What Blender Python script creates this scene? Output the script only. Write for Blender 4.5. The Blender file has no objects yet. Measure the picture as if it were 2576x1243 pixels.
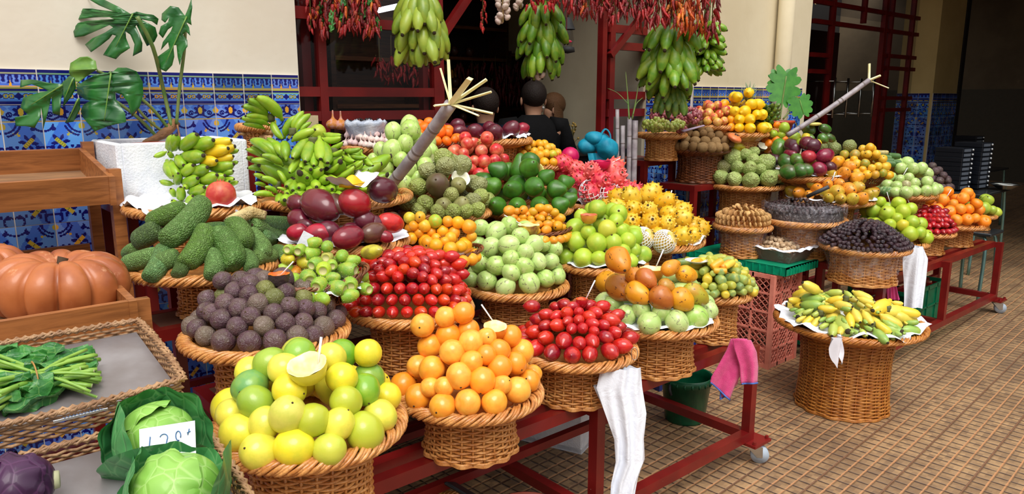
import bpy, math, random
from mathutils import Vector, Matrix, Euler, noise
R_ = random.Random(7)
rnd = R_.uniform
PI = math.pi
SC = bpy.context.scene
COL = SC.collection
# ---------------------------------------------------------------- camera geometry (image frame 2576 x 1243)
F = 1850.; CX = 1288.; CY = 621.5; EYE = 1.6
PIT = math.atan(371 / 1850.); AZ = math.radians(49.5)
_cp, _sp, _ca, _sa = math.cos(PIT), math.sin(PIT), math.cos(AZ), math.sin(AZ)
FW = Vector((_ca * _cp, _sa * _cp, -_sp)); RT = Vector((_sa, -_ca, 0)); UP = Vector((_ca * _sp, _sa * _sp, _cp))
CAM = Vector((0, 0, EYE))
def ray(u, v): return FW + RT * ((u - CX) / F) - UP * ((v - CY) / F)
def at(u, v, d): return CAM + ray(u, v) * d
def atz(u, v, z):
    r = ray(u, v); return CAM + r * ((z - EYE) / r.z)
def aty(u, v, y):
    r = ray(u, v); return CAM + r * (y / r.y)
def proj(p):
    q = Vector(p) - CAM; d = q.dot(FW)
    return CX + F * q.dot(RT) / d, CY - F * q.dot(UP) / d, d
# ---------------------------------------------------------------- colour + node helpers
def lin(c):
    return tuple(((x / 255.) / 12.92 if x / 255. <= .04045 else (((x / 255.) + .055) / 1.055) ** 2.4) for x in c[:3]) + (1.,)
class NT:
    def __init__(s, name):
        s.m = bpy.data.materials.new(name); s.m.use_nodes = True
        s.t = s.m.node_tree; s.b = s.t.nodes['Principled BSDF']; s.out = s.t.nodes['Material Output']
    def n(s, typ, **kw):
        nd = s.t.nodes.new(typ)
        ins = kw.pop('ins', {})
        for k, v in kw.items(): setattr(nd, k, v)
        for k, v in ins.items(): s.set(nd.inputs[k], v)
        return nd
    def set(s, sock, v):
        if isinstance(v, bpy.types.NodeSocket): s.t.links.new(v, sock)
        elif v is not None: sock.default_value = v
    def math(s, op, a, b=None, c=None, clamp=False):
        nd = s.t.nodes.new('ShaderNodeMath'); nd.operation = op; nd.use_clamp = clamp
        s.set(nd.inputs[0], a)
        if b is not None: s.set(nd.inputs[1], b)
        if c is not None: s.set(nd.inputs[2], c)
        return nd.outputs[0]
    def mix(s, fac, a, b, blend='MIX'):
        nd = s.t.nodes.new('ShaderNodeMix'); nd.data_type = 'RGBA'; nd.blend_type = blend
        s.set(nd.inputs[0], fac); s.set(nd.inputs[6], a); s.set(nd.inputs[7], b)
        return nd.outputs[2]
    def coord(s, which='Object'):
        return s.n('ShaderNodeTexCoord').outputs[which]
    def noise(s, vec, scale, detail=3., rough=.5, dist=0.):
        return s.n('ShaderNodeTexNoise', ins={'Vector': vec, 'Scale': scale, 'Detail': detail, 'Roughness': rough, 'Distortion': dist}).outputs[0]
    def vor(s, vec, scale, feature='F1', out=0, rand=1.):
        return s.n('ShaderNodeTexVoronoi', feature=feature, ins={'Vector': vec, 'Scale': scale, 'Randomness': rand}).outputs[out]
    def step(s, v, lo, hi, a=0., b=1.):
        nd = s.n('ShaderNodeMapRange', ins={0: v, 1: lo, 2: hi, 3: a, 4: b}); nd.interpolation_type = 'SMOOTHSTEP'
        return nd.outputs[0]
    def bump(s, h, st, dist=.01):
        return s.n('ShaderNodeBump', ins={'Height': h, 'Strength': st, 'Distance': dist}).outputs[0]
    def fin(s, col=None, rough=.5, spec=.5, norm=None, **kw):
        b = s.b
        s.set(b.inputs['Base Color'], col); s.set(b.inputs['Roughness'], rough); s.set(b.inputs['Specular IOR Level'], spec)
        if norm is not None: s.set(b.inputs['Normal'], norm)
        for k, v in kw.items(): s.set(b.inputs[k.replace('_', ' ')], v)
        return s.m
MATS = {}
def plain(name, rgb, rough=.5, spec=.5, var=.12, scale=20., bump=0., bscale=60., metal=0., rgb2=None, **kw):
    """simple painted/plastic/wood-less surface: colour with a little noise variation"""
    if name in MATS: return MATS[name]
    t = NT(name); co = t.coord()
    n1 = t.noise(co, scale, 4)
    c = t.mix(t.step(n1, .3, .7), lin(rgb), lin(rgb2) if rgb2 else tuple(x * (1 - var) for x in lin(rgb)[:3]) + (1,))
    nm = t.bump(t.noise(co, bscale, 3), bump) if bump else None
    MATS[name] = t.fin(c, rough, spec, nm, Metallic=metal, **kw)
    return MATS[name]
def skin(name, alt, amt=.5, nsc=14., rough=.32, bump=0., bsc=120., spots=None, sth=.66, ssc=60., spec=.5, sss=0., kind=None, coat=0., hv=.06, bump2=None):
    """fruit skin: object colour mottled with a second tone, freckles and a bump of its own"""
    if name in MATS: return MATS[name]
    t = NT(name); oi = t.n('ShaderNodeObjectInfo'); rv = oi.outputs['Random']
    off = t.n('ShaderNodeCombineXYZ', ins={0: t.math('MULTIPLY', rv, 37.), 1: t.math('MULTIPLY', rv, 11.), 2: 0.}).outputs[0]
    co = t.n('ShaderNodeVectorMath', operation='ADD', ins={0: t.coord(), 1: off}).outputs[0]
    fac = t.math('MULTIPLY', t.step(t.noise(co, nsc, 3, .55), .38, .68), amt)
    c = t.mix(fac, oi.outputs['Color'], lin(alt))
    if spots:
        c = t.mix(t.step(t.noise(co, ssc, 4, .7), sth, sth + .05), c, lin(spots))
    hs = t.n('ShaderNodeHueSaturation', ins={'Color': c, 'Value': t.math('MULTIPLY_ADD', rv, 2 * hv, 1. - hv)})
    c = hs.outputs[0]
    nm = None
    if kind == 'scales':                                        # cell-like skin of anonas and monstera fruit
        v = t.vor(co, bsc, 'DISTANCE_TO_EDGE')
        c = t.mix(t.step(v, .0, .1, .4, 0.), c, tuple(x * .5 for x in lin(alt)[:3]) + (1,))
        nm = t.bump(t.step(v, 0, .35), bump, .004)
    elif kind == 'wrinkle':
        v = t.noise(co, bsc, 2, .5, 1.6)
        nm = t.bump(t.math('ABSOLUTE', t.math('SUBTRACT', v, .5)), bump, .02)
    elif bump:
        nm = t.bump(t.noise(co, bsc, 3), bump, .002)
    MATS[name] = t.fin(c, rough, spec, nm, **({'Subsurface_Weight': sss} if sss else {}), **({'Coat_Weight': coat} if coat else {}))
    if sss: t.b.inputs['Subsurface Radius'].default_value = (.01, .006, .003)
    return MATS[name]
# ---------------------------------------------------------------- mesh builder
class MB:
    def __init__(s): s.v = []; s.f = []; s.m = []; s.mi = 0
    def add(s, vs, fs, mi=None):
        o = len(s.v); s.v += [tuple(p) for p in vs]; s.f += [tuple(i + o for i in f) for f in fs]
        s.m += [s.mi if mi is None else mi] * len(fs); return s
    def box(s, c, size, rot=None, mi=None, bev=0.):
        x, y, z = (q / 2. for q in size); c = Vector(c)
        M = rot.to_matrix() if isinstance(rot, Euler) else (Matrix.Rotation(rot, 3, 'Z') if rot else Matrix.Identity(3))
        if bev <= 0:
            vs = [c + M @ Vector((a * x, b * y, d * z)) for a in (-1, 1) for b in (-1, 1) for d in (-1, 1)]
            fs = [(0, 1, 3, 2), (4, 6, 7, 5), (0, 4, 5, 1), (2, 3, 7, 6), (0, 2, 6, 4), (1, 5, 7, 3)]
            return s.add(vs, fs, mi)
        bev = min(bev, x * .9, y * .9, z * .9)
        pts = [(-x, -y), (x, -y), (x, y), (-x, y)]
        def ring(i, zz):
            a, b = x - i, y - i; e = bev if i == 0 else 0
            e = bev if i == 0 else bev * .4
            return [(-a + e, -b), (a - e, -b), (a, -b + e), (a, b - e), (a - e, b), (-a + e, b), (-a, b - e), (-a, -b + e)], zz
        rings = [ring(bev, -z), ring(0, -z + bev), ring(0, z - bev), ring(bev, z)]
        vs = [c + M @ Vector((p[0], p[1], zz)) for r, zz in rings for p in r]
        fs = [tuple(range(7, -1, -1)), tuple(24 + i for i in range(8))]
        for k in range(3):
            for i in range(8):
                j = (i + 1) % 8; fs.append((k * 8 + i, k * 8 + j, k * 8 + 8 + j, k * 8 + 8 + i))
        return s.add(vs, fs, mi)
    def bar(s, a, b, w, h=None, mi=None, upv=(0, 0, 1)):
        """rectangular bar from a to b, w across, h along upv"""
        a, b = Vector(a), Vector(b); h = h or w; d = (b - a).normalized(); U = Vector(upv)
        if abs(d.dot(U)) > .98: U = Vector((1, 0, 0))
        X = d.cross(U).normalized(); Y = X.cross(d).normalized()
        vs = [p + X * (i * w / 2) + Y * (j * h / 2) for p in (a, b) for i, j in ((-1, -1), (1, -1), (1, 1), (-1, 1))]
        return s.add(vs, [(3, 2, 1, 0), (4, 5, 6, 7), (0, 1, 5, 4), (1, 2, 6, 5), (2, 3, 7, 6), (3, 0, 4, 7)], mi)
    def tube(s, path, r, n=8, closed=False, caps=True, mi=None, flat=1., upv=(0, 0, 1)):
        P = [Vector(p) for p in path]; N = len(P)
        rr = r if isinstance(r, (list, tuple)) else [r] * N
        U = Vector(upv); vs = []; prev = None
        for i in range(N):
            if closed: d = P[(i + 1) % N] - P[i - 1]
            else: d = P[min(i + 1, N - 1)] - P[max(i - 1, 0)]
            if d.length < 1e-9: d = Vector((0, 0, 1))
            d.normalize()
            X = prev - d * prev.dot(d) if prev is not None else d.cross(U)
            if X.length < 1e-4: X = d.cross(Vector((1, 0.3, 0)))
            X.normalize(); prev = X; Y = d.cross(X)
            for k in range(n):
                a = 2 * PI * k / n; vs.append(P[i] + X * (math.cos(a) * rr[i]) + Y * (math.sin(a) * rr[i] * flat))
        fs = []
        for i in range(N if closed else N - 1):
            j = (i + 1) % N
            for k in range(n):
                l = (k + 1) % n; fs.append((i * n + k, i * n + l, j * n + l, j * n + k))
        if not closed and caps: fs += [tuple(range(n - 1, -1, -1)), tuple((N - 1) * n + k for k in range(n))]
        return s.add(vs, fs, mi)
    def lathe(s, prof, n=24, c=(0, 0, 0), mi=None, fn=None, mis=None):
        """prof: (r, z) list; fn(r, z, ang) -> (r, z) shapes ribs"""
        c = Vector(c); vs = []; fs = []; ids = []
        for (r, z) in prof:
            if r < 1e-6: ids.append([len(vs)]); vs.append(c + Vector((0, 0, z))); continue
            row = []
            for k in range(n):
                a = 2 * PI * k / n; q = fn(r, z, a) if fn else (r, z)
                row.append(len(vs)); vs.append(c + Vector((math.cos(a) * q[0], math.sin(a) * q[0], q[1])))
            ids.append(row)
        ml = []
        for i in range(len(ids) - 1):
            A, B = ids[i], ids[i + 1]; m_ = (mis[i] if mis else (s.mi if mi is None else mi))
            for k in range(n):
                l = (k + 1) % n
                if len(A) == 1 and len(B) == 1: continue
                if len(A) == 1: fs.append((A[0], B[l], B[k]))
                elif len(B) == 1: fs.append((A[k], A[l], B[0]))
                else: fs.append((A[k], A[l], B[l], B[k]))
                ml.append(m_)
        o = len(s.v); s.v += [tuple(p) for p in vs]; s.f += [tuple(i + o for i in f) for f in fs]; s.m += ml
        return s
    def grid(s, fn, nu, nv, mi=None, closeu=False):
        """fn(i/nu, j/nv) -> point"""
        vs = [fn(i / nu, j / nv) for i in range(nu if closeu else nu + 1) for j in range(nv + 1)]
        w = nv + 1; cnt = nu if closeu else nu + 1; fs = []
        for i in range(nu):
            k = (i + 1) % cnt
            for j in range(nv): fs.append((i * w + j, k * w + j, k * w + j + 1, i * w + j + 1))
        return s.add(vs, fs, mi)
    def ball(s, c, r, n=12, sc=(1, 1, 1), mi=None, rot=None):
        prof = [(math.sin(PI * i / (n // 2 + 1)), -math.cos(PI * i / (n // 2 + 1))) for i in range(n // 2 + 2)]
        prof[0] = (0, -1); prof[-1] = (0, 1)
        t = MB().lathe(prof, n); M = rot.to_matrix() if rot else Matrix.Identity(3)
        return s.add([Vector(c) + M @ Vector((p[0] * r * sc[0], p[1] * r * sc[1], p[2] * r * sc[2])) for p in t.v], t.f, mi)
    def xf(s, M): s.v = [tuple(M @ Vector(p)) for p in s.v]; return s
    def mesh(s, name, mats, smooth=True, solid=0.):
        me = bpy.data.meshes.new(name); me.from_pydata(s.v, [], s.f)
        for m in (mats if isinstance(mats, (list, tuple)) else [mats]): me.materials.append(m)
        if me.polygons: me.polygons.foreach_set('material_index', s.m)
        if smooth: me.polygons.foreach_set('use_smooth', [True] * len(me.polygons))
        me.update(); return me
    def obj(s, name, mats, parent=None, smooth=True, loc=None):
        return put(name, s.mesh(name, mats, smooth), parent, loc)
def put(name, me, parent=None, loc=None, M=None, color=None, label=None):
    o = bpy.data.objects.new(name, me); COL.objects.link(o)
    if parent is not None: o.parent = parent
    if loc is not None: o.location = loc
    if M is not None: o.matrix_basis = M
    if color is not None: o.color = lin(color)
    if label: o['label'] = label
    return o
def tag(o, label, cat, group=None, kind=None):
    o['label'] = label; o['category'] = cat
    if group: o['group'] = group
    if kind: o['kind'] = kind
    return o
def thing(name, label, cat, loc=(0, 0, 0), rz=0., group=None, M=None):
    o = bpy.data.objects.new(name, None); COL.objects.link(o); o.empty_display_size = .05
    if M is not None: o.matrix_basis = M
    else: o.location = loc; o.rotation_euler = (0, 0, rz)
    return tag(o, label, cat, group)
def structure(o, label=None):
    o['kind'] = 'structure'
    if label: o['label'] = label
    return o
def frame(p, z, x=None, s=1.):
    """matrix at p with its z axis along z (and x roughly along x)"""
    z = Vector(z).normalized(); x = Vector(x) if x is not None else Vector((rnd(-1, 1), rnd(-1, 1), rnd(-1, 1)))
    x = x - z * x.dot(z)
    if x.length < 1e-3: x = z.orthogonal()
    x.normalize(); y = z.cross(x)
    sc = s if isinstance(s, (tuple, list, Vector)) else (s, s, s)
    return Matrix.Translation(Vector(p)) @ Matrix((x, y, z)).transposed().to_4x4() @ Matrix.Diagonal((sc[0], sc[1], sc[2], 1))
def smoothpath(pts, n=8):
    P = [Vector(p) for p in pts]; out = []
    for i in range(len(P) - 1):
        a = P[max(i - 1, 0)]; b = P[i]; c = P[i + 1]; d = P[min(i + 2, len(P) - 1)]
        for k in range(n):
            t = k / n
            out.append(.5 * ((2 * b) + (-a + c) * t + (2 * a - 5 * b + 4 * c - d) * t * t + (-a + 3 * b - 3 * c + d) * t ** 3))
    out.append(P[-1]); return out
# ---------------------------------------------------------------- camera object
cd = bpy.data.cameras.new('camera'); co_ = bpy.data.objects.new('camera', cd); COL.objects.link(co_)
cd.sensor_width = 36.; cd.sensor_fit = 'HORIZONTAL'; cd.lens = 36. * F / 2576.; cd.clip_start = .05; cd.clip_end = 200
cd.shift_y = (CY - 621.5) / 2576.
co_.matrix_world = Matrix.Translation(CAM) @ Matrix((RT, UP, -FW)).transposed().to_4x4()
SC.camera = co_
vs_ = SC.view_settings; vs_.view_transform = 'Standard'; vs_.look = 'None'; vs_.gamma = 1.; vs_.use_curve_mapping = False
# ================================================================ fruit prototypes (unit radius, long axis = z)
def prof_smooth(pts, n=3):
    q = smoothpath([(r, z, 0) for r, z in pts], n); out = [(max(p[0], 0), p[1]) for p in q]
    out[0] = (0, out[0][1]); out[-1] = (0, out[-1][1]); return out
def lump(mb, amp, sc, seed=0):
    o = Vector((seed * 7.1, seed * 3.3, 1.7)); v2 = []
    for p in mb.v:
        P = Vector(p); k = 1 + amp * noise.noise(P * sc + o); v2.append(tuple(P * k))
    mb.v = v2; return mb
BALL = [(0, -1), (.38, -.94), (.7, -.73), (.92, -.4), (1, 0), (.92, .4), (.7, .73), (.38, .94), (0, 1)]
PROT = {}
def proto(key, mb, mats, smooth=True):
    PROT[key] = mb.mesh(key, mats, smooth); return PROT[key]
dark_nub = plain('dried_stem_end', (74, 56, 40), .8, .2)
green_stem = plain('green_stem', (96, 120, 60), .6, .3)
# --- near round fruit with a small scar at the end
def round_fruit(key, mat, prof=BALL, n=20, scar=.12, lumpy=.03, seed=1, sc=1.3, sm=3, nubmat=dark_nub, dimple=.0):
    pr = prof_smooth(prof, sm); mb = MB().lathe(pr, n)
    if lumpy: lump(mb, lumpy, sc, seed)
    zt = pr[-1][1]
    if dimple:
        mb.v = [(x, y, z - dimple * math.exp(-(x * x + y * y) / .05) * (1 if z > 0 else 0) + dimple * .7 * math.exp(-(x * x + y * y) / .06) * (1 if z < 0 else 0)) for x, y, z in mb.v]
    if scar: mb.lathe([(0, zt - dimple + .035), (scar * .7, zt - dimple + .035), (scar, zt - dimple - .03)][::-1], 8, mi=1)
    return proto(key, mb, [mat, nubmat])
m_yel = skin('yellow_passion_fruit_skin', (168, 190, 50), .38, 1.1, .3, .12, 9., (150, 140, 60), .68, 14., sss=.05, coat=.15)
round_fruit('yellow_passion', m_yel, [(0, -1.06), (.42, -.98), (.76, -.74), (.96, -.36), (1, .05), (.9, .48), (.66, .82), (.34, 1.02), (0, 1.1)], 24, .07)
m_ora = skin('orange_granadilla_skin', (240, 140, 40), .6, 1.3, .28, .08, 8., (186, 96, 40), .69, 9., sss=.05, coat=.2)
round_fruit('granadilla', m_ora, [(0, -1.02), (.4, -.95), (.74, -.72), (.95, -.36), (1, .04), (.93, .42), (.7, .77), (.36, .98), (0, 1.04)], 24, .09)
m_pur = skin('purple_passion_fruit_skin', (104, 96, 66), .35, 1.5, .36, .55, 2.6, (150, 140, 120), .66, 16., kind='wrinkle', coat=.1)
round_fruit('purple_passion', m_pur, lumpy=.06)
m_tam = skin('tamarillo_skin', (214, 52, 24), .55, .8, .2, .0, 9., None, coat=.3, hv=.14, sss=.03)
m_calyx = plain('tamarillo_calyx', (96, 70, 44), .7)
round_fruit('tamarillo', m_tam, [(0, -1.3), (.3, -1.22), (.66, -.98), (.92, -.5), (1, 0), (.94, .45), (.74, .88), (.42, 1.2), (.13, 1.42), (0, 1.48)], 18, .05, .015, nubmat=m_calyx)
# pepino melon: purple streaks from pole to pole
def pepino_mat():
    t = NT('pepino_melon_skin'); oi = t.n('ShaderNodeObjectInfo'); rv = oi.outputs['Random']
    co = t.coord(); sp = t.n('ShaderNodeSeparateXYZ', ins={0: co}); x, y, z = sp.outputs
    off = t.n('ShaderNodeVectorMath', operation='ADD', ins={0: co, 1: t.n('ShaderNodeCombineXYZ', ins={0: t.math('MULTIPLY', rv, 50.), 1: 0., 2: 0.}).outputs[0]}).outputs[0]
    ns = t.noise(off, 1.6, 3)
    ang = t.math('ARCTAN2', y, x)
    st = t.math('SINE', t.math('ADD', t.math('MULTIPLY', ang, 6.), t.math('MULTIPLY', ns, 9.)))
    mask = t.math('MULTIPLY', t.step(st, .93, .985), t.step(t.noise(off, 3.1, 2), .43, .56))
    base = t.mix(t.math('MULTIPLY', t.step(ns, .42, .7), .5), oi.outputs['Color'], lin((216, 226, 160)))
    c = t.mix(t.math('MULTIPLY', mask, .75), base, lin((104, 88, 84)))
    return t.fin(c, .3, .5, t.bump(t.noise(off, 7., 2), .05, .003), Coat_Weight=.15)
m_pep = pepino_mat()
round_fruit('pepino', m_pep, [(0, -1.08), (.4, -1.0), (.74, -.76), (.95, -.38), (1, .03), (.93, .45), (.7, .82), (.37, 1.06), (0, 1.16)], 22, .06, .04)
m_gua = skin('guava_skin', (226, 150, 30), .55, 1.8, .38, .15, 7., (120, 76, 30), .7, 7., hv=.09)
round_fruit('guava', m_gua, scar=.17, lumpy=.06)
m_lgu = skin('green_guava_skin', (196, 204, 70), .6, 1.2, .36, .1, 7., (110, 96, 40), .72, 9.)
round_fruit('green_guava', m_lgu, [(0, -1), (.4, -.95), (.74, -.73), (.95, -.38), (1, .02), (.92, .42), (.68, .77), (.32, .98), (0, 1.04)], 22, .14, .06)
m_tan = skin('tangerine_skin', (250, 120, 20), .5, 2., .34, .35, 22.)
round_fruit('tangerine', m_tan, [(0, -.84), (.4, -.82), (.76, -.62), (.97, -.3), (1, 0), (.95, .34), (.74, .64), (.4, .82), (0, .82)], 20, .07, .03, dimple=.06)
m_nec = skin('nectarine_skin', (238, 160, 110), .6, .8, .28, 0., 7., None, coat=.25)
round_fruit('nectarine', m_nec, scar=.06, dimple=.1)
m_kiwi = skin('kiwi_skin', (122, 92, 56), .6, 2.4, .75, .5, 30., spec=.25)
round_fruit('kiwi', m_kiwi, [(0, -1.12), (.38, -1.06), (.74, -.8), (.95, -.4), (1, 0), (.95, .4), (.74, .8), (.38, 1.06), (0, 1.12)], 18, .14, .02)
m_avo = skin('green_avocado_skin', (52, 84, 24), .6, 1.6, .32, .22, 24., (120, 130, 60), .72, 22.)
AVO = [(0, -1.1), (.42, -1.0), (.78, -.74), (.98, -.32), (.98, .14), (.82, .62), (.6, 1.06), (.4, 1.42), (.2, 1.62), (0, 1.66)]
round_fruit('avocado', m_avo, AVO, 22, .09)
m_man = skin('mango_skin', (84, 30, 40), .6, .8, .26, 0., 7., (120, 90, 50), .73, 16., coat=.2)
MAN = [(0, -1.32), (.4, -1.22), (.76, -.9), (.96, -.4), (1, .1), (.92, .55), (.7, 1.0), (.4, 1.3), (.12, 1.42), (0, 1.42)]
round_fruit('mango', m_man, MAN, 22, .09, .05)
m_anona = skin('anona_skin', (138, 140, 78), .6, 1.3, .5, .75, 3.4, (84, 66, 44), .69, 3., kind='scales')
round_fruit('anona', m_anona, [(0, -.96), (.42, -.92), (.78, -.7), (.98, -.34), (1, .06), (.88, .5), (.64, .86), (.34, 1.08), (0, 1.16)], 24, .1, .09, sc=2.2)
m_anos = skin('smooth_anona_skin', (98, 92, 52), .6, 1.4, .42, .2, 3.4, (80, 60, 44), .66, 6.)
round_fruit('smooth_anona', m_anos, [(0, -1.1), (.42, -1.02), (.78, -.76), (.98, -.34), (1, .06), (.88, .52), (.64, .9), (.34, 1.12), (0, 1.2)], 22, .1, .07)
m_papa = skin('yellow_papaya_skin', (196, 120, 34), .55, .9, .36, .1, 5., (96, 50, 26), .6, 2.4, coat=.1)
PAP = [(0, -1.3), (.42, -1.2), (.8, -.88), (1, -.36), (.98, .16), (.82, .66), (.6, 1.06), (.36, 1.32), (.14, 1.44), (0, 1.46)]
round_fruit('papaya', m_papa, PAP, 24, .13, .06)
m_lemon = skin('lemon_skin', (236, 176, 20), .5, 1.2, .36, .3, 18.)
round_fruit('lemon', m_lemon, [(0, -1.28), (.14, -1.24), (.34, -1.06), (.74, -.76), (.96, -.36), (1, 0), (.96, .36), (.74, .76), (.34, 1.06), (.16, 1.28), (0, 1.34)], 18, .06)
m_appl = skin('apple_skin', (232, 196, 90), .9, .9, .3, 0., 7., None)
round_fruit('apple', m_appl, [(0, -.86), (.42, -.9), (.78, -.66), (.98, -.2), (1, .14), (.86, .6), (.5, .86), (0, .8)], 18, .06, .02, dimple=.12)
m_pom = skin('pomegranate_skin', (222, 130, 92), .6, 1.1, .42, .06, 6., (150, 60, 44), .68, 20.)
# cucumber-like monstera fruit, lobed zucchini
m_mon = skin('monstera_fruit_skin', (108, 138, 72), .6, 2., .5, 1., 5.2, (120, 116, 80), .72, 8., kind='scales')
def long_fruit(key, mat, L=3.2, n=18, prof=None, bend=.12, nub=.16, lumpy=.04, nubmat=dark_nub):
    pr = prof or [(0, -L), (.42, -L * .985), (.72, -L * .93), (.92, -L * .8), (1, -L * .5), (1, 0), (1, L * .45), (.92, L * .75), (.74, L * .92), (.42, L * .985), (0, L)]
    mb = MB().lathe(prof_smooth(pr, 2), n)
    mb.lathe([(nub, pr[0][1] + .06), (nub * .8, pr[0][1] - .05), (0, pr[0][1] - .05)][::-1], 8, mi=1)
    mb.v = [(x + bend * (L - z * z / L), y, z) for x, y, z in mb.v]
    lump(mb, lumpy, 1., 3); return proto(key, mb, [mat, nubmat])
long_fruit('monstera_fruit', m_mon)
m_cuc = skin('cucumber_skin', (66, 104, 50), .5, 2., .5, .3, 6.)
long_fruit('cucumber', m_cuc, 3.6)
m_bpf = skin('banana_passion_fruit_skin', (190, 180, 60), .5, 1., .4, .05, 6., hv=.1)
long_fruit('banana_passion', m_bpf, 1.9, 12, nub=.1, bend=.03)
m_date = skin('date_skin', (70, 36, 40), .5, 1.4, .22, .5, 3., None, kind='wrinkle', coat=.5, hv=.2)
long_fruit('date', m_date, 1.7, 9, nub=.15, bend=.02)
m_prick = skin('prickly_pear_skin', (196, 190, 60), .45, 1., .42, .1, 6., (230, 222, 160), .74, 9.)
mb = MB().lathe(prof_smooth([(0, -1.3), (.32, -1.26), (.62, -.98), (.9, -.4), (1, .2), (.94, .7), (.8, 1.06), (.66, 1.2), (.5, 1.16), (.3, 1.0), (0, .94)], 2), 16)
mb.lathe([(0, .97), (.34, 1.03), (.5, 1.17)][::-1], 12, mi=1)
for i in range(10):
    for j in range(4):
        a = i * 2 * PI / 10 + j * .31; z = -.7 + j * .55; r = 1.0 - .35 * (abs(z - .2) ** 2) * .5
        mb.ball((math.cos(a) * r * .97, math.sin(a) * r * .97, z), .055, 4, mi=1)
proto('prickly_pear', mb, [m_prick, plain('cactus_scar', (206, 198, 140), .8)])
# pitaya (bumpy) and dragon fruit (flaps)
def pitaya(key, mat, tipmat, nrow=6, nper=7, flap=.34, out=.2, L=1.25):
    mb = MB().lathe(prof_smooth([(0, -L), (.42, -L * .93), (.76, -L * .68), (.96, -L * .3), (1, 0), (.94, L * .4), (.72, L * .76), (.4, L * .96), (0, L)], 2), 18)
    for i in range(nrow):
        z = -L * .8 + L * 1.75 * i / (nrow - 1.); r = math.sqrt(max(.04, 1 - (z / L / 1.02) ** 2))
        for k in range(nper):
            a = 2 * PI * (k + .5 * (i % 2)) / nper; d = Vector((math.cos(a), math.sin(a), 0)); t = Vector((-math.sin(a), math.cos(a), 0))
            w = flap * .62; b0 = d * (r * .96) + Vector((0, 0, z)); tip = d * (r + out) + Vector((0, 0, z + flap)); mid = d * (r * 1.1) + Vector((0, 0, z + flap * .3))
            vs = [b0 - t * w, b0 + t * w, mid + t * w * .6 + d * .04, mid - t * w * .6 + d * .04, tip, b0 * .97 + Vector((0, 0, flap * .75))]
            mb.add(vs, [(0, 1, 2, 3)], 0); mb.add(vs, [(3, 2, 4)], 1); mb.add(vs, [(1, 5, 4, 2), (0, 3, 4, 5)], 0)
    mb.lathe([(0, L * .96), (.1, L * .98), (.15, L * 1.05), (.12, L * 1.05), (0, L)], 8, mi=2)
    return proto(key, mb, [mat, tipmat, dark_nub])
m_pit = skin('yellow_pitaya_skin', (210, 150, 20), .5, 1.4, .36, .1, 6., (120, 130, 50), .7, 4., coat=.1)
pitaya('yellow_pitaya', m_pit, plain('pitaya_tip', (170, 160, 50), .5), 6, 6, .26, .09)
m_drag = skin('dragon_fruit_skin', (244, 120, 100), .6, 1.3, .36)
pitaya('dragon_fruit', m_drag, plain('dragon_fruit_tip', (214, 120, 84), .5), 6, 7, .36, .2)
# pomegranate with crown
mb = MB().lathe(prof_smooth([(0, -.92), (.4, -.9), (.78, -.68), (.98, -.25), (1, .1), (.9, .5), (.62, .82), (.3, .95), (0, .96)], 3), 28, fn=lambda r, z, a: (r * (1 + .03 * math.cos(6 * a)), z))
for k in range(6):
    a = k * PI / 3; d = Vector((math.cos(a), math.sin(a), 0)); t = Vector((-math.sin(a), math.cos(a), 0))
    mb.add([d * .2 - t * .11 + Vector((0, 0, .9)), d * .2 + t * .11 + Vector((0, 0, .9)), d * .24 + Vector((0, 0, 1.16)), d * .12 + Vector((0, 0, .95))], [(0, 1, 2), (1, 3, 2), (3, 0, 2)], 0)
proto('pomegranate', mb, [m_pom])
# garlic bulb
m_gar = skin('garlic_skin', (206, 160, 168), .6, 2.2, .5, .1, 8., spec=.3)
mb = MB().lathe(prof_smooth([(0, -.7), (.5, -.72), (.92, -.4), (1, 0), (.8, .42), (.42, .7), (.2, 1.0), (.13, 1.5), (.1, 2.0), (0, 2.05)], 2), 20, fn=lambda r, z, a: (r * (1 + .06 * math.cos(7 * a) * (1 if r > .3 else 0)), z))
mb.v = [(x + .12 * max(0, z - 1) ** 2, y, z) for x, y, z in mb.v]
proto('garlic_bulb', mb, [m_gar])
# ginger root
m_gin = skin('ginger_skin', (150, 110, 76), .6, 2.4, .7, .4, 8., spec=.2)
mb = MB()
for c, r, s_ in (((0, 0, 0), .7, (1.5, .8, .7)), ((1., .2, .1), .5, (1.2, .9, .8)), ((-.9, .3, .1), .5, (1, .9, .8)), ((.3, .75, .1), .42, (.8, 1.3, .8)), ((-.3, -.6, .1), .4, (.8, 1.3, .8)), ((1.3, -.35, .15), .32, (1, 1.2, .9))):
    mb.ball(c, r, 10, s_)
lump(mb, .12, 1.6, 5); proto('ginger_root', mb, [m_gin])
# dried fig / nut like piece, prune, dried fruit ring
m_fig = skin('dried_fig_skin', (160, 124, 92), .6, 1.8, .7, .6, 5., (226, 212, 186), .6, 5., spec=.25, hv=.15)
mb = MB().lathe(prof_smooth([(0, -.6), (.6, -.62), (.96, -.3), (1, .1), (.7, .42), (.3, .5), (.12, .8), (0, .82)], 1), 9); lump(mb, .22, 1.9, 2); proto('dried_fig', mb, [m_fig])
m_dban = skin('pressed_fig_skin', (150, 104, 60), .6, 2., .6, .4, 5., (222, 190, 140), .6, 5., spec=.3, hv=.15)
mb = MB().lathe(prof_smooth([(0, -.28), (.75, -.3), (1, -.16), (1, .14), (.72, .3), (0, .24)], 1), 10); lump(mb, .12, 2., 4); proto('pressed_fig', mb, [m_dban])
m_prune = skin('prune_skin', (40, 22, 28), .5, 1.6, .26, .5, 3., kind='wrinkle', coat=.4, hv=.2)
mb = MB().lathe(prof_smooth([(0, -.9), (.6, -.8), (1, -.1), (.8, .6), (0, .9)], 1), 8); lump(mb, .2, 1.8, 3); proto('prune', mb, [m_prune])
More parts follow.
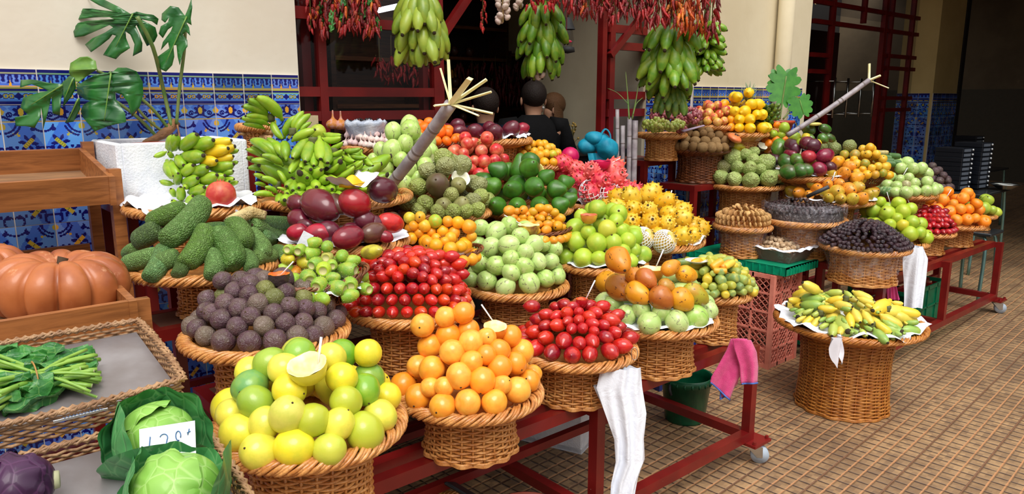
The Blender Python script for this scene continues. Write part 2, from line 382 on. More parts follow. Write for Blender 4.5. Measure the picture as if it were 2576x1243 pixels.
m_grape = skin('grape_skin', (210, 150, 140), .4, 1., .2, sss=.15, coat=.3)
proto('grape', MB().ball((0, 0, 0), 1, 8, (1, 1, 1.12)), [m_grape])
# banana: stem at the origin, runs along +x and curves towards +z; unit length 1
m_ban = skin('banana_skin', (186, 190, 60), .35, 5., .36, .06, 40., (96, 84, 50), .73, 40., hv=.07)
m_btip = plain('banana_tip', (66, 58, 44), .8, .2)
def banana_mb(thick=.105, curve=.22, n=7, seg=9, tip=.03, stem=.13):
    pts = []; rr = []
    prof = [(0, .30), (.07, .30), (.15, .55), (.25, .88), (.4, 1), (.56, 1), (.72, .95), (.84, .78), (.92, .5), (.965, .3), (1., .26)]
    for t, r in prof:
        a = (t - .1) * curve * 4.2; pts.append((t - curve * .55 * t * t, 0, curve * 1.15 * t * t)); rr.append(r * thick)
    mb = MB(); N = len(pts)
    mb.tube(pts, rr, n, upv=(0, 1, 0), caps=True)
    for i in range(len(mb.f)):
        if i >= (N - 2) * n and i < (N - 1) * n: mb.m[i] = 1
    mb.m[-1] = 1; mb.m[-2] = 2
    return mb
proto('banana', banana_mb(), [m_ban, m_btip, m_ban])
proto('stubby_banana', banana_mb(.15, .16), [m_ban, m_btip, m_ban])
proto('fat_banana', banana_mb(.19, .14), [m_ban, m_btip, m_ban])
def banana_M(p0, p1, upv=(0, 0, 1), k=1.):
    """matrix laying a unit banana from p0 (stem) to p1 (tip); it bulges away from upv"""
    p0, p1 = Vector(p0), Vector(p1); d = p1 - p0; L = d.length; d.normalize(); U = Vector(upv)
    U = U - d * U.dot(d)
    if U.length < .05: U = d.orthogonal()
    U.normalize(); c = .20; e = Vector((1 - c * .6, 0, c * 1.15)); ang = math.atan2(e.z, e.x)
    x = d * math.cos(-ang) + U * math.sin(-ang); z = U * math.cos(-ang) - d * math.sin(-ang); y = z.cross(x)
    s = L / e.length
    return Matrix.Translation(p0) @ Matrix((x, y, z)).transposed().to_4x4() @ Matrix.Diagonal((s, s * k, s * k, 1))
# chilli pod: hangs down from the origin, unit length
m_chi = skin('dried_chilli_skin', (110, 8, 10), .55, 3., .34, .5, 5., kind='wrinkle', coat=.12, hv=.25)
m_cst = plain('chilli_stalk', (110, 100, 50), .8)
for nm, bend, th in (('chilli', .12, .13), ('chilli_bent', .3, .12), ('chilli_fat', .06, .2)):
    mb = MB(); prof = [(0, .2), (.04, .7), (.15, 1), (.4, .9), (.65, .7), (.85, .42), (1, .06)]
    mb.tube([(bend * t * t, .04 * math.sin(t * 7), -t) for t, r in prof], [r * th for t, r in prof], 6, mi=0, upv=(0, 1, 0))
    mb.tube([(0, 0, .22), (0, 0, .02)], .025, 4, mi=1, upv=(0, 1, 0)); proto(nm, mb, [m_chi, m_cst])
# ================================================================ wicker
def wicker_mat(name, a, b, rough=.35):
    t = NT(name); co = t.coord(); n1 = t.noise(co, 30., 3); n2 = t.noise(co, 220., 2)
    c = t.mix(t.step(n1, .3, .7), lin(a), lin(b)); c = t.mix(t.math('MULTIPLY', t.step(n2, .4, .7), .35), c, lin((110, 64, 28)))
    return t.fin(c, rough, .5, t.bump(n2, .2, .002), Coat_Weight=.25)
m_wick = wicker_mat('honey_wicker', (222, 160, 92), (188, 118, 56))
m_wick2 = wicker_mat('golden_wicker', (206, 138, 62), (170, 98, 36))
m_wickd = wicker_mat('dark_brown_wicker', (142, 82, 46), (98, 52, 28))
m_wickg = wicker_mat('greyed_wicker', (184, 144, 104), (136, 98, 66), .6)
def rim_braid(mb, path, r=.012, rod=.0052, turns=11, strands=3, rods=3, n=5):
    """rope of strands x rods twisted round a closed path of points"""
    P = [Vector(p) for p in path]; N = len(P); Z = Vector((0, 0, 1))
    for s in range(strands):
        for q in range(rods):
            pts = []
            for i in range(N):
                a = turns * 2 * PI * i / N + s * 2 * PI / strands
                T = (P[(i + 1) % N] - P[i - 1]).normalized(); X = T.cross(Z).normalized()
                rr = r * 1.25; bx = math.cos(a) * rr; bz = math.sin(a) * r * .95
                nx, nz = -math.sin(a), math.cos(a); k = (q - (rods - 1) / 2.) * rod * 1.75
                pts.append(P[i] + X * (bx + nx * k) + Z * (bz + nz * k * .9))
            mb.tube(pts, rod, n, closed=True)
    return mb
def weave(mb, ringpt, levels, stakes=22, amp=.004, rod=.0042, seg=4, n=4):
    """horizontal rods woven in and out of upright stakes; ringpt(theta, level) -> (point, outward)"""
    N = stakes * seg
    for li, lv in enumerate(levels):
        pts = []
        for i in range(N):
            th = 2 * PI * i / N; p, o = ringpt(th, lv)
            pts.append(p + o * (amp * math.cos(th * stakes / 2. + PI * li)))
        mb.tube(pts, rod, n, closed=True)
    return mb
_bc = {}
def basket(name, C, R, base_z, mat=None, rb=.58, label='', cat='basket', group=None, oval=1., rz=0., flare=.0, wrap=False, nrows=None):
    """pedestal basket: braided rim, shallow woven tray, woven drum foot"""
    mat = mat or m_wick; C = Vector(C); h = max(.1, C.z - base_z - .006); k = R / .22
    T = thing(name, label, cat, (C.x, C.y, base_z), rz, group)
    key = (round(R, 2), round(h, 2), rb, mat.name, oval, flare)
    if key not in _bc:
        N = 132; th = [2 * PI * i / N for i in range(N)]
        rim = rim_braid(MB(), [((R - .016) * math.cos(a) * oval, (R - .016) * math.sin(a), h) for a in th], .0125, .0052, max(8, int(11 * k)))
        b = MB(); B = R * rb
        def rad(t): return B * (1 + .10 * (1 - t) ** 2 + .12 * t ** 3 + flare * (1 - t))
        nr = nrows or max(8, int(h / .0098))
        sh = .86 * h
        def rp(a, t): return Vector((rad(t) * math.cos(a) * oval, rad(t) * math.sin(a), .01 + t * sh)), Vector((math.cos(a), math.sin(a), 0))
        st = 26 if R > .19 else 20
        weave(b, rp, [i / (nr - 1.) for i in range(nr)], st, .0045, .0043)
        for s in range(3): weave(b, lambda a, t: (Vector((rad(0) * math.cos(a) * oval * 1.02, rad(0) * math.sin(a) * 1.02, .006 + s * .004)), Vector((math.cos(a), math.sin(a), 0))), [s], st, .006, .005)
        inner = MB().lathe([(rad(i / 5.) - .006, .004 + sh * i / 5.) for i in range(6)], 26)
        if oval != 1: inner.v = [(x * oval, y, z) for x, y, z in inner.v]
        stk = MB()
        for i in range(st):
            a = 2 * PI * i / st; stk.tube([Vector((rad(t) * math.cos(a) * oval, rad(t) * math.sin(a), .01 + t * sh)) for t in (0, .33, .66, 1)], .0042, 4)
        tr = MB().lathe([(0, h - .02), (R * .5, h - .02), (R * .9, h - .008), (R - .02, h + .002), (R - .02, h - .014), (rad(1), sh * .99)], 40)
        tr2 = MB(); NR = 7
        weave(tr, lambda a, t: (Vector(((rad(1) + (R - .03 - rad(1)) * t) * math.cos(a), (rad(1) + (R - .03 - rad(1)) * t) * math.sin(a), sh + (h - .02 - sh) * t + .002)), Vector((0, 0, 1))), [i / 6. for i in range(7)], st, .003, .0045)
        if oval != 1: tr.v = [(x * oval, y, z) for x, y, z in tr.v]
        _bc[key] = [rim.mesh('rim', mat), b.mesh('woven_foot', mat), inner.mesh('foot_lining', mat), stk.mesh('stakes', mat), tr.mesh('tray', mat)]
    for nm, me in zip(('rim', 'woven_foot', 'foot_lining', 'stakes', 'tray'), _bc[key]): put(nm, me, T)
    if wrap:
        t = MB(); rr = R * rb * 1.16
        t.lathe([(rr * .98, h * .3), (rr * 1.0, h * .5), (rr * 1.1, h * .78), (R * .95, h * .96), (R * 1.02, h), (R * 1.01, h + .02)], 60,
                fn=lambda r, z, a: (r * (1 + .025 * math.sin(9 * a + z * 40) + .018 * math.sin(23 * a - z * 90)), z + .012 * math.sin(7 * a) * (1 if z < h * .4 else .1)))
        t.obj('plastic_wrap', film(), T)
    return T
def film():
    if 'cling_film' in MATS: return MATS['cling_film']
    t = NT('cling_film'); nt = t.t; co = t.coord()
    gl = t.n('ShaderNodeBsdfGlossy', ins={'Roughness': .12, 'Color': (1, 1, 1, 1), 'Normal': t.bump(t.noise(co, 38., 4, .6, 1.4), .9, .02)})
    df = t.n('ShaderNodeBsdfDiffuse', ins={'Color': lin((176, 170, 186))})
    tr = t.n('ShaderNodeBsdfTransparent')
    m1 = t.n('ShaderNodeMixShader', ins={0: .4, 1: df.outputs[0], 2: gl.outputs[0]})
    fac = t.step(t.noise(co, 24., 4, .6, 1.2), .42, .72, .06, .36)
    m2 = t.n('ShaderNodeMixShader', ins={0: fac, 1: tr.outputs[0], 2: m1.outputs[0]})
    nt.links.new(m2.outputs[0], t.out.inputs[0]); MATS['cling_film'] = t.m; return t.m
def boat_basket(name, C, rx, ry, h, rz, label, mat=None, zig=False, tilt=0., group=None):
    """small oval lattice basket with splayed open sides"""
    mat = mat or m_wickd
    T = thing(name, label, 'basket', C, rz, group); T.rotation_euler = (0, tilt, rz)
    N = 60; el = lambda a, k, z: Vector((rx * k * math.cos(a), ry * k * math.sin(a), z + .18 * h * math.cos(a) ** 2 * (1 if z > h * .5 else 0)))
    m = MB(); rim_braid(m, [el(2 * PI * i / N, 1, h) for i in range(N)], .006, .0028, 9, 3, 2); m.obj('rim', mat, T)
    m = MB()
    for i in range(36):
        a = 2 * PI * i / 36
        for s in (-1, 1):
            m.tube([el(a, .62, 0), el(a + s * .16, .82, h * .5), el(a + s * .3, .99, h)], .0023, 4)
    m.obj('lattice_side', mat, T)
    m = MB().lathe([(0, .002), (.5, .002), (.62, .0), (.6, -.004), (0, -.004)], 30); m.v = [(x * rx, y * ry, z) for x, y, z in m.v]
    m.obj('woven_bottom', mat, T)
    if zig:
        m = MB(); pts = []
        for i in range(11):
            a = PI * .28 + PI * .5 * i / 10.; pts.append(el(a, 1.0, h) + Vector((0, 0, .03 if i % 2 else 0)))
        m.tube(smoothpath(pts, 4), .003, 5); m.obj('zigzag_edge', mat, T)
    return T
# ================================================================ the setting
YW = 3.58                                   # plane of the shop front
def floor_mat():
    t = NT('ribbed_cobble_floor'); co = t.coord(); sp = t.n('ShaderNodeSeparateXYZ', ins={0: co}); x, y = sp.outputs[0], sp.outputs[1]
    P = .058
    fx = t.math('PINGPONG', x, P / 2); fy = t.math('PINGPONG', y, P / 2)           # 0 on the joint
    dist = t.noise(co, 30., 3); w = t.math('MULTIPLY', t.math('SUBTRACT', dist, .5), .006)
    gx = t.step(t.math('ADD', fx, w), .0018, .0055); gy = t.step(t.math('ADD', fy, w), .0022, .0052)
    P4 = P * 4
    hx = t.step(t.math('PINGPONG', x, P4 / 2), .002, .0045); hy = t.step(t.math('PINGPONG', y, P4 / 2), .0035, .006)
    cell = t.n('ShaderNodeVectorMath', operation='SNAP', ins={0: t.n('ShaderNodeVectorMath', operation='ADD', ins={0: co, 1: (P / 2, P / 2, 0)}).outputs[0], 1: (P, P, 1.)}).outputs[0]
    cr = t.n('ShaderNodeTexWhiteNoise', ins={'Vector': cell}).outputs[0]
    tile = t.n('ShaderNodeVectorMath', operation='SNAP', ins={0: co, 1: (P4, P4, 1.)}).outputs[0]
    tr = t.n('ShaderNodeTexWhiteNoise', ins={'Vector': tile}).outputs[0]
    c = t.mix(cr, lin((172, 138, 100)), lin((136, 108, 80)))
    c = t.mix(t.step(tr, .6, 1., 0, .45), c, lin((122, 94, 68)))
    big = t.noise(co, 1.7, 5, .6)
    c = t.mix(t.step(big, .45, .75, 0., .55), c, lin((92, 74, 62)))
    c = t.mix(t.step(t.noise(co, 60., 4, .7), .52, .72, 0, .35), c, lin((96, 84, 78)))
    c = t.mix(gx, lin((62, 48, 44)), c)
    c = t.mix(gy, lin((182, 132, 92)), c)
    c = t.mix(t.math('MULTIPLY', t.math('SUBTRACT', 1., t.math('MINIMUM', hx, hy)), .65), c, lin((66, 48, 44)))
    h = t.math('ADD', t.math('MINIMUM', t.step(t.math('ADD', fx, w), 0., .011), t.step(t.math('ADD', fy, w), 0., .011)), t.math('MULTIPLY', t.noise(co, 90., 3), .3))
    return t.fin(c, t.step(t.noise(co, 40., 2), .3, .7, .42, .62), .4, t.bump(h, .8, .006))
mb = MB().grid(lambda a, b: Vector((-6 + 26 * a, -8 + 18 * b, 0)), 4, 4)
fl = mb.obj('floor', floor_mat(), smooth=False); fl.rotation_euler = (0, 0, math.radians(3.8)); structure(fl)
def plaster(name, a, b, st=.25):
    t = NT(name); co = t.coord(); n1 = t.noise(co, 1.3, 5, .6); n2 = t.noise(co, 9., 4, .6)
    c = t.mix(t.step(n1, .35, .7), lin(a), lin(b)); c = t.mix(t.step(n2, .68, .8, 0, .3), c, lin((190, 168, 130)))
    return t.fin(c, .75, .25, t.bump(t.noise(co, 26., 4), st, .004))
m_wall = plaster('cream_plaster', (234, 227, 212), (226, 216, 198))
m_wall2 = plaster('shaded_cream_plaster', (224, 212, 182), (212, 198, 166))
def wallbox(name, x0, x1, y0, y1, z0, z1, m):
    return structure(MB().box(((x0 + x1) / 2, (y0 + y1) / 2, (z0 + z1) / 2), (x1 - x0, y1 - y0, z1 - z0)).obj(name, m, smooth=False))
TZ = 1.72
XL1 = aty(746, 100, YW).x
wallbox('wall_left', -3.2, XL1, YW, YW + .3, 0, 3.7, m_wall)
# ---- painted tiles
NAVY = (20, 22, 112); BLU = (40, 78, 190); LBL = (104, 156, 236); MBL = (72, 118, 220); YEL = (206, 176, 60); GRN = (140, 168, 130); WHT = (226, 224, 228)
def tri(x): return abs((x % 1.) - .5) * 2
def patA(x, y):      # y up 0..1 in a 2:1 tile
    if y > .84: return NAVY
    if y > .74: return GRN if y < .8 else YEL
    if y < .04: return YEL
    if y > .70: return NAVY
    u = (x * 3) % 1.; dx = (u - .5) / 3.; dy = (y - .36) / 2.
    r = math.hypot(dx, dy) if dy < 0 else abs(dx) + .02 * math.sin(min(1., dy * 9) * PI)
    if y < .66 and .05 < r < .118: return LBL if .066 < r < .1 else MBL
    if r <= .05: return NAVY
    if abs(dx) > .135 and y < .42 - (.1667 - abs(dx)) * 9: return YEL
    return MBL if y < .16 else ((60, 100, 200) if abs(dx) > .145 and y < .6 else NAVY)
def patB(x, y):
    if y > .93: return YEL
    if y > .76: return NAVY
    if y > .70: return GRN
    if y < .16: return NAVY
    if y < .24: return LBL
    cy = (y - .47) / 1.
    for c in (.0, .5, 1.):
        if abs(x - c) * 2.3 + abs(cy) * 1.6 < .33: return NAVY
    for c in (.18, .32, .68, .82):
        r = math.hypot((x - c) * 2., cy)
        if r < .13: return YEL if r > .06 else MBL
        if r < .17: return NAVY
    return LBL if abs(cy) < .19 else BLU
def patC(x, y):
    if y < .06 or y > .95: return NAVY if y > .5 else YEL
    dx = x - .5; dy = y - .58
    if math.hypot(dx * 3.6, dy * 1.) < .24: return YEL
    a = math.atan2(dy, dx * 2.); r = math.hypot(dx * 2., dy)
    if r < .36 + .08 * math.cos(a * 7) and y > .25: return NAVY
    s = .22 + .1 * math.cos(x * 4 * PI)
    if abs(y - s) < .07: return NAVY
    for c in (.2, .8):
        q = math.hypot((x - c) * 2., y - .42)
        if .08 < q < .17 or (q < .06): return NAVY
    e = min(x, 1 - x)
    if e < .1 and .3 < y < .8 and e * 1.5 + abs(y - .58) * .6 < .15: return YEL
    return LBL if (math.sin(x * 9) + math.sin(y * 6)) > 0 else MBL
def patD(x, y, m):
    if m: x = 1 - x
    dx, dy = x - .60, y - .40
    k = (dx + dy) * .7071; l = (dx - dy) * .7071
    if abs(k) < .17 and abs(l) < .06: return YEL if abs(math.sin(k * 50)) > .3 else (110, 110, 50)
    a = math.atan2(l, k); r = math.hypot(k * .8, l)
    if r < .17 + .07 * math.cos(a * 6 + .6) and abs(k) > .02: return NAVY
    for cx, cy, R, a0, a1 in ((0., 1.05, .36, -1.5, -.1), (0., 1.05, .46, -1.4, -.3), (.98, .98, .24, -3.0, -1.4), (.1, .12, .15, -1.2, 2.6), (.93, .14, .13, 1., 4.4)):
        q = math.hypot(x - cx, y - cy); g = math.atan2(y - cy, x - cx)
        if g < a0: g += 2 * PI
        if abs(q - R) < .03 and a0 < g < a1: return NAVY
    for cx, cy, R in ((.36, .98, .05), (.74, .8, .06), (.13, .26, .065), (.82, .26, .06), (.3, .28, .05)):
        if math.hypot(x - cx, y - cy) < R: return NAVY
    if math.hypot(x * 1.3, y - .88) < .09: return YEL
    q = math.hypot(x - .33, y - .68); a = math.atan2(y - .68, x - .33)
    if q < .065 + .055 * math.cos(a * 3 + 2.6): return YEL
    return LBL if math.sin(x * 5 + y * 3) > -.4 else MBL
def tile_mesh(name, O, U, n, ztop, zbot, W=.14, res=36, seed=3):
    """painted tile dado on a vertical plane starting at O and running along U"""
    rg = random.Random(seed); O = Vector(O); U = Vector(U).normalized(); vs = []; fs = []; cs = []
    rows = [(.07, 'A'), (.07, 'B'), (.07, 'C')]; z = ztop - .21
    while z > zbot + .02: rows.append((min(.14, z - zbot), 'D')); z -= .14
    z1 = ztop; G = .0022
    for ri, (h, k) in enumerate(rows):
        z0 = z1 - h
        rs = res if z0 > ztop - .5 else int(res * .7); ny = max(2, int(rs * h / W))
        for i in range(n):
            br = rg.uniform(.74, 1.12); hue = rg.choice((0, 0, .12, -.1))
            flip = (i + ri) % 2; o = len(vs)
            for b in range(ny + 1):
                for a in range(rs + 1):
                    p = O + U * (i * W + G + (W - 2 * G) * a / rs); vs.append((p.x, p.y, z0 + G * .6 + (h - 1.2 * G) * b / ny))
            for b in range(ny):
                for a in range(rs):
                    x = (a + .5) / rs; y = (b + .5) / ny
                    c = patA(x, y) if k == 'A' else patB(x, y) if k == 'B' else patC(x, y) if k == 'C' else patD(x, y * h / .14 + 1 - h / .14, flip)
                    c = tuple(min(255, q * br * (1 + (hue if j == 0 else -hue * .3))) for j, q in enumerate(c))
                    i0 = o + b * (rs + 1) + a
                    fs.append((i0, i0 + 1, i0 + rs + 2, i0 + rs + 1)); cs.append(lin(c))
        z1 = z0
    me = bpy.data.meshes.new(name); me.from_pydata(vs, [], fs)
    at_ = me.color_attributes.new('paint', 'FLOAT_COLOR', 'CORNER')
    at_.data.foreach_set('color', [q for c in cs for _ in range(4) for q in c])
    me.materials.append(m_tile); return me
t = NT('painted_glazed_tile'); vc = t.n('ShaderNodeVertexColor', layer_name='paint'); co = t.coord()
m_tile = t.fin(vc.outputs[0], .16, .5, t.bump(t.noise(co, 25., 2), .06, .004), Coat_Weight=.3)
m_grout = plain('tile_grout', (214, 208, 206), .8)
def dado(name, O, U, n, W=.14, ztop=TZ, zbot=.1, res=36, seed=3, thick=.012):
    O = Vector(O); U = Vector(U).normalized(); Nn = Vector((U.y, -U.x, 0)); L = n * W
    c = O + U * L / 2 - Nn * .0; mid = c + Nn * (thick / 2)
    b = MB().bar(O + Nn * (thick / 2 - .001) + Vector((0, 0, (ztop + zbot) / 2)), O + U * L + Nn * (thick / 2 - .001) + Vector((0, 0, (ztop + zbot) / 2)), thick, ztop - zbot)
    g = structure(b.obj(name, m_grout, smooth=False))
    put('painted_tiles', tile_mesh(name, O + Nn * thick, U, n, ztop, zbot, W, res, seed), g)
    return g
XT1 = aty(752, 220, YW - .012).x
dado('trim_1', (XT1 - 22 * .14, YW, 0), (1, 0, 0), 22, res=44)
structure(MB().box((0, YW - .02, .1 / 2), (5, .05, .1)).obj('baseboard_left', plain('dark_red_paint', (92, 24, 22), .5), smooth=False))
# ---- red steel shop front
def redpaint():
    t = NT('oxide_red_paint'); co = t.coord()
    c = t.mix(t.step(t.noise(co, 6., 4), .3, .7), lin((126, 24, 22)), lin((102, 18, 18)))
    c = t.mix(t.step(t.noise(co, 120., 3, .7), .735, .76), c, lin((196, 170, 160)))
    return t.fin(c, .34, .5, t.bump(t.noise(co, 200., 2), .06, .001))
m_red = redpaint()
m_glass = None
t = NT('shop_glass')
g1 = t.n('ShaderNodeBsdfGlossy', ins={'Roughness': .02, 'Color': (1, 1, 1, 1)}); g2 = t.n('ShaderNodeBsdfTransparent', ins={'Color': (.82, .82, .84, 1)})
t.t.links.new(t.n('ShaderNodeMixShader', ins={0: .022, 1: g2.outputs[0], 2: g1.outputs[0]}).outputs[0], t.out.inputs[0]); m_glass = t.m
Yf = YW + .06
def xat(u, y=Yf): return aty(u, 252, y).x
xa, xb, xc = xat(760), xat(812), xat(1100); zb = [2.03, 1.64, 1.515]
mb = MB()
def vbar(m, x, z0, z1, w=.05, y=Yf): m.box((x, y, (z0 + z1) / 2), (w, .05, z1 - z0))
def hbar(m, xA, xB, z, h=.045, y=Yf): m.box(((xA + xB) / 2, y, z), (xB - xA, .045, h))
vbar(mb, xb, 0, 3.4, .045); vbar(mb, xc, 0, 3.4, .07); vbar(mb, xat(1078), 0, 3.4, .035, Yf + .05); vbar(mb, xat(787), 0, 3.4, .05, Yf + .07)
hbar(mb, xa - .1, xb, zb[0], .06); hbar(mb, xb, xc, 2.0, .05)
for z in (1.64, 1.515): hbar(mb, xa - .1, xc, z, .05)
hbar(mb, xa - .1, xc, .75, .06); hbar(mb, xa - .1, xc, .04, .08)
w1 = structure(mb.obj('window_1', m_red, smooth=False))
mb = MB().box(((xa + xc) / 2 - .05, Yf, 1.7), (xc - xa + .1, .006, 3.3)); mb.obj('pane', m_glass, w1, smooth=False)
MB().box((xa - .02 + .02, Yf - .05, 1.47), (.1, .04, .1)).obj('pale_block', plain('pale_wood', (206, 188, 150), .7), w1, smooth=False)
xd, xe, xf = xat(1512), xat(1524), 4.43
mb = MB(); vbar(mb, xd, 0, 3.4, .045); vbar(mb, xe + .035, 0, 3.4, .05); vbar(mb, xf, 0, 3.4, .05)
for v_ in (76, 118, 240, 283):
    z = aty(1585, v_, Yf).z; hbar(mb, xe, xf, z, .055)
hbar(mb, xe, xf, .75, .05)
mb.bar((aty(1640, 8, Yf - .03)), (aty(1535, 140, Yf - .03)), .04)
w2 = structure(mb.obj('window_2', m_red, smooth=False))
MB().box(((xe + xf) / 2, Yf, 1.7), (xf - xe, .006, 3.3)).obj('pane', m_glass, w2, smooth=False)
mb = MB().bar(aty(1185, -20, Yf - .04), aty(1110, 92, Yf - .04), .045); mb.bar(aty(1110, 92, Yf - .04), aty(1110, 92, Yf + .02), .03)
tag(mb.obj('awning_arm', m_red, smooth=False), 'red diagonal steel arm beside the shop doorway', 'awning arm')
structure(MB().box(((xa + xf) / 2, Yf, 3.42), (xf - xa + .3, .2, .56)).obj('trim_2', m_red, smooth=False))
# ---- pillar with pipe
XP0, XP1, YP = 4.40, aty(2030, 200, 3.2).x, 3.2
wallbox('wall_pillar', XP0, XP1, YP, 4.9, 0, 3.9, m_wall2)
dado('trim_3', (XP0, YP, 0), (1, 0, 0), int((XP1 - XP0) / .1), W=.1, ztop=1.69, res=20, seed=8)
dado('trim_4', (XP0, YP + .4, 0), (0, -1, 0), 4, W=.1, ztop=1.69, res=20, seed=9)
px_ = aty(1968, 200, YP - .08).x
mb = MB().tube([(px_, YP - .075, 0), (px_, YP - .075, 3.8)], .062, 16)
for z in (.5, 1.35, 2.9): mb.tube([(px_, YP - .075, z), (px_, YP - .075, z + .05)], .07, 16)
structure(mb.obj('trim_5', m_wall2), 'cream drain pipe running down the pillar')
# ---- shop interior
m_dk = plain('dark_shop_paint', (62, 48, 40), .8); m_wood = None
def wood(name, a, b, sc=(3, 30, 30), rough=.45, knots=True):
    t = NT(name); mp = t.n('ShaderNodeMapping', ins={0: t.coord(), 3: sc}); n1 = t.noise(mp.outputs[0], 1.6, 5, .6, .6)
    c = t.mix(t.step(n1, .35, .68), lin(a), lin(b))
    if knots:
        v = t.vor(t.n('ShaderNodeMapping', ins={0: t.coord(), 3: (3.1, 7.5, 7.5)}).outputs[0], 1.); c = t.mix(t.step(v, .05, .1, .85, 0.), c, lin((70, 36, 18)))
    return t.fin(c, rough, .4, t.bump(n1, .25, .003), Coat_Weight=.1)
m_oak = wood('varnished_pine', (168, 106, 58), (130, 78, 40)); m_shelfw = wood('brown_shelf_wood', (130, 78, 40), (96, 54, 28), knots=False)
YB = 6.4
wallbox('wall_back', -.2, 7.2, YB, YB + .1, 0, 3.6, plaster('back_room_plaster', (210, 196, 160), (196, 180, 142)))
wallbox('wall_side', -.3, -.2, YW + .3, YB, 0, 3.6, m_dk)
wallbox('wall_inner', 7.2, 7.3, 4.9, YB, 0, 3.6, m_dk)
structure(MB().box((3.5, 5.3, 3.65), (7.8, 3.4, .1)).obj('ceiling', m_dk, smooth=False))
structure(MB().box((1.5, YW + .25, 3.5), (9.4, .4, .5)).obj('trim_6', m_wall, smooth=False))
structure(MB().box((2.45, YB - .04, 1.8), (5.3, .06, 3.6)).obj('trim_11', plain('interior_shade_brown', (46, 32, 24), .7), smooth=False))  # dark sheet added over the back wall so the shop interior reads as shaded
# ---- covered passage on the right
YG = 4.5
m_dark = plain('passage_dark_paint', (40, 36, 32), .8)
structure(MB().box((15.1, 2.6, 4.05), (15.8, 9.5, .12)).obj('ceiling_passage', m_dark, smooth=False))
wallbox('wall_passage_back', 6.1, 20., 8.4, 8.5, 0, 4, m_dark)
wallbox('wall_daylight_block', 7.0, 20., -2.2, -2.1, 0, 4, m_dark)  # unseen wall added on the courtyard side to keep daylight out of the passage
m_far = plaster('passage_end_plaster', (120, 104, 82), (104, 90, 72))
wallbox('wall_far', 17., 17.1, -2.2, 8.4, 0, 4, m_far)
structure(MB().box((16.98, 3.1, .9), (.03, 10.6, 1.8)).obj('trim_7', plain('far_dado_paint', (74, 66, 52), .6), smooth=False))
XQ0, XQ1, YQ = 11.82, 12.75, 4.36
wallbox('wall_column', XQ0, XQ1, YQ, YQ + .5, 0, 4, plaster('column_plaster', (222, 198, 136), (208, 184, 124)))
dado('trim_8', (XQ0, YQ, 0), (1, 0, 0), 6, W=.155, ztop=1.69, res=12, seed=12)
dado('trim_9', (XQ0, YQ + .5, 0), (0, -1, 0), 3, W=.155, ztop=1.69, res=12, seed=13)
structure(MB().box((13.0, YQ + .1, 2.), (.12, .12, 4)).obj('trim_10', m_dark, smooth=False))
mb = MB()
def gx(u): return aty(u, 252, YG).x
for u, w in ((2077, .06), (2154, .05), (2206, .07), (2222, .05), (2275, .05)):
    z0 = 2.55 if u == 2154 else 0
    mb.box((gx(u), YG, (z0 + 4) / 2), (w, .06, 4 - z0))
for z, a, b in ((2.72, 2030, 2290), (2.5, 2030, 2290), (2.18, 2206, 2290), (2.02, 2206, 2290), (1.62, 2206, 2290), (1.46, 2206, 2290), (2.12, 2030, 2077), (1.93, 2030, 2077), (1.4, 2030, 2077), (.5, 2030, 2077), (.5, 2206, 2290)):
    mb.box(((gx(a) + gx(b)) / 2, YG, z), (gx(b) - gx(a), .05, .05))
w3 = structure(mb.obj('window_3', m_red, smooth=False))
mb = MB(); mb.box(((gx(2206) + gx(2290)) / 2, YG + .01, 2), (gx(2290) - gx(2206), .006, 4)); mb.box(((gx(2000) + gx(2077)) / 2, YG + .01, 2), (gx(2077) - gx(2000), .006, 4)); mb.box(((gx(2077) + gx(2206)) / 2, YG + .01, 3.3), (gx(2206) - gx(2077), .006, 1.4))
mb.obj('pane', m_glass, w3, smooth=False)
m_chr = plain('brushed_steel', (190, 192, 190), .25, metal=1.)
d1 = structure(MB().box((gx(2110), YG + .3, 1.25), (.9, .04, 2.4)).obj('door_1', plain('dark_red_door', (48, 16, 14), .5), smooth=False))
for u in (2077, 2110, 2143, 2176):
    x = gx(u); mb = MB().tube([(x, YG - .1, 1.38), (x, YG - .1, 1.86)], .014, 10)
    for z in (1.42, 1.82): mb.tube([(x, YG - .1, z), (x, YG + .28, z)], .008, 6)
    mb.obj('door_handle', m_chr, d1)
def lamp_mat(name, rgb, st):
    t = NT(name); t.b.inputs['Base Color'].default_value = lin(rgb); t.b.inputs['Emission Color'].default_value = lin(rgb); t.b.inputs['Emission Strength'].default_value = st; return t.m
p = aty(2058, 2, 6.2)
o = thing('ceiling_lamp', 'glowing warm lamp inside behind the red glass doors', 'lamp', p)
MB().ball((0, 0, 0), .1, 12, (1, 1, .5)).obj('bulb', lamp_mat('warm_bulb', (255, 214, 140), 9.), o)
MB().lathe([(.06, .3), (.16, .05), (.22, 0), (.2, 0), (.05, .25)], 20).obj('lamp_shade', plain('brass_shade', (170, 130, 60), .3, metal=1.), o)
MB().tube([(0, 0, .3), (0, 0, 1.2)], .01, 6).obj('cord', m_dark, o)
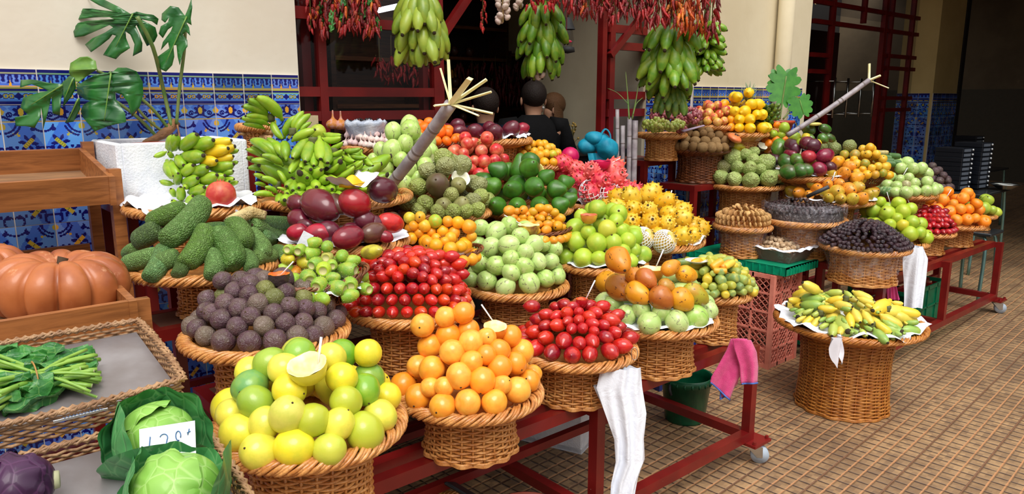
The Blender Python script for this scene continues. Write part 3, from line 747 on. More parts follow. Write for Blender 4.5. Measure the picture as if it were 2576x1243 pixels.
# ---- light
w = bpy.data.worlds.new('daylight'); SC.world = w; w.use_nodes = True; nt = w.node_tree
bg = nt.nodes['Background']; sky = nt.nodes.new('ShaderNodeTexSky'); sky.sky_type = 'HOSEK_WILKIE'; sky.turbidity = 8.; sky.ground_albedo = .4
sky.sun_direction = Vector((-.5, -.55, .75)).normalized()
mx = nt.nodes.new('ShaderNodeMix'); mx.data_type = 'RGBA'; mx.inputs[0].default_value = .8; mx.inputs[7].default_value = (1., .985, .96, 1)
tc = nt.nodes.new('ShaderNodeTexCoord'); sx = nt.nodes.new('ShaderNodeSeparateXYZ'); nt.links.new(tc.outputs['Generated'], sx.inputs[0])
rp = nt.nodes.new('ShaderNodeValToRGB'); nt.links.new(sx.outputs[2], rp.inputs[0]); e_ = rp.color_ramp.elements
e_[0].position = 0.; e_[0].color = (.13, .12, .115, 1); e_[1].position = .9; e_[1].color = (1.5, 1.5, 1.5, 1); q_ = e_.new(.12); q_.color = (.42, .42, .42, 1); q_ = e_.new(.5); q_.color = (1.15, 1.15, 1.15, 1)
ml = nt.nodes.new('ShaderNodeMix'); ml.data_type = 'RGBA'; ml.blend_type = 'MULTIPLY'; ml.inputs[0].default_value = 1.
nt.links.new(sky.outputs[0], mx.inputs[6]); nt.links.new(mx.outputs[2], ml.inputs[6]); nt.links.new(rp.outputs[0], ml.inputs[7]); nt.links.new(ml.outputs[2], bg.inputs[0]); bg.inputs[1].default_value = 1.25
sd = bpy.data.lights.new('sun', 'SUN'); so = bpy.data.objects.new('sun', sd); COL.objects.link(so); sd.energy = 2.6; sd.angle = math.radians(35); sd.color = (1, .97, .92)
so.rotation_euler = Vector((.36, .55, -1.)).to_track_quat('-Z', 'Y').to_euler()
SC.view_settings.exposure = 0.
# ================================================================ carts
m_rubber = plain('black_rubber', (34, 34, 36), .7)
m_wheel = plain('pale_wheel', (176, 190, 206), .4)
def caster(T, x, y, zp, rot=0.):
    r = MB().box((x, y, zp), (.13, .1, .012)); 
    for a in (-.05, .05):
        for b in (-.036, .036): r.tube([(x + a, y + b, zp + .006), (x + a, y + b, zp + .02)], .008, 6)
    pl = r.obj('caster_plate', m_red, T, smooth=False)
    d = Vector((math.cos(rot), math.sin(rot), 0)); n = Vector((-d.y, d.x, 0)); c = Vector((x, y, 0)) + d * .03
    m = MB(); m.tube([Vector((x, y, zp - .005)), Vector((x, y, zp - .022))], .03, 12)
    for s in (-1, 1): m.add([Vector((x, y, zp - .022)) + n * s * .02 - d * .03, Vector((x, y, zp - .022)) + n * s * .02 + d * .04, c + n * s * .02 + Vector((0, 0, .03)) + d * .012, c + n * s * .02 + Vector((0, 0, .03)) - d * .012], [(0, 1, 2, 3)])
    m.obj('caster_fork', m_chr, T)
    m = MB(); m.tube([c + n * -.015 + Vector((0, 0, .041)), c + n * .015 + Vector((0, 0, .041))], .04, 20, upv=(0, 0, 1)); m.obj('caster_wheel', m_wheel, T)
W = .042
def cart(name, label, x0, x1, y0, posts, tiers, yback, group=None, dz=.13):
    """tiers: (y outer, y inner, z); steel box section, one post row at y0 and further rows behind"""
    T = thing(name, label, 'cart', ((x0 + x1) / 2, y0, 0), group=group); ox = (x0 + x1) / 2; oy = y0
    L = lambda p: Vector((p[0] - ox, p[1] - oy, p[2]))
    def bar(nm, a, b, w=W): MB().bar(L(a), L(b), w).obj(nm, m_red, T, smooth=False)
    bar('base_rail', (x0, y0, dz), (x1, y0, dz)); bar('base_rail', (x0, yback, dz), (x1, yback, dz))
    for i, (ya, yb, z) in enumerate(tiers):
        bar('shelf_rail', (x0, ya + (.055 if i == 0 else 0), z - W / 2), (x1 - .02, ya + (.055 if i == 0 else 0), z - W / 2)); bar('shelf_rail', (x0, yb + .03, z - W / 2), (x1 - .02, yb + .03, z - W / 2))
    for x in posts:
        bar('cross_rail', (x, y0, dz - .002), (x, yback, dz - .002), W * .94)
        for i, (ya, yb, z) in enumerate(tiers):
            yy = ya
            bar('post', (x, yy, dz), (x, yy, z - .002), W * .96)
            bar('cross_rail', (x, ya, z - W / 2 - .003), (x, (yb + .06), z - W / 2 - .003), W * .9)
        bar('post', (x, yback, dz - .02), (x, yback, .36), W * .96)
    for x in (posts[0], posts[-1]):
        for y in (y0 - .02, yback): caster(T, x - ox + (.02 if x == posts[-1] else -.02), y - oy, dz - W / 2 - .006, -.9 if y < yback else .7)
    return T
Z1, Z2, Z3, Z4, Z5 = .55, .70, .84, .98, 1.14
cart('display_cart', 'red steel tiered cart under the nearest fruit baskets', .52, 2.81, 1.645, (.55, 1.80, 2.79), [(1.645, 1.76, Z1)], 3.3)
cart('display_cart', 'red steel cart with green crates beneath, at the far right', 4.25, 6.33, 1.74, (4.28, 5.28, 6.31), [(1.74, 1.84, Z1)], 2.9)
def stand(name, label, x0, x1, y0, y1, z, legs=True, shelf=None, w=.038):
    """plain welded table frame"""
    cx, cy = (x0 + x1) / 2, (y0 + y1) / 2; T = thing(name, label, 'stand', (cx, cy, 0)); a, b = (x1 - x0) / 2 - w / 2, (y1 - y0) / 2 - w / 2
    m = MB()
    for s_ in (-1, 1): m.bar((-a - w / 2, s_ * b, z - w / 2), (a + w / 2, s_ * b, z - w / 2), w); m.bar((s_ * a, -b + w / 2, z - w / 2), (s_ * a, b - w / 2, z - w / 2), w * .97)
    m.obj('top_frame', m_red, T, smooth=False)
    for i in (-1, 1):
        for j in (-1, 1): MB().bar((i * a, j * b, 0), (i * a, j * b, z - w), w * .96).obj('leg', m_red, T, smooth=False)
    for s_ in (-1, 1): MB().bar((-a, s_ * b, .3), (a, s_ * b, .3), w * .8).obj('brace', m_red, T, smooth=False)
    MB().box((0, 0, z - .006), (x1 - x0 - 2 * w + .004, y1 - y0 - 2 * w + .004, .01)).obj('top_board', plain('dull_board', (96, 60, 44), .7), T, smooth=False)
    return T
stand('tiered_stand', 'red frame stand on the cart under the second tier of baskets', .66, 2.34, 1.9, 2.34, Z2)
stand('tiered_stand', 'red frame stand holding the third tier of fruit baskets', 1.02, 2.62, 2.36, 2.62, Z3)
stand('tiered_stand', 'red frame stand under the banana baskets and melons', .7, 2.62, 2.64, 2.98, Z4)
stand('tiered_stand', 'small red frame stand under the monstera fruit basket', .56, .98, 2.36, 2.6, .9)
stand('tiered_stand', 'tall red frame stand under the garlic and tangerine baskets', 1.12, 2.85, 3.0, 3.5, Z5)
# ================================================================ baskets of fruit, placed by the edge of their braided rim
def rim_center(u, vb, a, d):
    """centre of the rim whose front lower edge shows at row vb, half width a, depth d"""
    R = a * d / F; v = vb - .5 * a
    for _ in range(12):
        C = at(u, v, d); k = Vector((-C.x, -C.y, 0)).normalized(); f = proj(C + k * R * .97 + Vector((0, 0, -.022)))[1]; v += (vb - f) * .9
    return at(u, v, d), R
def Bk(u, vb, a, d, bz, label, mat=None, rb=.58, h=None, **kw):
    C, R = rim_center(u, vb, a, d)
    if h is not None: bz = C.z - h
    return basket(kw.pop('name', 'wicker_basket'), C, R, bz, mat, rb, label, **kw), C, R
class Dome:
    def __init__(s, C, R, h, z0=.0, p=2., elong=(1, 1)): s.C = Vector(C); s.R = R; s.h = h; s.z0 = z0; s.p = p; s.e = elong
    def z(s, x, y):
        q = math.hypot((x - s.C.x) / s.e[0], (y - s.C.y) / s.e[1]) / s.R
        return s.C.z + s.z0 + s.h * max(0., 1 - q ** s.p) - (max(0, q - 1)) * s.R * .3
    def hit(s, u, v):
        r = ray(u, v); d0 = (s.C - CAM).dot(FW); best = None; t = d0 - s.R * 1.5
        while t < d0 + s.R * 1.6:
            P = CAM + r * t; g = P.z - s.z(P.x, P.y)
            if best is None or g < best[0]: best = (g, P.copy())
            if g <= 0: return P
            t += .003
        P = best[1]; return P
PILES = []                                     # (pile name, objects)
def nearest_free(P, pts, r, k):
    for q, rq in pts:
        if (P - q).length < (r + rq) * k: return False
    return True
def pile(key, dome, spec, items, fill, name, desc, where, cat, group, seed=1, orient='rand', rz=1., keep=.9, fillers=True, layers=2, zmin=None, relax=6, smax=999, elong=False):
    """items: (u, v, r_px, kind index) seen in the photo; the rest of the heap is filled behind and below them
    spec: list of (proto, [colours], real radius)"""
    rg = random.Random(seed); pts = []; out = []
    for it in items:
        u, v, rp = it[0], it[1], it[2]; k = it[3] if len(it) > 3 else 0
        P = dome.hit(u, v); r0 = spec[k][2]; r = min(max(rp * (P - CAM).dot(FW) / F, r0 * .8), r0 * 1.25) if rp else r0
        pts.append([P, r, k, it[4] if len(it) > 4 else None])
    ne = len(pts)
    if fillers:
        r = spec[fill[0]][2]
        for ly in range(layers):
            sh = ly * r * 1.75; RR = dome.R - sh * .75; nr = int(RR / (r * .9)) + 1
            for i in range(nr, -1, -1):
                q = RR * i / max(1, nr)
                n = max(1, int(2 * PI * q / (r * 1.9)))
                a0 = rg.uniform(0, 6.28)
                for j in range(n):
                    a = a0 + 2 * PI * j / n; x = dome.C.x + q * math.cos(a) * dome.e[0]; y = dome.C.y + q * math.sin(a) * dome.e[1]
                    z = dome.z(x, y) - sh
                    if z < dome.C.z + dome.z0 - r * .2: continue
                    P = Vector((x, y, z))
                    if nearest_free(P, [(p[0], p[1]) for p in pts], r, keep): pts.append([P, r * rg.uniform(.94, 1.04), rg.choice(fill), None])
                    if len(pts) >= smax: break
    for _ in range(relax):
        for i in range(len(pts)):
            for j in range(i + 1, len(pts)):
                d = pts[j][0] - pts[i][0]; L = d.length; m = (pts[i][1] + pts[j][1]) * (.86 if j < ne else .95)
                if 1e-5 < L < m:
                    d *= (m - L) / L * .5; wi = .5 if i < ne else 1.; wj = .5 if j < ne else 1.
                    pts[i][0] = pts[i][0] - d * wi; pts[j][0] = pts[j][0] + d * wj
        for p in pts: p[0].z = max(p[0].z, (zmin if zmin is not None else dome.C.z + dome.z0 - .012))
    for p in pts:
        w_ = Vector((p[0].x - dome.C.x, p[0].y - dome.C.y, 0)); lim = dome.R * 1.12 * max(dome.e)
        if w_.length > lim: w_ *= lim / w_.length; p[0].x = dome.C.x + w_.x; p[0].y = dome.C.y + w_.y
    for i, (P, r, k, col) in enumerate(pts):
        pr, cols, r0 = spec[k]; c = col or rg.choice(cols)
        rad = Vector((P.x - dome.C.x, P.y - dome.C.y, 0))
        if rad.length < 1e-3: rad = Vector((1, 0, 0))
        rad.normalize()
        if orient == 'out': zax = rad + Vector((rg.uniform(-.35, .35), rg.uniform(-.35, .35), rg.uniform(-.15, .35)))
        elif orient == 'flat': a = rg.uniform(0, 6.28); zax = Vector((math.cos(a), math.sin(a), rg.uniform(-.2, .2)))
        elif orient == 'up': zax = Vector((rg.uniform(-.3, .3), rg.uniform(-.3, .3), 1))
        elif orient == 'outup': zax = rad * .9 + Vector((rg.uniform(-.4, .4), rg.uniform(-.4, .4), rg.uniform(.1, .8)))
        else: zax = Vector((rg.uniform(-1, 1), rg.uniform(-1, 1), rg.uniform(-1, 1)))
        s = r * rg.uniform(.97, 1.03)
        o = put(name if isinstance(name, str) else name[k], PROT[pr], M=frame(P, zax, Vector((rg.uniform(-1, 1), rg.uniform(-1, 1), rg.uniform(-1, 1))), (s, s * rg.uniform(.96, 1.02), s * rz)), color=c)
        tag(o, 'tbd', cat, group); out.append((o, desc if isinstance(desc, str) else desc[k]))
    PILES.append((key, where, out)); return [o for o, _ in out]
def Zm(x0, y0, s, lst):
    out = []
    for t in lst:
        k = t[3] if len(t) > 3 else 0; out.append((x0 + t[0] / s, y0 + t[1] / s, t[2] / s) + ((k,) if not isinstance(k, tuple) else (0, k)) + ((t[4],) if len(t) > 4 else ()))
    return out
SPOON = plain('white_plastic_spoon', (238, 238, 240), .3)
def spoon(u0, v0, u1, v1, d, label, dd=0.):
    a = at(u0, v0, d); b = at(u1, v1, d + dd); m = MB().tube([a, a.lerp(b, .5), b], [.0035, .0038, .0042], 6, flat=.5)
    return tag(m.obj('tasting_spoon', SPOON), label, 'spoon')
def half_fruit(name, P, r, skin_me, flesh, label, cat='fruit', tilt=(0, 0, 1), cup=True, color=None, zs=1.):
    """a fruit cut open and hollowed, its cut face turned along tilt"""
    P = Vector(P) + (CAM - Vector(P)).normalized() * r * .7 + Vector((0, 0, r * .3)); T = thing(name, label, cat, M=frame(P, tilt))
    for key_, wh_, lst_ in PILES[-2:]:
        for t_ in list(lst_):
            if (t_[0].matrix_basis.translation - P).length < r * 1.5: lst_.remove(t_); bpy.data.objects.remove(t_[0])
    m = MB().lathe([(0, -r * .95 * zs), (r * .45, -r * .86 * zs), (r * .8, -r * .55 * zs), (r * .97, -r * .1 * zs), (r * .98, r * .18 * zs)], 22)
    o = m.obj('skin', skin_me, T)
    if color: o.color = lin(color)
    m = MB().lathe([(r * .98, r * .18 * zs), (r * .84, r * .2 * zs), (r * .7, -r * .1), (r * .4, -r * .3), (0, -r * .34)], 22, fn=lambda R, z, a: (R, z + .05 * r * math.sin(5 * a)))
    m.obj('flesh', flesh, T); return T
m_fleshY = plain('pale_yellow_flesh', (244, 236, 190), .4, rgb2=(236, 214, 130), sss=None) if False else plain('pale_yellow_flesh', (244, 236, 190), .4, rgb2=(236, 214, 130))
m_fleshO = plain('orange_flesh', (240, 130, 40), .3, rgb2=(220, 96, 30))
m_fleshR = plain('dark_red_flesh', (190, 40, 30), .3, rgb2=(240, 120, 40))
m_fleshM = plain('magenta_flesh', (200, 20, 84), .3, rgb2=(170, 10, 60))
m_paper = plain('white_paper', (240, 242, 248), .8, .2, rgb2=(222, 224, 236), bump=.2)
# ---------------------------------------------------------------- 1 yellow passion fruit, nearest basket
YG1 = [(238, 220, 50), (240, 226, 70), (236, 212, 50), (232, 220, 80)]; GR1 = [(120, 168, 40), (132, 176, 56), (150, 180, 60)]; LM1 = [(186, 192, 56), (196, 198, 70)]
_, C, R = Bk(779, 1195, 239, 1.74, Z1, 'nearest wicker basket, holding yellow and green passion fruit')
y, g, l = 0, 1, 2
L = Zm(440, 620, 1.995, [(475, 590, 82, 1), (622, 543, 76, 1), (785, 560, 66, 0), (872, 548, 74, 1, (96, 156, 30)), (965, 622, 84, 1, (116, 160, 60)), (952, 720, 78, 1), (945, 572, 40, 0), (385, 630, 48, 0), (378, 712, 88, 1, (104, 160, 84)), (415, 800, 84, 1), (560, 655, 62, 0), (570, 717, 72, 0), (710, 745, 74, 0), (812, 672, 62, 0),
  (745, 640, 45, 0), (845, 775, 76, 2), (1062, 692, 42, 0), (1060, 756, 64, 0), (282, 842, 66, 0), (298, 772, 36, 0), (553, 838, 94, 2, (222, 214, 96)), (710, 860, 80, 2), (1028, 852, 84, 0), (330, 935, 96, 0), (435, 992, 95, 0), (598, 1006, 98, 0), (782, 992, 84, 2), (932, 922, 98, 2), (795, 890, 46, 0), (478, 888, 46, 0)])
D1 = Dome(C, R * .83, .145, .032, 2.2)
pile('yellow', D1, [('yellow_passion', YG1, .044), ('yellow_passion', GR1, .044), ('yellow_passion', LM1, .044)], L, [0, 0, 2], ['yellow_passion_fruit'] * 3, ['yellow passion fruit', 'green passion fruit', 'yellow-green passion fruit'], 'in the nearest basket', 'fruit', 'passion fruit heaped in the nearest basket', 3, 'rand')
P = D1.hit(440 + 668 / 1.995, 620 + 655 / 1.995) + Vector((0, 0, .01))
half_fruit('cut_passion_fruit', P, .044, m_yel, m_fleshY, 'yellow passion fruit cut open for tasting in the nearest basket', color=(232, 214, 70), tilt=(-.3, -.2, 1))
spoon(800, 916, 808, 848, (P - CAM).dot(FW) - .01, 'white spoon standing in the cut yellow passion fruit')
MB().box((0, 0, 0), (.05, .001, .035)).obj('t', m_paper) if False else None
# ---------------------------------------------------------------- 2 orange granadillas
_, C, R = Bk(1183, 1076, 182, 2.23, Z1, 'front wicker basket heaped with orange granadillas')
L = Zm(960, 620, 1.995, [(412, 352, 55), (508, 362, 55), (327, 376, 54), (205, 396, 60), (328, 432, 64), (435, 400, 56), (167, 456, 62), (250, 497, 62), (450, 482, 60), (363, 528, 66), (108, 520, 48), (165, 580, 58), (575, 512, 56), (657, 466, 56), (690, 512, 60), (530, 470, 44), (535, 556, 44), (445, 592, 56), (253, 622, 67), (85, 630, 54), (585, 616, 60), (670, 586, 58), (755, 608, 40), (762, 552, 30),
  (110, 700, 66), (370, 660, 68), (503, 670, 66), (190, 750, 66), (305, 780, 65), (433, 783, 65), (572, 766, 65), (675, 718, 66), (740, 676, 56), (600, 690, 36), (78, 574, 26), (272, 706, 34), (312, 702, 30), (765, 640, 36)])
D2 = Dome(C, R * .84, .165, .03, 2.1)
pile('granadilla', D2, [('granadilla', [(246, 160, 44), (250, 172, 56), (242, 150, 40), (248, 180, 70)], .0365)], L, [0], 'orange_granadilla', 'orange granadilla', 'in the front basket', 'fruit', 'orange granadillas heaped in the front basket', 5)
P = D2.hit(960 + 570 / 1.995, 620 + 428 / 1.995)
half_fruit('cut_granadilla', P, .036, m_ora, m_fleshY, 'orange granadilla cut open with a spoon in it', color=(232, 132, 40), tilt=(-.1, -.2, 1), zs=1.2)
spoon(1243, 812, 1211, 766, (P - CAM).dot(FW), 'white spoon standing in the cut orange granadilla')
# ---------------------------------------------------------------- 3 purple passion fruit
_, C, R = Bk(670, 916, 204, 2.12, Z2, 'wicker basket of dark purple passion fruit above the nearest one')
L = Zm(440, 620, 1.995, [(330, 180, 58), (440, 172, 44, 1), (368, 202, 50), (242, 190, 36), (235, 236, 52, 2), (555, 240, 50), (455, 224, 38, 2), (265, 270, 50), (378, 248, 48), (330, 304, 52), (430, 294, 54, 1), (570, 292, 52), (645, 270, 44, 2), (500, 332, 46), (235, 366, 56), (178, 268, 42), (160, 318, 46), (325, 396, 52), (437, 389, 54, 1), (550, 381, 47), (645, 363, 50), (715, 324, 44), (740, 410, 60, 1), (805, 370, 54), (832, 330, 36), (112, 412, 50),
  (156, 450, 52, 1), (250, 470, 62), (375, 480, 60), (500, 470, 60), (615, 442, 56, 1), (195, 330, 40), (392, 350, 36), (480, 272, 28, 2), (300, 235, 30), (690, 440, 30), (640, 320, 30)])
D3 = Dome(C, R * .83, .13, .028, 2.)
pile('purple', D3, [('purple_passion', [(92, 64, 74), (84, 56, 66), (100, 72, 80)], .0335), ('purple_passion', [(116, 98, 88), (110, 90, 84)], .0335), ('purple_passion', [(122, 124, 62), (106, 110, 56)], .0335)], L, [0, 0, 1], ['purple_passion_fruit'] * 3,
     ['purple passion fruit', 'brownish purple passion fruit', 'olive green passion fruit'], 'in the purple heap', 'fruit', 'purple passion fruit heaped in their basket', 7)
P = D3.hit(440 + 525 / 1.995, 620 + 185 / 1.995) + Vector((0, 0, .012))
half_fruit('cut_purple_passion_fruit', P, .03, plain('dark_wrinkled_shell', (62, 46, 52), .4, bump=.6, bscale=60), m_fleshO, 'blackened passion fruit shell cut open with a spoon', zs=1.3)
spoon(704, 694, 738, 658, (P - CAM).dot(FW) - .01, 'white spoon standing in the blackened passion fruit shell')
# ---------------------------------------------------------------- 4 tamarillos (left heap)
_, C, R = Bk(1032, 833, 158, 2.52, Z2, 'wicker basket of stacked red tamarillos behind the orange granadillas')
L = []
rows = [(1185, 800, [850, 945, 1060, 1195, 1335, 1470, 1600, 1705]), (1067, 0, [940, 1057, 1190, 1315, 1445, 1570, 1690, 1800]), (955, 0, [910, 1015, 1140, 1268, 1388, 1500, 1618, 1720]), (868, 0, [925, 1790, 1700, 1560, 1880]), (835, 0, [1010, 1110, 1250, 1495]), (805, 0, [930, 1390, 1615, 1690, 1860]), (770, 0, [960, 1080, 1180, 1310, 1500, 1780]), (735, 0, [910, 1030, 1170, 1600, 1830]), (690, 0, [950, 1130, 1320, 1400, 1490, 1700]), (650, 0, [1180, 1270, 1370, 1570, 1660, 1760]), (618, 0, [1250, 1345, 1440]), (1000, 0, [1800, 1890]), (1090, 0, [1860]), (1130, 0, [1790, 780]), (940, 0, [1860])]
for yv, _z, xs in rows:
    for x in xs: L.append((680 + x / 3.884, 480 + yv / 3.884, 15.5))
TAMC = [(176, 24, 34), (190, 30, 32), (156, 20, 36), (200, 44, 28), (140, 18, 38), (212, 70, 24)]
D4 = Dome(C, R * .86, .165, .025, 2.6)
pile('tamarillo', D4, [('tamarillo', TAMC, .0212)], L, [0], 'red_tamarillo', 'red tamarillo', 'in the left tamarillo stack', 'fruit', 'red tamarillos stacked in the left basket', 9, 'out', keep=.86, relax=4, layers=1)
# ---------------------------------------------------------------- 5 tamarillos (right heap)
_, C, R = Bk(1448, 941, 158, 2.62, Z1, 'wicker basket of large red tamarillos at the cart corner')
L = Zm(960, 620, 1.995, [(775, 510, 42), (857, 532, 50), (957, 546, 44), (1045, 538, 44), (1145, 526, 50), (1203, 500, 44), (1243, 462, 40), (715, 428, 34), (770, 430, 36), (825, 460, 38), (915, 473, 42), (992, 486, 36), (1057, 462, 40), (1122, 456, 34), (1165, 434, 34), (1240, 440, 34), (755, 300, 34), (700, 345, 30), (730, 372, 32), (790, 367, 34), (830, 345, 34), (825, 398, 30), (885, 396, 34), (955, 413, 30), (1008, 411, 30), (925, 337, 34), (990, 370, 30), (1057, 400, 32), (1110, 396, 30), (1040, 352, 30), (1145, 372, 40), (1108, 302, 34), (1182, 346, 32), (1190, 405, 28), (1205, 385, 26), (1072, 332, 32), (935, 375, 28), (885, 346, 28), (990, 330, 26), (672, 372, 28), (652, 402, 26), (682, 396, 28), (920, 292, 30), (962, 300, 24), (870, 302, 26), (1060, 430, 26), (700, 320, 26), (1225, 420, 26)])
D5 = Dome(C, R * .84, .125, .026, 2.2)
pile('tamarillo2', D5, [('tamarillo', TAMC[:5], .023)], L, [0], 'red_tamarillo', 'large red tamarillo', 'in the corner heap', 'fruit', 'large red tamarillos heaped at the cart corner', 11, 'out', keep=.88, layers=2)
P = D5.hit(960 + 1005 / 1.995, 620 + 290 / 1.995) + Vector((0, 0, .008))
half_fruit('cut_tamarillo', P, .022, m_tam, m_fleshR, 'red tamarillo cut open with a spoon at the top of its heap', color=(180, 20, 40), zs=1.4)
spoon(1474, 752, 1497, 705, (P - CAM).dot(FW) - .01, 'white spoon standing in the cut red tamarillo')
# ---------------------------------------------------------------- 6 pepino melons
_, C, R = Bk(1296, 763, 134, 3.05, Z2, 'wicker basket of pale green striped pepino melons in the middle')
PEP = [(176, 208, 116), (170, 204, 104), (184, 212, 128)]
L = Zm(1150, 500, 4.44, [(450, 350, 118), (560, 320, 100), (300, 330, 95), (660, 320, 70), (375, 545, 110), (610, 540, 116), (690, 450, 70), (830, 520, 108), (950, 505, 85), (1080, 570, 90), (260, 720, 115), (465, 735, 115), (700, 735, 108), (905, 700, 100), (1050, 680, 90), (1140, 770, 75), (145, 905, 90), (90, 790, 80), (330, 915, 120), (565, 935, 112), (800, 930, 122), (990, 890, 100), (1125, 865, 68), (230, 520, 80), (130, 670, 65), (760, 620, 60), (600, 660, 50), (620, 840, 55)])
D6 = Dome(C, R * .80, .2, .04, 2.3)
pile('pepino', D6, [('pepino', PEP, .043)], L, [0], 'pepino_melon', 'pale green pepino melon', 'in the middle heap', 'fruit', 'pepino melons heaped in the middle basket', 13)
P = D6.hit(1150 + 800 / 4.44, 500 + 350 / 4.44)
half_fruit('cut_pepino_melon', P, .045, plain('yellow_striped_rind', (236, 196, 60), .35, rgb2=(120, 70, 50), scale=26.), m_fleshY, 'yellow striped pepino melon cut open on the middle heap')
spoon(1316, 566, 1268, 541, (P - CAM).dot(FW), 'white spoon lying against the yellow striped pepino melon')
# ---------------------------------------------------------------- 7 monstera fruit
_, C, R = Bk(512, 720, 180, 2.42, .9, 'wicker basket of green monstera fruit at the left', rb=.33)
D7 = Dome(C, R * .9, .125, .03, 1.8)
MON = [(126, 168, 88), (118, 160, 84), (136, 174, 90), (108, 154, 90)]
def longs(dome, spec, lst, x0, y0, s, name, desc, where, cat, group, key, hz=0.):
    """long fruit given by both ends and a width, as seen"""
    out = []
    for i, t in enumerate(lst):
        a = dome.hit(x0 + t[0] / s, y0 + t[1] / s); b = dome.hit(x0 + t[2] / s, y0 + t[3] / s)
        d = (a - CAM).dot(FW); r = t[4] / s * d / F * (1.12 if key == 'monstera' else 1.04); k = t[5] if len(t) > 5 else 0; pr, cols, lk = spec[k]
        hl = min(max((b - a).length / 2 + (r * .7 if key == 'monstera' else 0), r * 1.15), r * lk * 1.12); c = (a + b) / 2 + Vector((0, 0, (t[7] if len(t) > 7 else 0)))
        o = put(name, PROT[pr], M=frame(c, b - a, Vector((0, 0, 1)).cross(b - a), (r, r, hl / lk)), color=(t[6] if len(t) > 6 and t[6] else R_.choice(cols)))
        tag(o, 'tbd', cat, group); out.append((o, desc))
    PILES.append((key, where, out)); return out
longs(D7, [('monstera_fruit', MON, 3.2)], [
    (760, 110, 470, 420, 105, 0, (92, 132, 58), .04), (560, 170, 320, 270, 85, 0, (100, 142, 50), .045), (330, 290, 190, 380, 95, 0, (86, 112, 62), .02), (300, 480, 60, 560, 85), (130, 400, 50, 470, 60), (380, 440, 270, 660, 85), (480, 500, 370, 540, 85), (560, 540, 530, 640, 65, 0, (92, 122, 60)), (790, 320, 640, 580, 100, 0, (104, 146, 54), .02), (850, 240, 960, 230, 75, 0, (72, 118, 60)),
    (930, 360, 1060, 590, 112, 0, (92, 136, 56), .02), (850, 480, 860, 640, 85), (1080, 260, 1150, 400, 100, 0, (104, 142, 60), .02), (1230, 300, 1340, 460, 95), (1180, 480, 1230, 590, 70), (1330, 500, 1440, 480, 75), (1380, 300, 1560, 370, 85), (1300, 190, 1560, 270, 95), (1290, 150, 1660, 160, 62, 0, (84, 124, 66)), (1500, 430, 1560, 480, 60), (1000, 250, 1010, 330, 60), (700, 440, 720, 520, 60)],
    310, 520, 3.884, 'monstera_fruit', 'green monstera fruit', 'in the left basket', 'fruit', 'monstera fruit lying in the left basket', 'monstera')
m = MB(); P0 = D7.hit(310 + 1250 / 3.884, 520 + 200 / 3.884) + Vector((0, 0, .05)); P1 = D7.hit(310 + 1060 / 3.884, 520 + 240 / 3.884) + Vector((0, 0, .035))
T = thing('peeled_monstera_fruit', 'ripe monstera fruit with bare creamy kernels on foil strips', 'fruit', P0)
x = MB(); x.tube([P1 - P0 + Vector((-.005, 0, 0)), Vector((0, 0, 0)), Vector((.04, -.03, -.01))], [.018, .022, .014], 10); lump(x, .2, 60., 2); x.obj('kernels', plain('creamy_kernels', (226, 206, 150), .6, rgb2=(190, 160, 100), bump=1., bscale=160.), T)
x = MB()
for a, b in (((1110, 180), (1370, 350)), ((1340, 230), (1430, 270))):
    A_ = D7.hit(310 + a[0] / 3.884, 520 + a[1] / 3.884) - P0 + Vector((0, 0, .05)); B_ = D7.hit(310 + b[0] / 3.884, 520 + b[1] / 3.884) - P0 + Vector((0, 0, .05)); x.bar(A_, B_, .018, .006)
x.obj('foil_strip', plain('silver_white_foil', (222, 226, 236), .35, rgb2=(180, 184, 200)), T, smooth=False)
def flat_liner(name, C, R, label, cat='liner', amp=.007, seed=1, n=90, z=.012, mat=None):
    rg = random.Random(seed); ph = [rg.uniform(0, 6.28) for _ in range(4)]
    m = MB().lathe([(0, z), (R * .6, z), (R * .9, z + .004), (R * 1.0, z + .012), (R * 1.06, z + .006)], n, fn=lambda r, zz, a: (r * (1 + (.04 * math.sin(5 * a + ph[0]) + .03 * math.sin(11 * a + ph[1]) + .015 * math.sin(29 * a)) * (r > R * .8)), zz + (amp * math.sin(7 * a + ph[2]) * .6 + amp * .6 * math.sin(17 * a + ph[3])) * (r > R * .8)))
    return tag(m.obj(name, mat or m_paper, loc=C), label, cat)
# ---------------------------------------------------------------- mangoes
_, C, R = Bk(868, 648, 160, 2.66, Z3, 'wicker basket of big dark red mangoes, third tier')
D = Dome(C, R * .86, .14, .05, 1.9)
DK = (92, 30, 46); CR = (172, 26, 52); RD = (186, 26, 36)
longs(D, [('mango', [DK, (104, 32, 44)], 1.37)], [(130, 170, 400, 240, 80, 0, (112, 28, 44), .03), (330, 180, 660, 340, 150, 0, (110, 34, 46), .04), (600, 130, 730, 300, 80, 0, (92, 62, 42), .03), (700, 230, 950, 300, 138, 0, (164, 22, 34), .05), (940, 150, 1260, 160, 130, 0, (90, 34, 48), .06), (930, 30, 1100, 40, 55, 0, DK, .05), (1100, 270, 1290, 290, 75, 0, DK), (1040, 350, 1300, 390, 98, 0, (206, 44, 40), .02), (860, 480, 1150, 400, 100, 0, (104, 70, 52), .01),
  (610, 530, 910, 440, 112, 0, (136, 32, 48), .01), (340, 450, 610, 440, 95, 0, CR, .01), (160, 440, 370, 370, 80, 0, CR), (260, 330, 420, 340, 60, 0, DK), (700, 380, 860, 360, 60, 0, DK), (480, 380, 660, 410, 100, 0, DK), (200, 250, 360, 310, 95, 0, (110, 26, 48)), (850, 260, 1000, 330, 100, 0, (96, 28, 46)), (960, 310, 1080, 340, 85, 0, DK), (1040, 430, 1200, 470, 60, 0, (150, 24, 44))], 680, 480, 3.884, 'mango', 'dark red mango', 'in the third-tier basket', 'fruit', 'mangoes in their basket', 'mango')
flat_liner('paper_liner', C, R * .93, 'white fringed paper under the dark red mangoes', seed=2)
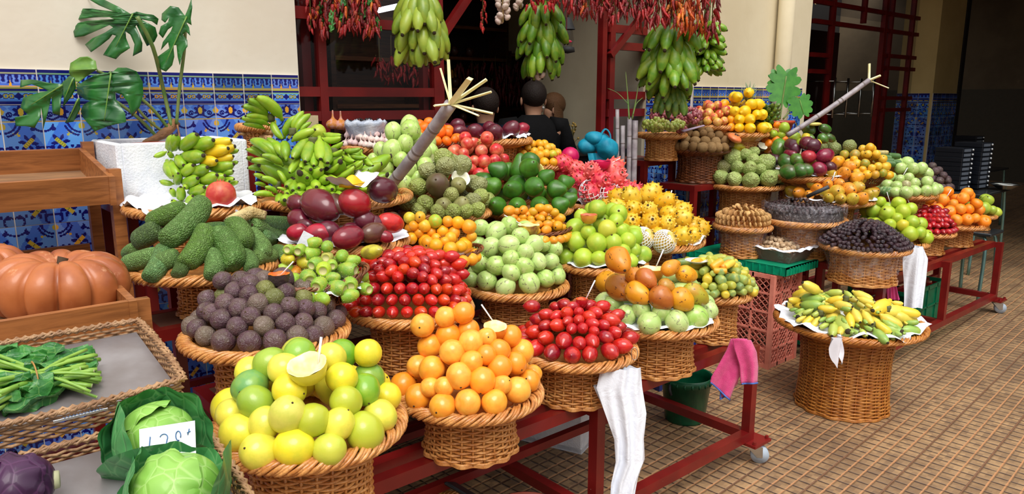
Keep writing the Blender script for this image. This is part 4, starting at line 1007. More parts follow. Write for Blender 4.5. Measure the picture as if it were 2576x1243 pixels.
P = D.hit(888, 510) + Vector((0, 0, .055))
T = thing('mango_slice', 'yellow mango piece on a white foam net above the mangoes', 'fruit', P, .4)
x = MB().grid(lambda a, b: Vector(((a - .5) * .09, (b - .5) * .05, .012 + .03 * math.sin(PI * a) * math.sin(PI * b))), 10, 8); x.box((0, 0, .008), (.084, .046, .014)); x.obj('flesh', plain('golden_flesh', (250, 196, 20), .3), T)
x = MB().grid(lambda a, b: Vector(((a - .5) * .19, (b - .5) * .09, .03 * abs(a - .5) ** 1.5 * 4 + .002 * math.sin(a * 19) + .002 * math.sin(b * 13))), 40, 16); x.obj('foam_net', m_paper, T)
# ---------------------------------------------------------------- orange guavas in the brown boat basket
C = rim_center(1113, 668, 102, 2.75)[0]
boat_basket('boat_basket', C + Vector((0, 0, -.075)), .15, .105, .07, -.35, 'small brown lattice basket of orange guavas beside the pepino melons', tilt=.0)
D = Dome(C + Vector((0, 0, -.02)), .125, .08, .0, 2.)
GU = [(246, 176, 30), (242, 160, 34), (236, 184, 50), (250, 168, 40)]
L = Zm(680, 480, 3.884, [(1345, 262, 58, 0, (216, 206, 60)), (1465, 260, 56), (1612, 300, 70, 0, (156, 190, 50)), (1735, 300, 55), (1835, 322, 64), (1940, 372, 72), (1350, 365, 60), (1402, 342, 46), (1503, 360, 66), (1577, 412, 46), (1680, 400, 60), (1800, 400, 62), (1400, 452, 60), (1512, 482, 72), (1622, 532, 68), (1760, 570, 72), (1905, 522, 76), (1762, 462, 60), (1612, 442, 42), (1955, 432, 52), (1450, 420, 40), (1700, 500, 40)])
pile('guava', D, [('guava', GU, .0235)], L, [0], 'orange_guava', 'orange guava', 'in the small brown basket', 'fruit', 'orange guavas in the boat basket', 17, relax=4, layers=1)
flat_liner('paper_liner', C + Vector((0, 0, -.036)), .115, 'white crumpled paper under the orange guavas', seed=5)
# ---------------------------------------------------------------- prickly pears
C = rim_center(812, 772, 108, 2.22)[0] + Vector((0, 0, .03))
boat_basket('boat_basket', C + Vector((0, 0, -.07)), .145, .1, .07, -.15, 'dark brown lattice basket of green prickly pears over the purple heap', tilt=-.1)
D = Dome(C + Vector((0, 0, -.03)), .125, .085, .0, 2.)
G1 = [(128, 172, 56), (140, 182, 60), (120, 164, 60)]
L = Zm(680, 480, 3.884, [(175, 672, 66, 0, (210, 190, 40)), (165, 730, 52), (345, 705, 66, 0, (204, 190, 46)), (242, 790, 66, 0, (206, 120, 30)), (190, 600, 50), (290, 575, 62), (415, 590, 72), (552, 555, 60), (560, 640, 62, 0, (178, 176, 92)), (700, 640, 64), (600, 722, 52), (525, 762, 76, 0, (168, 200, 50)), (620, 862, 50), (365, 845, 82), (485, 912, 78), (645, 932, 78), (780, 910, 78), (748, 772, 82), (885, 842, 60), (800, 690, 64), (430, 525, 50)])
pile('prickly', D, [('prickly_pear', G1, .0215)], L, [0], 'prickly_pear', 'green prickly pear', 'in the dark boat basket', 'fruit', 'prickly pears in the dark boat basket', 19, orient='flat', relax=4, layers=1)
flat_liner('paper_liner', C + Vector((0, 0, -.04)), .112, 'white paper lining the prickly pear basket', seed=6)
P = at(935, 634, 2.35)
tag(put('green_mango', PROT['mango'], M=frame(P, at(985, 625, 2.3) - P, None, (.024, .024, .034)), color=(206, 196, 60)), 'yellow-green long fruit lying alone above the left tamarillo stack', 'fruit')
x = MB().box((0, 0, 0), (.035, .002, .05)); o = x.obj('blank_card', m_paper, smooth=False, loc=at(768, 604, 2.32)); o.rotation_euler = (0, .5, -.7); tag(o, 'small white card standing behind the prickly pears', 'card')
# ---------------------------------------------------------------- anonas, third tier
_, C, R = Bk(1120, 562, 115, 3.22, Z3, 'wicker basket of rough green anonas in the middle of the stall')
D = Dome(C, R * .9, .19, .04, 2.1)
AN = [(164, 178, 92), (156, 172, 84), (172, 178, 104)]
L = Zm(880, 280, 4.438, [(870, 665, 100, 1), (765, 845, 102), (985, 825, 138, 2, (96, 74, 58)), (1335, 800, 92, 1), (640, 1000, 108), (840, 1035, 102), (1050, 1052, 96, 2), (1240, 1050, 102, 2), (1370, 1000, 94, 1), (1460, 950, 80), (1505, 1130, 88), (1385, 1190, 88), (1190, 1205, 66), (560, 985, 52), (1130, 930, 60), (1210, 830, 90, 2), (730, 1130, 70), (960, 1180, 70)])
pile('anona', D, [('anona', AN, .041), ('anona', [(156, 160, 108)], .041), ('smooth_anona', [(150, 148, 92)], .042)], L, [0, 1], ['anona'] * 3, ['green knobbly anona', 'greyish knobbly anona', 'smooth brownish anona'], 'in the middle basket', 'fruit', 'anonas heaped in the middle basket', 23, orient='outup')
P = at(1158, 458, (D.C - CAM).dot(FW) - .05)
half_fruit('cut_anona', P, .042, m_anos, plain('white_anona_flesh', (248, 248, 226), .4), 'anona cut in half showing white flesh and a black seed', tilt=(-.2, -.6, .5), color=(120, 116, 70), zs=1.3)
# ---------------------------------------------------------------- avocados
_, C, R = Bk(1322, 552, 118, 3.42, Z3, 'wicker basket of large green avocados')
D = Dome(C, R * .92, .17, .04, 2.3)
AV = [(62, 116, 30), (70, 124, 34), (56, 108, 34)]
L = Zm(1130, 380, 5.65, [(505, 420, 95), (710, 282, 145), (620, 512, 145, 0, (84, 136, 34)), (900, 550, 148), (1212, 512, 150), (1492, 525, 145), (1640, 455, 125), (1395, 400, 70), (680, 780, 145), (970, 785, 125), (1290, 775, 135), (1570, 775, 130), (1690, 700, 95)])
pile('avocado', D, [('avocado', AV, .05)], L, [0], 'avocado', 'large green avocado', 'in its basket', 'fruit', 'avocados heaped in their basket', 29, orient='outup', rz=.74, relax=3)
P = at(1308, 430, (C - CAM).dot(FW) + .02); tag(put('avocado', PROT['avocado'], M=frame(P, (0, 0, 1), (1, 0, 0), (.05, .05, .05)), color=(66, 122, 32)), 'upright pear-shaped avocado crowning the avocado heap', 'fruit', 'avocados heaped in their basket')
half_fruit('cut_avocado', at(1346, 440, (C - CAM).dot(FW) + .08), .045, m_avo, plain('avocado_flesh', (232, 222, 130), .4), 'avocado half with pale yellow flesh behind the upright one', tilt=(-.4, -.7, .4), color=(66, 110, 32), zs=1.5)
# ---------------------------------------------------------------- small orange fruit, zigzag basket
C = rim_center(1355, 612, 88, 3.12)[0]
boat_basket('boat_basket', C + Vector((0, 0, -.07)), .145, .1, .075, -.3, 'brown basket with a zigzag edge full of tiny orange fruit', zig=True)
D = Dome(C + Vector((0, 0, -.015)), .13, .075, .0, 2.)
L = Zm(1130, 380, 5.65, [(870, 860, 78), (920, 922, 60), (1060, 850, 62), (1060, 930, 60), (1190, 882, 62), (1290, 812, 62), (1400, 822, 66), (1500, 882, 60), (1330, 892, 58), (1300, 962, 60), (1160, 962, 55), (1550, 960, 80), (1540, 1068, 95), (1400, 1042, 62), (1270, 1042, 60), (1170, 1022, 60), (1380, 1122, 70), (1062, 1022, 60), (995, 972, 45), (1425, 972, 45), (1110, 900, 40), (960, 860, 40), (1240, 920, 40), (1480, 1000, 44)])
pile('tiny', D, [('guava', [(226, 160, 30), (232, 146, 40), (206, 160, 34)], .0185)], L, [0], 'small_orange_fruit', 'tiny orange fruit', 'in the zigzag basket', 'fruit', 'tiny orange fruit in the zigzag basket', 31, relax=3, layers=1, orient='flat', rz=1.2)
# ---------------------------------------------------------------- melons at the back
_, C, R = Bk(1025, 500, 97, 3.32, Z4, 'wicker basket of pale green melons behind the sugar cane')
D = Dome(C, R * .92, .25, .04, 2.2)
L = Zm(880, 280, 4.438, [(530, 445, 120), (590, 380, 92), (348, 432, 88), (830, 452, 95), (895, 450, 72), (270, 555, 85), (390, 622, 102), (620, 625, 102), (850, 620, 105), (960, 575, 82), (430, 792, 98), (622, 790, 98), (740, 760, 55), (1035, 690, 52), (570, 550, 75), (300, 700, 50)])
pile('melon', D, [('pepino', [(176, 206, 106), (168, 200, 96), (186, 212, 120)], .042)], L, [0], 'pale_green_melon', 'pale green round melon', 'behind the sugar cane', 'fruit', 'pale melons at the back', 37, orient='up', relax=3)
# ---------------------------------------------------------------- nectarines, small yellow guavas, tangerines, foam-wrapped purple fruit
_, C, R = Bk(1200, 476, 95, 3.62, Z4, 'wicker basket of red nectarines behind the avocados')
D = Dome(C, R * .9, .2, .03, 2.)
L = Zm(880, 280, 4.438, [(1158, 550, 74), (1275, 480, 58), (1290, 552, 74), (1470, 448, 76), (1630, 432, 76), (1482, 558, 76), (1390, 572, 52), (1620, 552, 72), (1722, 532, 62), (1130, 642, 68), (1050, 642, 52), (1282, 682, 72), (1362, 642, 52), (1432, 692, 76), (1540, 682, 48), (1210, 610, 40)])
pile('nectarine', D, [('nectarine', [(196, 26, 42), (206, 36, 44), (186, 22, 46), (214, 60, 56)], .033)], L, [0], 'nectarine', 'red nectarine', 'behind the avocados', 'fruit', 'nectarines in the back basket', 41, relax=3)
_, C, R = Bk(1352, 430, 76, 3.9, Z5, 'wicker basket of small yellow guavas at the back')
D = Dome(C, R * .9, .09, .02, 2.)
L = Zm(880, 280, 4.438, [(1810, 462, 45), (1832, 520, 46), (1900, 432, 40), (1942, 472, 42), (2012, 500, 48), (2070, 450, 48), (2122, 430, 40), (2122, 492, 50), (2050, 570, 55), (2172, 570, 55), (2192, 470, 48), (2262, 480, 50, 0, (190, 196, 50)), (2272, 572, 50), (1790, 522, 36), (1990, 412, 36), (1960, 540, 40)])
pile('yguava', D, [('guava', [(236, 170, 30), (230, 180, 50)], .0225)], L, [0], 'yellow_guava', 'small yellow guava', 'in the back basket', 'fruit', 'small yellow guavas at the back', 43, relax=3, layers=1)
_, C, R = Bk(1075, 374, 86, 3.72, Z5, 'dark wicker basket of bright orange tangerines at the back', mat=m_wickd)
D = Dome(C, R * .9, .08, .02, 2.)
L = Zm(880, 280, 4.438, [(1012, 235, 88, 0, (246, 110, 24)), (1072, 240, 58), (970, 330, 56), (1085, 332, 58), (1165, 316, 52), (700, 330, 66), (630, 262, 52), (720, 252, 46), (772, 252, 46), (540, 262, 46), (880, 330, 44), (560, 310, 42), (820, 290, 40)])
pile('tangerine', D, [('tangerine', [(250, 118, 20), (252, 130, 30)], .028)], L, [0], 'tangerine', 'bright orange tangerine', 'in the dark back basket', 'fruit', 'tangerines in the dark basket', 47, relax=3, layers=1)
_, C, R = Bk(1232, 367, 106, 3.85, Z5, 'wicker basket of purple fruit in white foam at the back')
D = Dome(C, R * .95, .05, .035, 2.)
L = Zm(880, 280, 4.438, [(1115, 205, 66), (1232, 232, 86), (1402, 232, 96), (1560, 190, 72), (1612, 240, 102), (1800, 205, 98), (1925, 195, 58, 0, (150, 24, 50)), (1200, 155, 40)])
pile('purpleback', D, [('mango', [(104, 30, 48), (92, 30, 46)], .042)], L, [0], 'dark_purple_mango', 'dark purple mango', 'on white foam', 'fruit', 'dark purple mangoes on foam', 53, relax=2, fillers=False, rz=.85, orient='outup')
flat_liner('foam_net', C, R * .9, 'white fringed foam net under the dark purple mangoes', seed=9, amp=.012)
# ---------------------------------------------------------------- garlic, ginger, loose things on the back shelf
_, C, R = Bk(940, 386, 78, 3.72, Z5, 'wicker basket heaped with pinkish garlic bulbs')
D = Dome(C, R * .9, .07, .02, 2.)
L = [(880 + (i * 37) % 105, 340 + (i * 23) % 34, 9.5) for i in range(26)]
pile('garlic', D, [('garlic_bulb', [(226, 206, 196), (218, 192, 190), (232, 216, 206)], .0185)], L, [0], 'garlic_bulb', 'pinkish garlic bulb', 'in the garlic basket', 'garlic', 'garlic bulbs in the back basket', 59, orient='up', relax=4, layers=1)
P = at(920, 322, 3.68)
T = thing('plastic_bag', 'white plastic bag of black pods on the garlic', 'bag', P + Vector((0, 0, -.05)))
lump(MB().lathe([(0, 0), (.075, .0), (.085, .03), (.1, .06), (.105, .075), (.092, .09), (.09, .08)], 30, fn=lambda r, z, a: (r * (1 + .05 * math.sin(7 * a + z * 60)), z + .006 * math.sin(9 * a))), .06, 14.).obj('bag_wall', plain('bluish_white_plastic', (214, 220, 232), .35, rgb2=(170, 180, 200), bump=.4, bscale=60), T)
x = MB()
for i in range(40):
    a = rnd(0, 6.28); r = rnd(0, .08); p = Vector((math.cos(a) * r, math.sin(a) * r, .078)); q = p + Vector((rnd(-.03, .03), rnd(-.03, .03), rnd(-.004, .022))); x.tube([p, (p + q) / 2 + Vector((0, 0, .006)), q], .0028, 4)
o = x.obj('black_pods', plain('black_pods', (26, 20, 22), .5), T); o['kind'] = 'stuff'
_, C, R = Bk(645, 352, 48, 3.25, Z5, 'small wicker basket of ginger roots beside the tiled wall', h=.07); stand('tiered_stand', 'narrow red stand under the ginger basket', C.x - .09, C.x + .09, C.y - .09, C.y + .16, C.z - .072)
for i, (u, v) in enumerate(((625, 338), (655, 335), (680, 332), (640, 346), (668, 345))):
    P = at(u, v, 3.22 + .03 * (i % 2)); o = put('ginger_root', PROT['ginger_root'], M=frame(P, (rnd(-.3, .3), rnd(-.3, .3), 1), None, (.026,) * 3), color=(196, 158, 112))
    tag(o, '%s ginger root in the small basket by the tiled wall' % ('leftmost', 'second', 'rightmost', 'lower left', 'lower right')[i], 'ginger', 'ginger roots')
o = put('lime', PROT['green_guava'], M=frame(at(800, 334, 3.02), (0, 0, 1), None, (.034,) * 3), color=(150, 170, 40)); tag(o, 'single olive green lime behind the green banana heap', 'fruit')
for i, (u, v) in enumerate(((838, 312), (858, 314))):
    o = put('onion', PROT['garlic_bulb'], M=frame(at(u, v, 3.75), (0, 0, 1), None, (.034,) * 3), color=(190, 120, 40)); tag(o, ('left' if i == 0 else 'right') + ' brown onion against the red window frame', 'onion')
# ---------------------------------------------------------------- green guavas
_, C, R = Bk(1512, 697, 116, 3.2, Z2, 'wicker basket of bright green guavas beside the pepino melons')
D = Dome(C, R * .88, .2, .04, 2.2)
LG = [(156, 190, 50), (166, 196, 56), (146, 184, 52)]
L = Zm(1380, 360, 3.885, [(252, 812, 96), (300, 742, 62), (575, 842, 94, 0, (188, 190, 60)), (665, 805, 55), (112, 932, 80, 0, (176, 190, 60)), (270, 965, 98), (468, 972, 102), (400, 885, 62), (640, 962, 85), (742, 932, 82), (172, 1105, 85), (342, 1120, 100), (502, 1112, 78), (812, 1050, 76), (792, 1115, 72), (490, 785, 62), (720, 880, 62), (620, 1100, 76), (720, 1040, 70), (180, 860, 40)])
pile('gguava', D, [('green_guava', LG, .04)], L, [0], 'green_guava', 'bright green guava', 'in its basket', 'fruit', 'green guavas heaped in their basket', 61)
flat_liner('paper_liner', C, R * .93, 'folded white paper under the green guavas', seed=11)
half_fruit('cut_guava', D.hit(1481, 562) + Vector((0, 0, .02)), .036, plain('yellow_guava_rind', (226, 190, 60), .4, rgb2=(216, 130, 60)), plain('pink_guava_flesh', (232, 110, 80), .4), 'cut guava with pink flesh on the green guava heap')
spoon(1472, 556, 1456, 524, (D.C - CAM).dot(FW) - .02, 'white spoon standing in the pink guava')
# ---------------------------------------------------------------- yellow pitayas
_, C, R = Bk(1612, 640, 156, 3.5, Z3 - .1, 'broad wicker basket of yellow pitayas', rb=.45)
D = Dome(C, R * .88, .17, .045, 1.9)
YP_ = [(230, 184, 40), (222, 172, 30), (226, 190, 56)]
L = Zm(1380, 360, 3.885, [(500, 708, 76), (655, 645, 88), (830, 645, 88), (655, 745, 78), (795, 785, 98), (985, 665, 80), (1000, 785, 100), (1150, 795, 85), (1290, 742, 92), (1290, 915, 98), (1385, 900, 85), (1380, 835, 72), (1050, 890, 60), (1180, 690, 60), (580, 690, 50)])
pile('pitaya', D, [('yellow_pitaya', YP_, .045)], L, [0], 'yellow_pitaya', 'bumpy yellow pitaya', 'in the broad basket', 'fruit', 'yellow pitayas in the broad basket', 67, orient='outup', relax=3)
flat_liner('paper_liner', C, R * .95, 'white foam sheet hanging over the rim under the yellow pitayas', seed=13, amp=.02)
def net_ball(name, P, r, label, n=16, group=None, open_=.0):
    m = MB()
    for s_ in (-1, 1):
        for i in range(n):
            a0 = 2 * PI * i / n; pts = []
            for k in range(13):
                t = k / 12.; ph = -PI / 2 * .8 + t * PI * (.82 - open_); a = a0 + s_ * t * 1.9
                pts.append(Vector((math.cos(ph) * math.cos(a), math.cos(ph) * math.sin(a), math.sin(ph))) * r)
            m.tube(pts, r * .035, 4)
    o = m.obj(name, plain('white_foam', (242, 242, 248), .7)); o.location = P; o.rotation_euler = (.6, -.3, .4); return tag(o, label, 'foam net', group)
for u, v, tx in ((1610, 597, 'left'), (1664, 604, 'right')):
    P = D.hit(u, v) + Vector((-.02, -.03, 0)); net_ball('foam_net', P, .052, 'white foam net sleeve, the %s of the two on the pitayas' % tx, 20)
    tag(put('yellow_pitaya', PROT['pitaya' if 0 else 'yellow_pitaya'], M=frame(P, (.3, -.6, .4), None, (.044,) * 3), color=(232, 200, 110)), 'yellow pitaya inside the %s white foam sleeve' % tx, 'fruit')
half_fruit('cut_pitaya', at(1671, 532, 3.5), .038, m_pit, plain('pale_pitaya_flesh', (236, 220, 120), .4), 'yellow pitaya cut open with a white spoon', color=(226, 176, 30))
spoon(1677, 521, 1690, 479, 3.47, 'white spoon standing in the cut yellow pitaya')
# ---------------------------------------------------------------- dragon fruit
_, C, R = Bk(1502, 534, 92, 3.82, Z4 - .1, 'wicker basket of pink dragon fruit in foam nets')
D = Dome(C, R * .95, .19, .04, 1.8)
DR = [(222, 50, 84), (230, 70, 96), (216, 40, 80), (236, 96, 100)]
L = Zm(1380, 360, 3.885, [(165, 200, 78), (280, 245, 82), (355, 225, 60), (310, 355, 74), (480, 362, 92), (660, 345, 88), (422, 485, 92, 0, (214, 60, 84)), (605, 505, 76), (742, 470, 62), (120, 300, 44), (420, 300, 60), (230, 420, 60)])
pile('dragon', D, [('dragon_fruit', DR, .052)], L, [0], 'dragon_fruit', 'pink dragon fruit', 'in its basket', 'fruit', 'dragon fruit heaped in their basket', 71, orient='outup', relax=3)
for i, (u, v) in enumerate(((1488, 482), (1536, 488), (1568, 480))):
    net_ball('foam_net', D.hit(u, v), .062, 'white foam net round a dragon fruit, %s of the three' % ('leftmost', 'middle', 'rightmost')[i], 12, open_=.25)
flat_liner('foam_net', C, R * .93, 'frayed white foam netting along the dragon fruit basket rim', seed=15, amp=.02)
half_fruit('cut_dragon_fruit', at(1510, 417, 3.8), .055, plain('magenta_rind', (206, 20, 84), .4), m_fleshM, 'magenta dragon fruit half with a white spoon', zs=.8)
spoon(1520, 420, 1560, 398, 3.78, 'white spoon lying in the magenta dragon fruit half')
tag(put('dragon_fruit_half', MB().ball((0, 0, 0), .05, 14).mesh('dragon_fruit_half', plain('bright_magenta_rind', (196, 14, 90), .35)), loc=at(1434, 393, 3.95)), 'smooth magenta dragon fruit half behind the pink heap', 'fruit')
# ---------------------------------------------------------------- papayas on pepinos
_, C, R = Bk(1650, 856, 152, 2.9, Z1, 'front wicker basket of spotted papayas over striped melons')
D = Dome(C, R * .84, .115, .04, 2.2)
L = Zm(1480, 620, 4.782, [(160, 640, 95), (300, 700, 92), (490, 820, 128), (742, 880, 142), (1030, 885, 145), (1290, 850, 150, 0, (160, 200, 90)), (1440, 765, 105), (130, 570, 60), (620, 790, 60), (880, 820, 60)])
pile('pepino2', D, [('pepino', [(184, 208, 130), (172, 202, 116)], .045)], L, [0], 'striped_melon', 'pale green striped melon', 'under the papayas', 'fruit', 'striped melons under the papayas', 73, relax=4, layers=1)
flat_liner('paper_liner', C, R * .92, 'scalloped white paper under the striped melons and papayas', seed=17)
D = Dome(C, R * .9, .2, .075, 1.9)
o1 = (216, 140, 30); o2 = (186, 116, 40)
longs(D, [('papaya', [o1], 1.38)], [(140, 330, 330, 560, 125, 0, (218, 150, 34)), (240, 390, 540, 620, 150, 0, o2), (590, 360, 800, 540, 110, 0, (186, 100, 40), .02), (470, 500, 720, 690, 132, 0, (232, 160, 30), .01), (750, 540, 1000, 760, 138, 0, (170, 92, 30), .01), (990, 540, 1250, 740, 138, 0, (226, 160, 30), .0), (1130, 480, 1450, 680, 122, 0, (178, 170, 50)), (970, 350, 1380, 450, 105, 0, (236, 166, 30), .02), (870, 420, 1100, 280, 90, 0, (224, 150, 30), .03),
   (490, 300, 620, 420, 100, 0, (206, 130, 30)), (830, 440, 1040, 520, 90, 0, (176, 132, 46))], 1480, 620, 4.782, 'papaya', 'spotted orange papaya', 'in the front basket', 'fruit', 'papayas in the front basket', 'papaya')
P = at(1556, 655, 2.72); tag(put('cacao_pod', PROT['papaya'], M=frame(P, at(1584, 692, 2.62) - at(1540, 622, 2.78), None, (.047, .047, .048)), color=(222, 140, 30)), 'long orange and brown pod leaning between two baskets', 'fruit')
half_fruit('cut_papaya', at(1640, 690, 2.88), .048, m_papa, m_fleshY, 'papaya cut open with a tall white spoon in it', color=(216, 130, 30), zs=1.1)
spoon(1650, 672, 1669, 628, 2.84, 'tall white spoon standing in the cut papaya')
# ---------------------------------------------------------------- banana passion fruit
_, C, R = Bk(1797, 768, 92, 3.25, Z1, 'wicker basket of small banana passion fruit by the pink crate')
D = Dome(C, R * .95, .13, .02, 2.3)
BPc = [(190, 180, 60), (150, 170, 90), (222, 190, 60), (120, 150, 90), (166, 170, 66)]
L = Zm(1480, 620, 4.782, [(1415, 472, 48), (1505, 486, 52), (1600, 490, 52), (1690, 472, 52), (1785, 476, 52), (1440, 560, 44), (1530, 562, 52), (1640, 566, 52), (1722, 550, 44), (1590, 400, 62), (1722, 386, 60), (1822, 392, 60), (1430, 385, 74), (1302, 332, 52), (1820, 532, 48), (1890, 496, 50), (1150, 190, 52), (1236, 172, 44), (1330, 182, 40), (1402, 182, 46), (1500, 320, 40), (1870, 440, 44)])
pile('bpf', D, [('banana_passion', BPc, .0175)], L, [0], 'banana_passion_fruit', 'small oval passion fruit', 'by the pink crate', 'fruit', 'banana passion fruit by the pink crate', 79, orient='out', relax=4, layers=1)
D = Dome(C, R * .95, .16, .03, 2.3)
longs(D, [('banana_passion', [(232, 180, 50)], 1.9)], [(1060, 220, 1220, 310, 45, 0, (214, 180, 60)), (870, 210, 1050, 240, 42, 0, (226, 180, 50)), (1500, 320, 1670, 325, 38, 0, (232, 160, 40), .01), (1480, 260, 1620, 170, 48, 0, (240, 160, 40)), (1600, 260, 1710, 180, 38, 0, (236, 150, 50)), (1620, 290, 1770, 200, 40, 0, (240, 196, 70), .01), (1690, 300, 1890, 265, 38, 0, (140, 168, 70)), (1680, 325, 1900, 350, 38, 0, (240, 190, 60)), (1720, 250, 1830, 220, 34, 0, (226, 200, 70)), (1850, 340, 1930, 380, 36, 0, (200, 200, 80))],
   1480, 620, 4.782, 'banana_passion_fruit', 'long yellow passion fruit', 'by the pink crate', 'fruit', 'long banana passion fruit by the pink crate', 'bpf2')
P = D.hit(1752, 672) + Vector((0, 0, .02)); T = thing('sample_dish', 'white dish with half a yellow fruit beside the pink crate', 'dish', P)
MB().lathe([(0, 0), (.03, 0), (.05, .012), (.052, .012), (.03, .003), (0, .003)][::-1], 24).obj('dish', SPOON, T)
MB().ball((0, 0, .008), .022, 10, (1.7, .8, .5)).obj('fruit_half', plain('golden_half', (236, 170, 40), .3), T)
# ================================================================ bananas
GB = [(134, 176, 36), (124, 168, 34), (146, 186, 44), (116, 158, 34)]
def hand(name, label, cat, items, pr='banana', cols=GB, group=None, crown=None, k=1., jit=.1):
    """items: (p_stem, p_tip, up, colour, thickness); one thing, every banana a part of it"""
    c = sum((Vector(i[0]) for i in items), Vector()) / len(items); T = thing(name, label, cat, c, group=group)
    for a, b, up, col, th in items:
        M = banana_M(Vector(a) - c, Vector(b) - c, up, (th or 1.) * k); put('banana', PROT[pr], T, M=M, color=col or R_.choice(cols))
    cr = crown or [(0, 0, .0), (0, 0, .03)]
    m = MB(); m.tube(smoothpath(cr, 3), .016, 8); m.obj('crown', plain('banana_stalk', (104, 112, 60), .7, rgb2=(70, 60, 40)), T)
    return T
def px_items(lst, x0, y0, s, fn, back=.03, fwd=.012, up=(0, 0, 1), th=None, cols=GB):
    out = []
    for t in lst:
        a = fn(x0 + t[0] / s, y0 + t[1] / s); b = fn(x0 + t[2] / s, y0 + t[3] / s)
        pl = math.hypot(t[2] - t[0], t[3] - t[1]) / s * (a - CAM).dot(FW) / F; r = (a - CAM).normalized()
        if (b - a).length > pl * 1.5 + .03: b = at(x0 + t[2] / s, y0 + t[3] / s, (a - CAM).dot(FW))
        a = a + r * back; b = b - r * fwd
        out.append((a, b, t[5] if len(t) > 5 and t[5] else up, t[4] if len(t) > 4 and t[4] else R_.choice(cols), None))
    return out
_, C, R = Bk(835, 532, 200, 2.98, Z4, 'broad wicker basket under the great heap of green bananas')
D = Dome(C, R * .85, .27, .04, 2.6)
HB = {
 'A': ('top left, fanned out against the painted tiles', (0, 0, -1), [(295, 285, 60, 150), (290, 285, 115, 90), (430, 325, 205, 58), (310, 335, 85, 245), (300, 370, 45, 265), (255, 405, 60, 330), (330, 310, 400, 515, None, (1, -1, .3))]),
 'B': ('top middle, five fingers standing up', (1, -.3, .2), [(450, 500, 530, 268), (535, 440, 600, 225), (560, 445, 665, 250), (605, 445, 690, 330), (525, 525, 715, 410)]),
 'C': ('left, big fingers pointing up to the wall', (0, 0, -1), [(385, 700, 145, 475), (300, 725, 150, 560), (390, 690, 225, 498), (440, 770, 248, 635), (375, 800, 145, 680), (270, 700, 95, 582), (170, 750, 88, 668), (325, 830, 105, 758), (440, 690, 335, 505), (470, 722, 445, 505), (400, 640, 300, 480)]),
 'D': ('in the middle with fingers hanging down', (-.5, -1, -.1), [(700, 485, 515, 700), (735, 490, 640, 750), (790, 480, 805, 735), (848, 520, 875, 770), (765, 600, 730, 790), (610, 680, 490, 840), (660, 700, 600, 800)]),
 'E': ('right, stacked sideways', (0, 0, 1), [(830, 445, 1000, 500), (815, 495, 1000, 525), (890, 590, 1025, 560), (890, 660, 1025, 635), (880, 745, 1020, 705), (1020, 610, 1190, 625), (1020, 660, 1125, 745), (1085, 650, 1235, 710), (1065, 790, 1222, 740), (965, 875, 1145, 800), (860, 825, 990, 768)]),
 'H': ('far right, small fingers by the melons', (0, 0, 1), [(1200, 640, 1300, 785), (1150, 845, 1272, 820), (1130, 935, 1245, 910), (960, 930, 1112, 972), (900, 950, 1035, 1000), (1180, 985, 1295, 1000), (1235, 880, 1345, 860), (1255, 800, 1345, 885), (1310, 890, 1390, 920), (1235, 935, 1335, 965), (1330, 930, 1385, 965)]),
 'F': ('low in front with blunt tips towards the viewer', (0, 0, 1), [(690, 860, 805, 800), (640, 780, 705, 795), (620, 870, 585, 830), (650, 830, 670, 875), (745, 885, 762, 965), (790, 870, 865, 892), (870, 870, 955, 905), (660, 905, 590, 975), (575, 890, 530, 1000), (560, 885, 470, 960), (700, 960, 712, 1012), (670, 985, 572, 1035), (800, 965, 830, 1002), (860, 955, 915, 988)]),
 'I': ('along the front rim, tips outward', (0, 0, 1), [(520, 985, 475, 1030), (640, 1040, 662, 1092), (750, 1045, 782, 1090), (570, 1050, 515, 1092), (490, 1060, 450, 1092), (410, 1040, 400, 1112), (850, 1055, 932, 1040), (930, 1035, 1005, 1052), (700, 1050, 720, 1085), (600, 1000, 560, 1040)]),
 'G': ('low left, fingers pointing left', (0, 0, -1), [(400, 975, 245, 855), (300, 940, 165, 828), (462, 960, 400, 805), (385, 1040, 268, 955), (350, 1065, 155, 1018), (275, 975, 165, 920), (475, 1025, 385, 968)])}
for kx, (lab, up, lst) in HB.items():
    small = kx in 'FI'
    it = px_items(lst, 600, 220, 3.885, D.hit, .07 if small else .035, .03 if small else .01, up)
    hand('banana_hand', 'green bananas of the great heap, hand %s' % lab, 'bananas', it, 'stubby_banana' if small else 'banana', group='hands of green bananas in the broad basket', k=1.5 if not small else 1.2)
# hidden inner bananas that carry the heap
it = []
for i in range(26):
    a = i * .55; r = R * (.2 + .5 * ((i * 7) % 10) / 10.); z = .04 + .13 * (i % 3) / 2. * (1 - r / R); p = C + Vector((math.cos(a) * r * .3, math.sin(a) * r * .3, z)); q = C + Vector((math.cos(a) * (r + .07), math.sin(a) * (r + .07), z + .01)); it.append((p, q, (0, 0, 1), None, None))
hand('banana_hand', 'green bananas buried in the middle of the great heap', 'bananas', it, 'banana', group='hands of green bananas in the broad basket', k=1.7)
o = MB().tube([at(893, 450, 2.7), at(908, 432, 2.7)], .011, 8).obj('cut_stalk', plain('grey_stalk', (150, 148, 140), .6)); tag(o, 'grey cut banana stalk end with a yellow sticker', 'stalk')
MB().box((0, 0, 0), (.012, .002, .014)).obj('sticker', plain('yellow_sticker', (240, 210, 20), .4), o, smooth=False, loc=at(897, 447, 2.685))
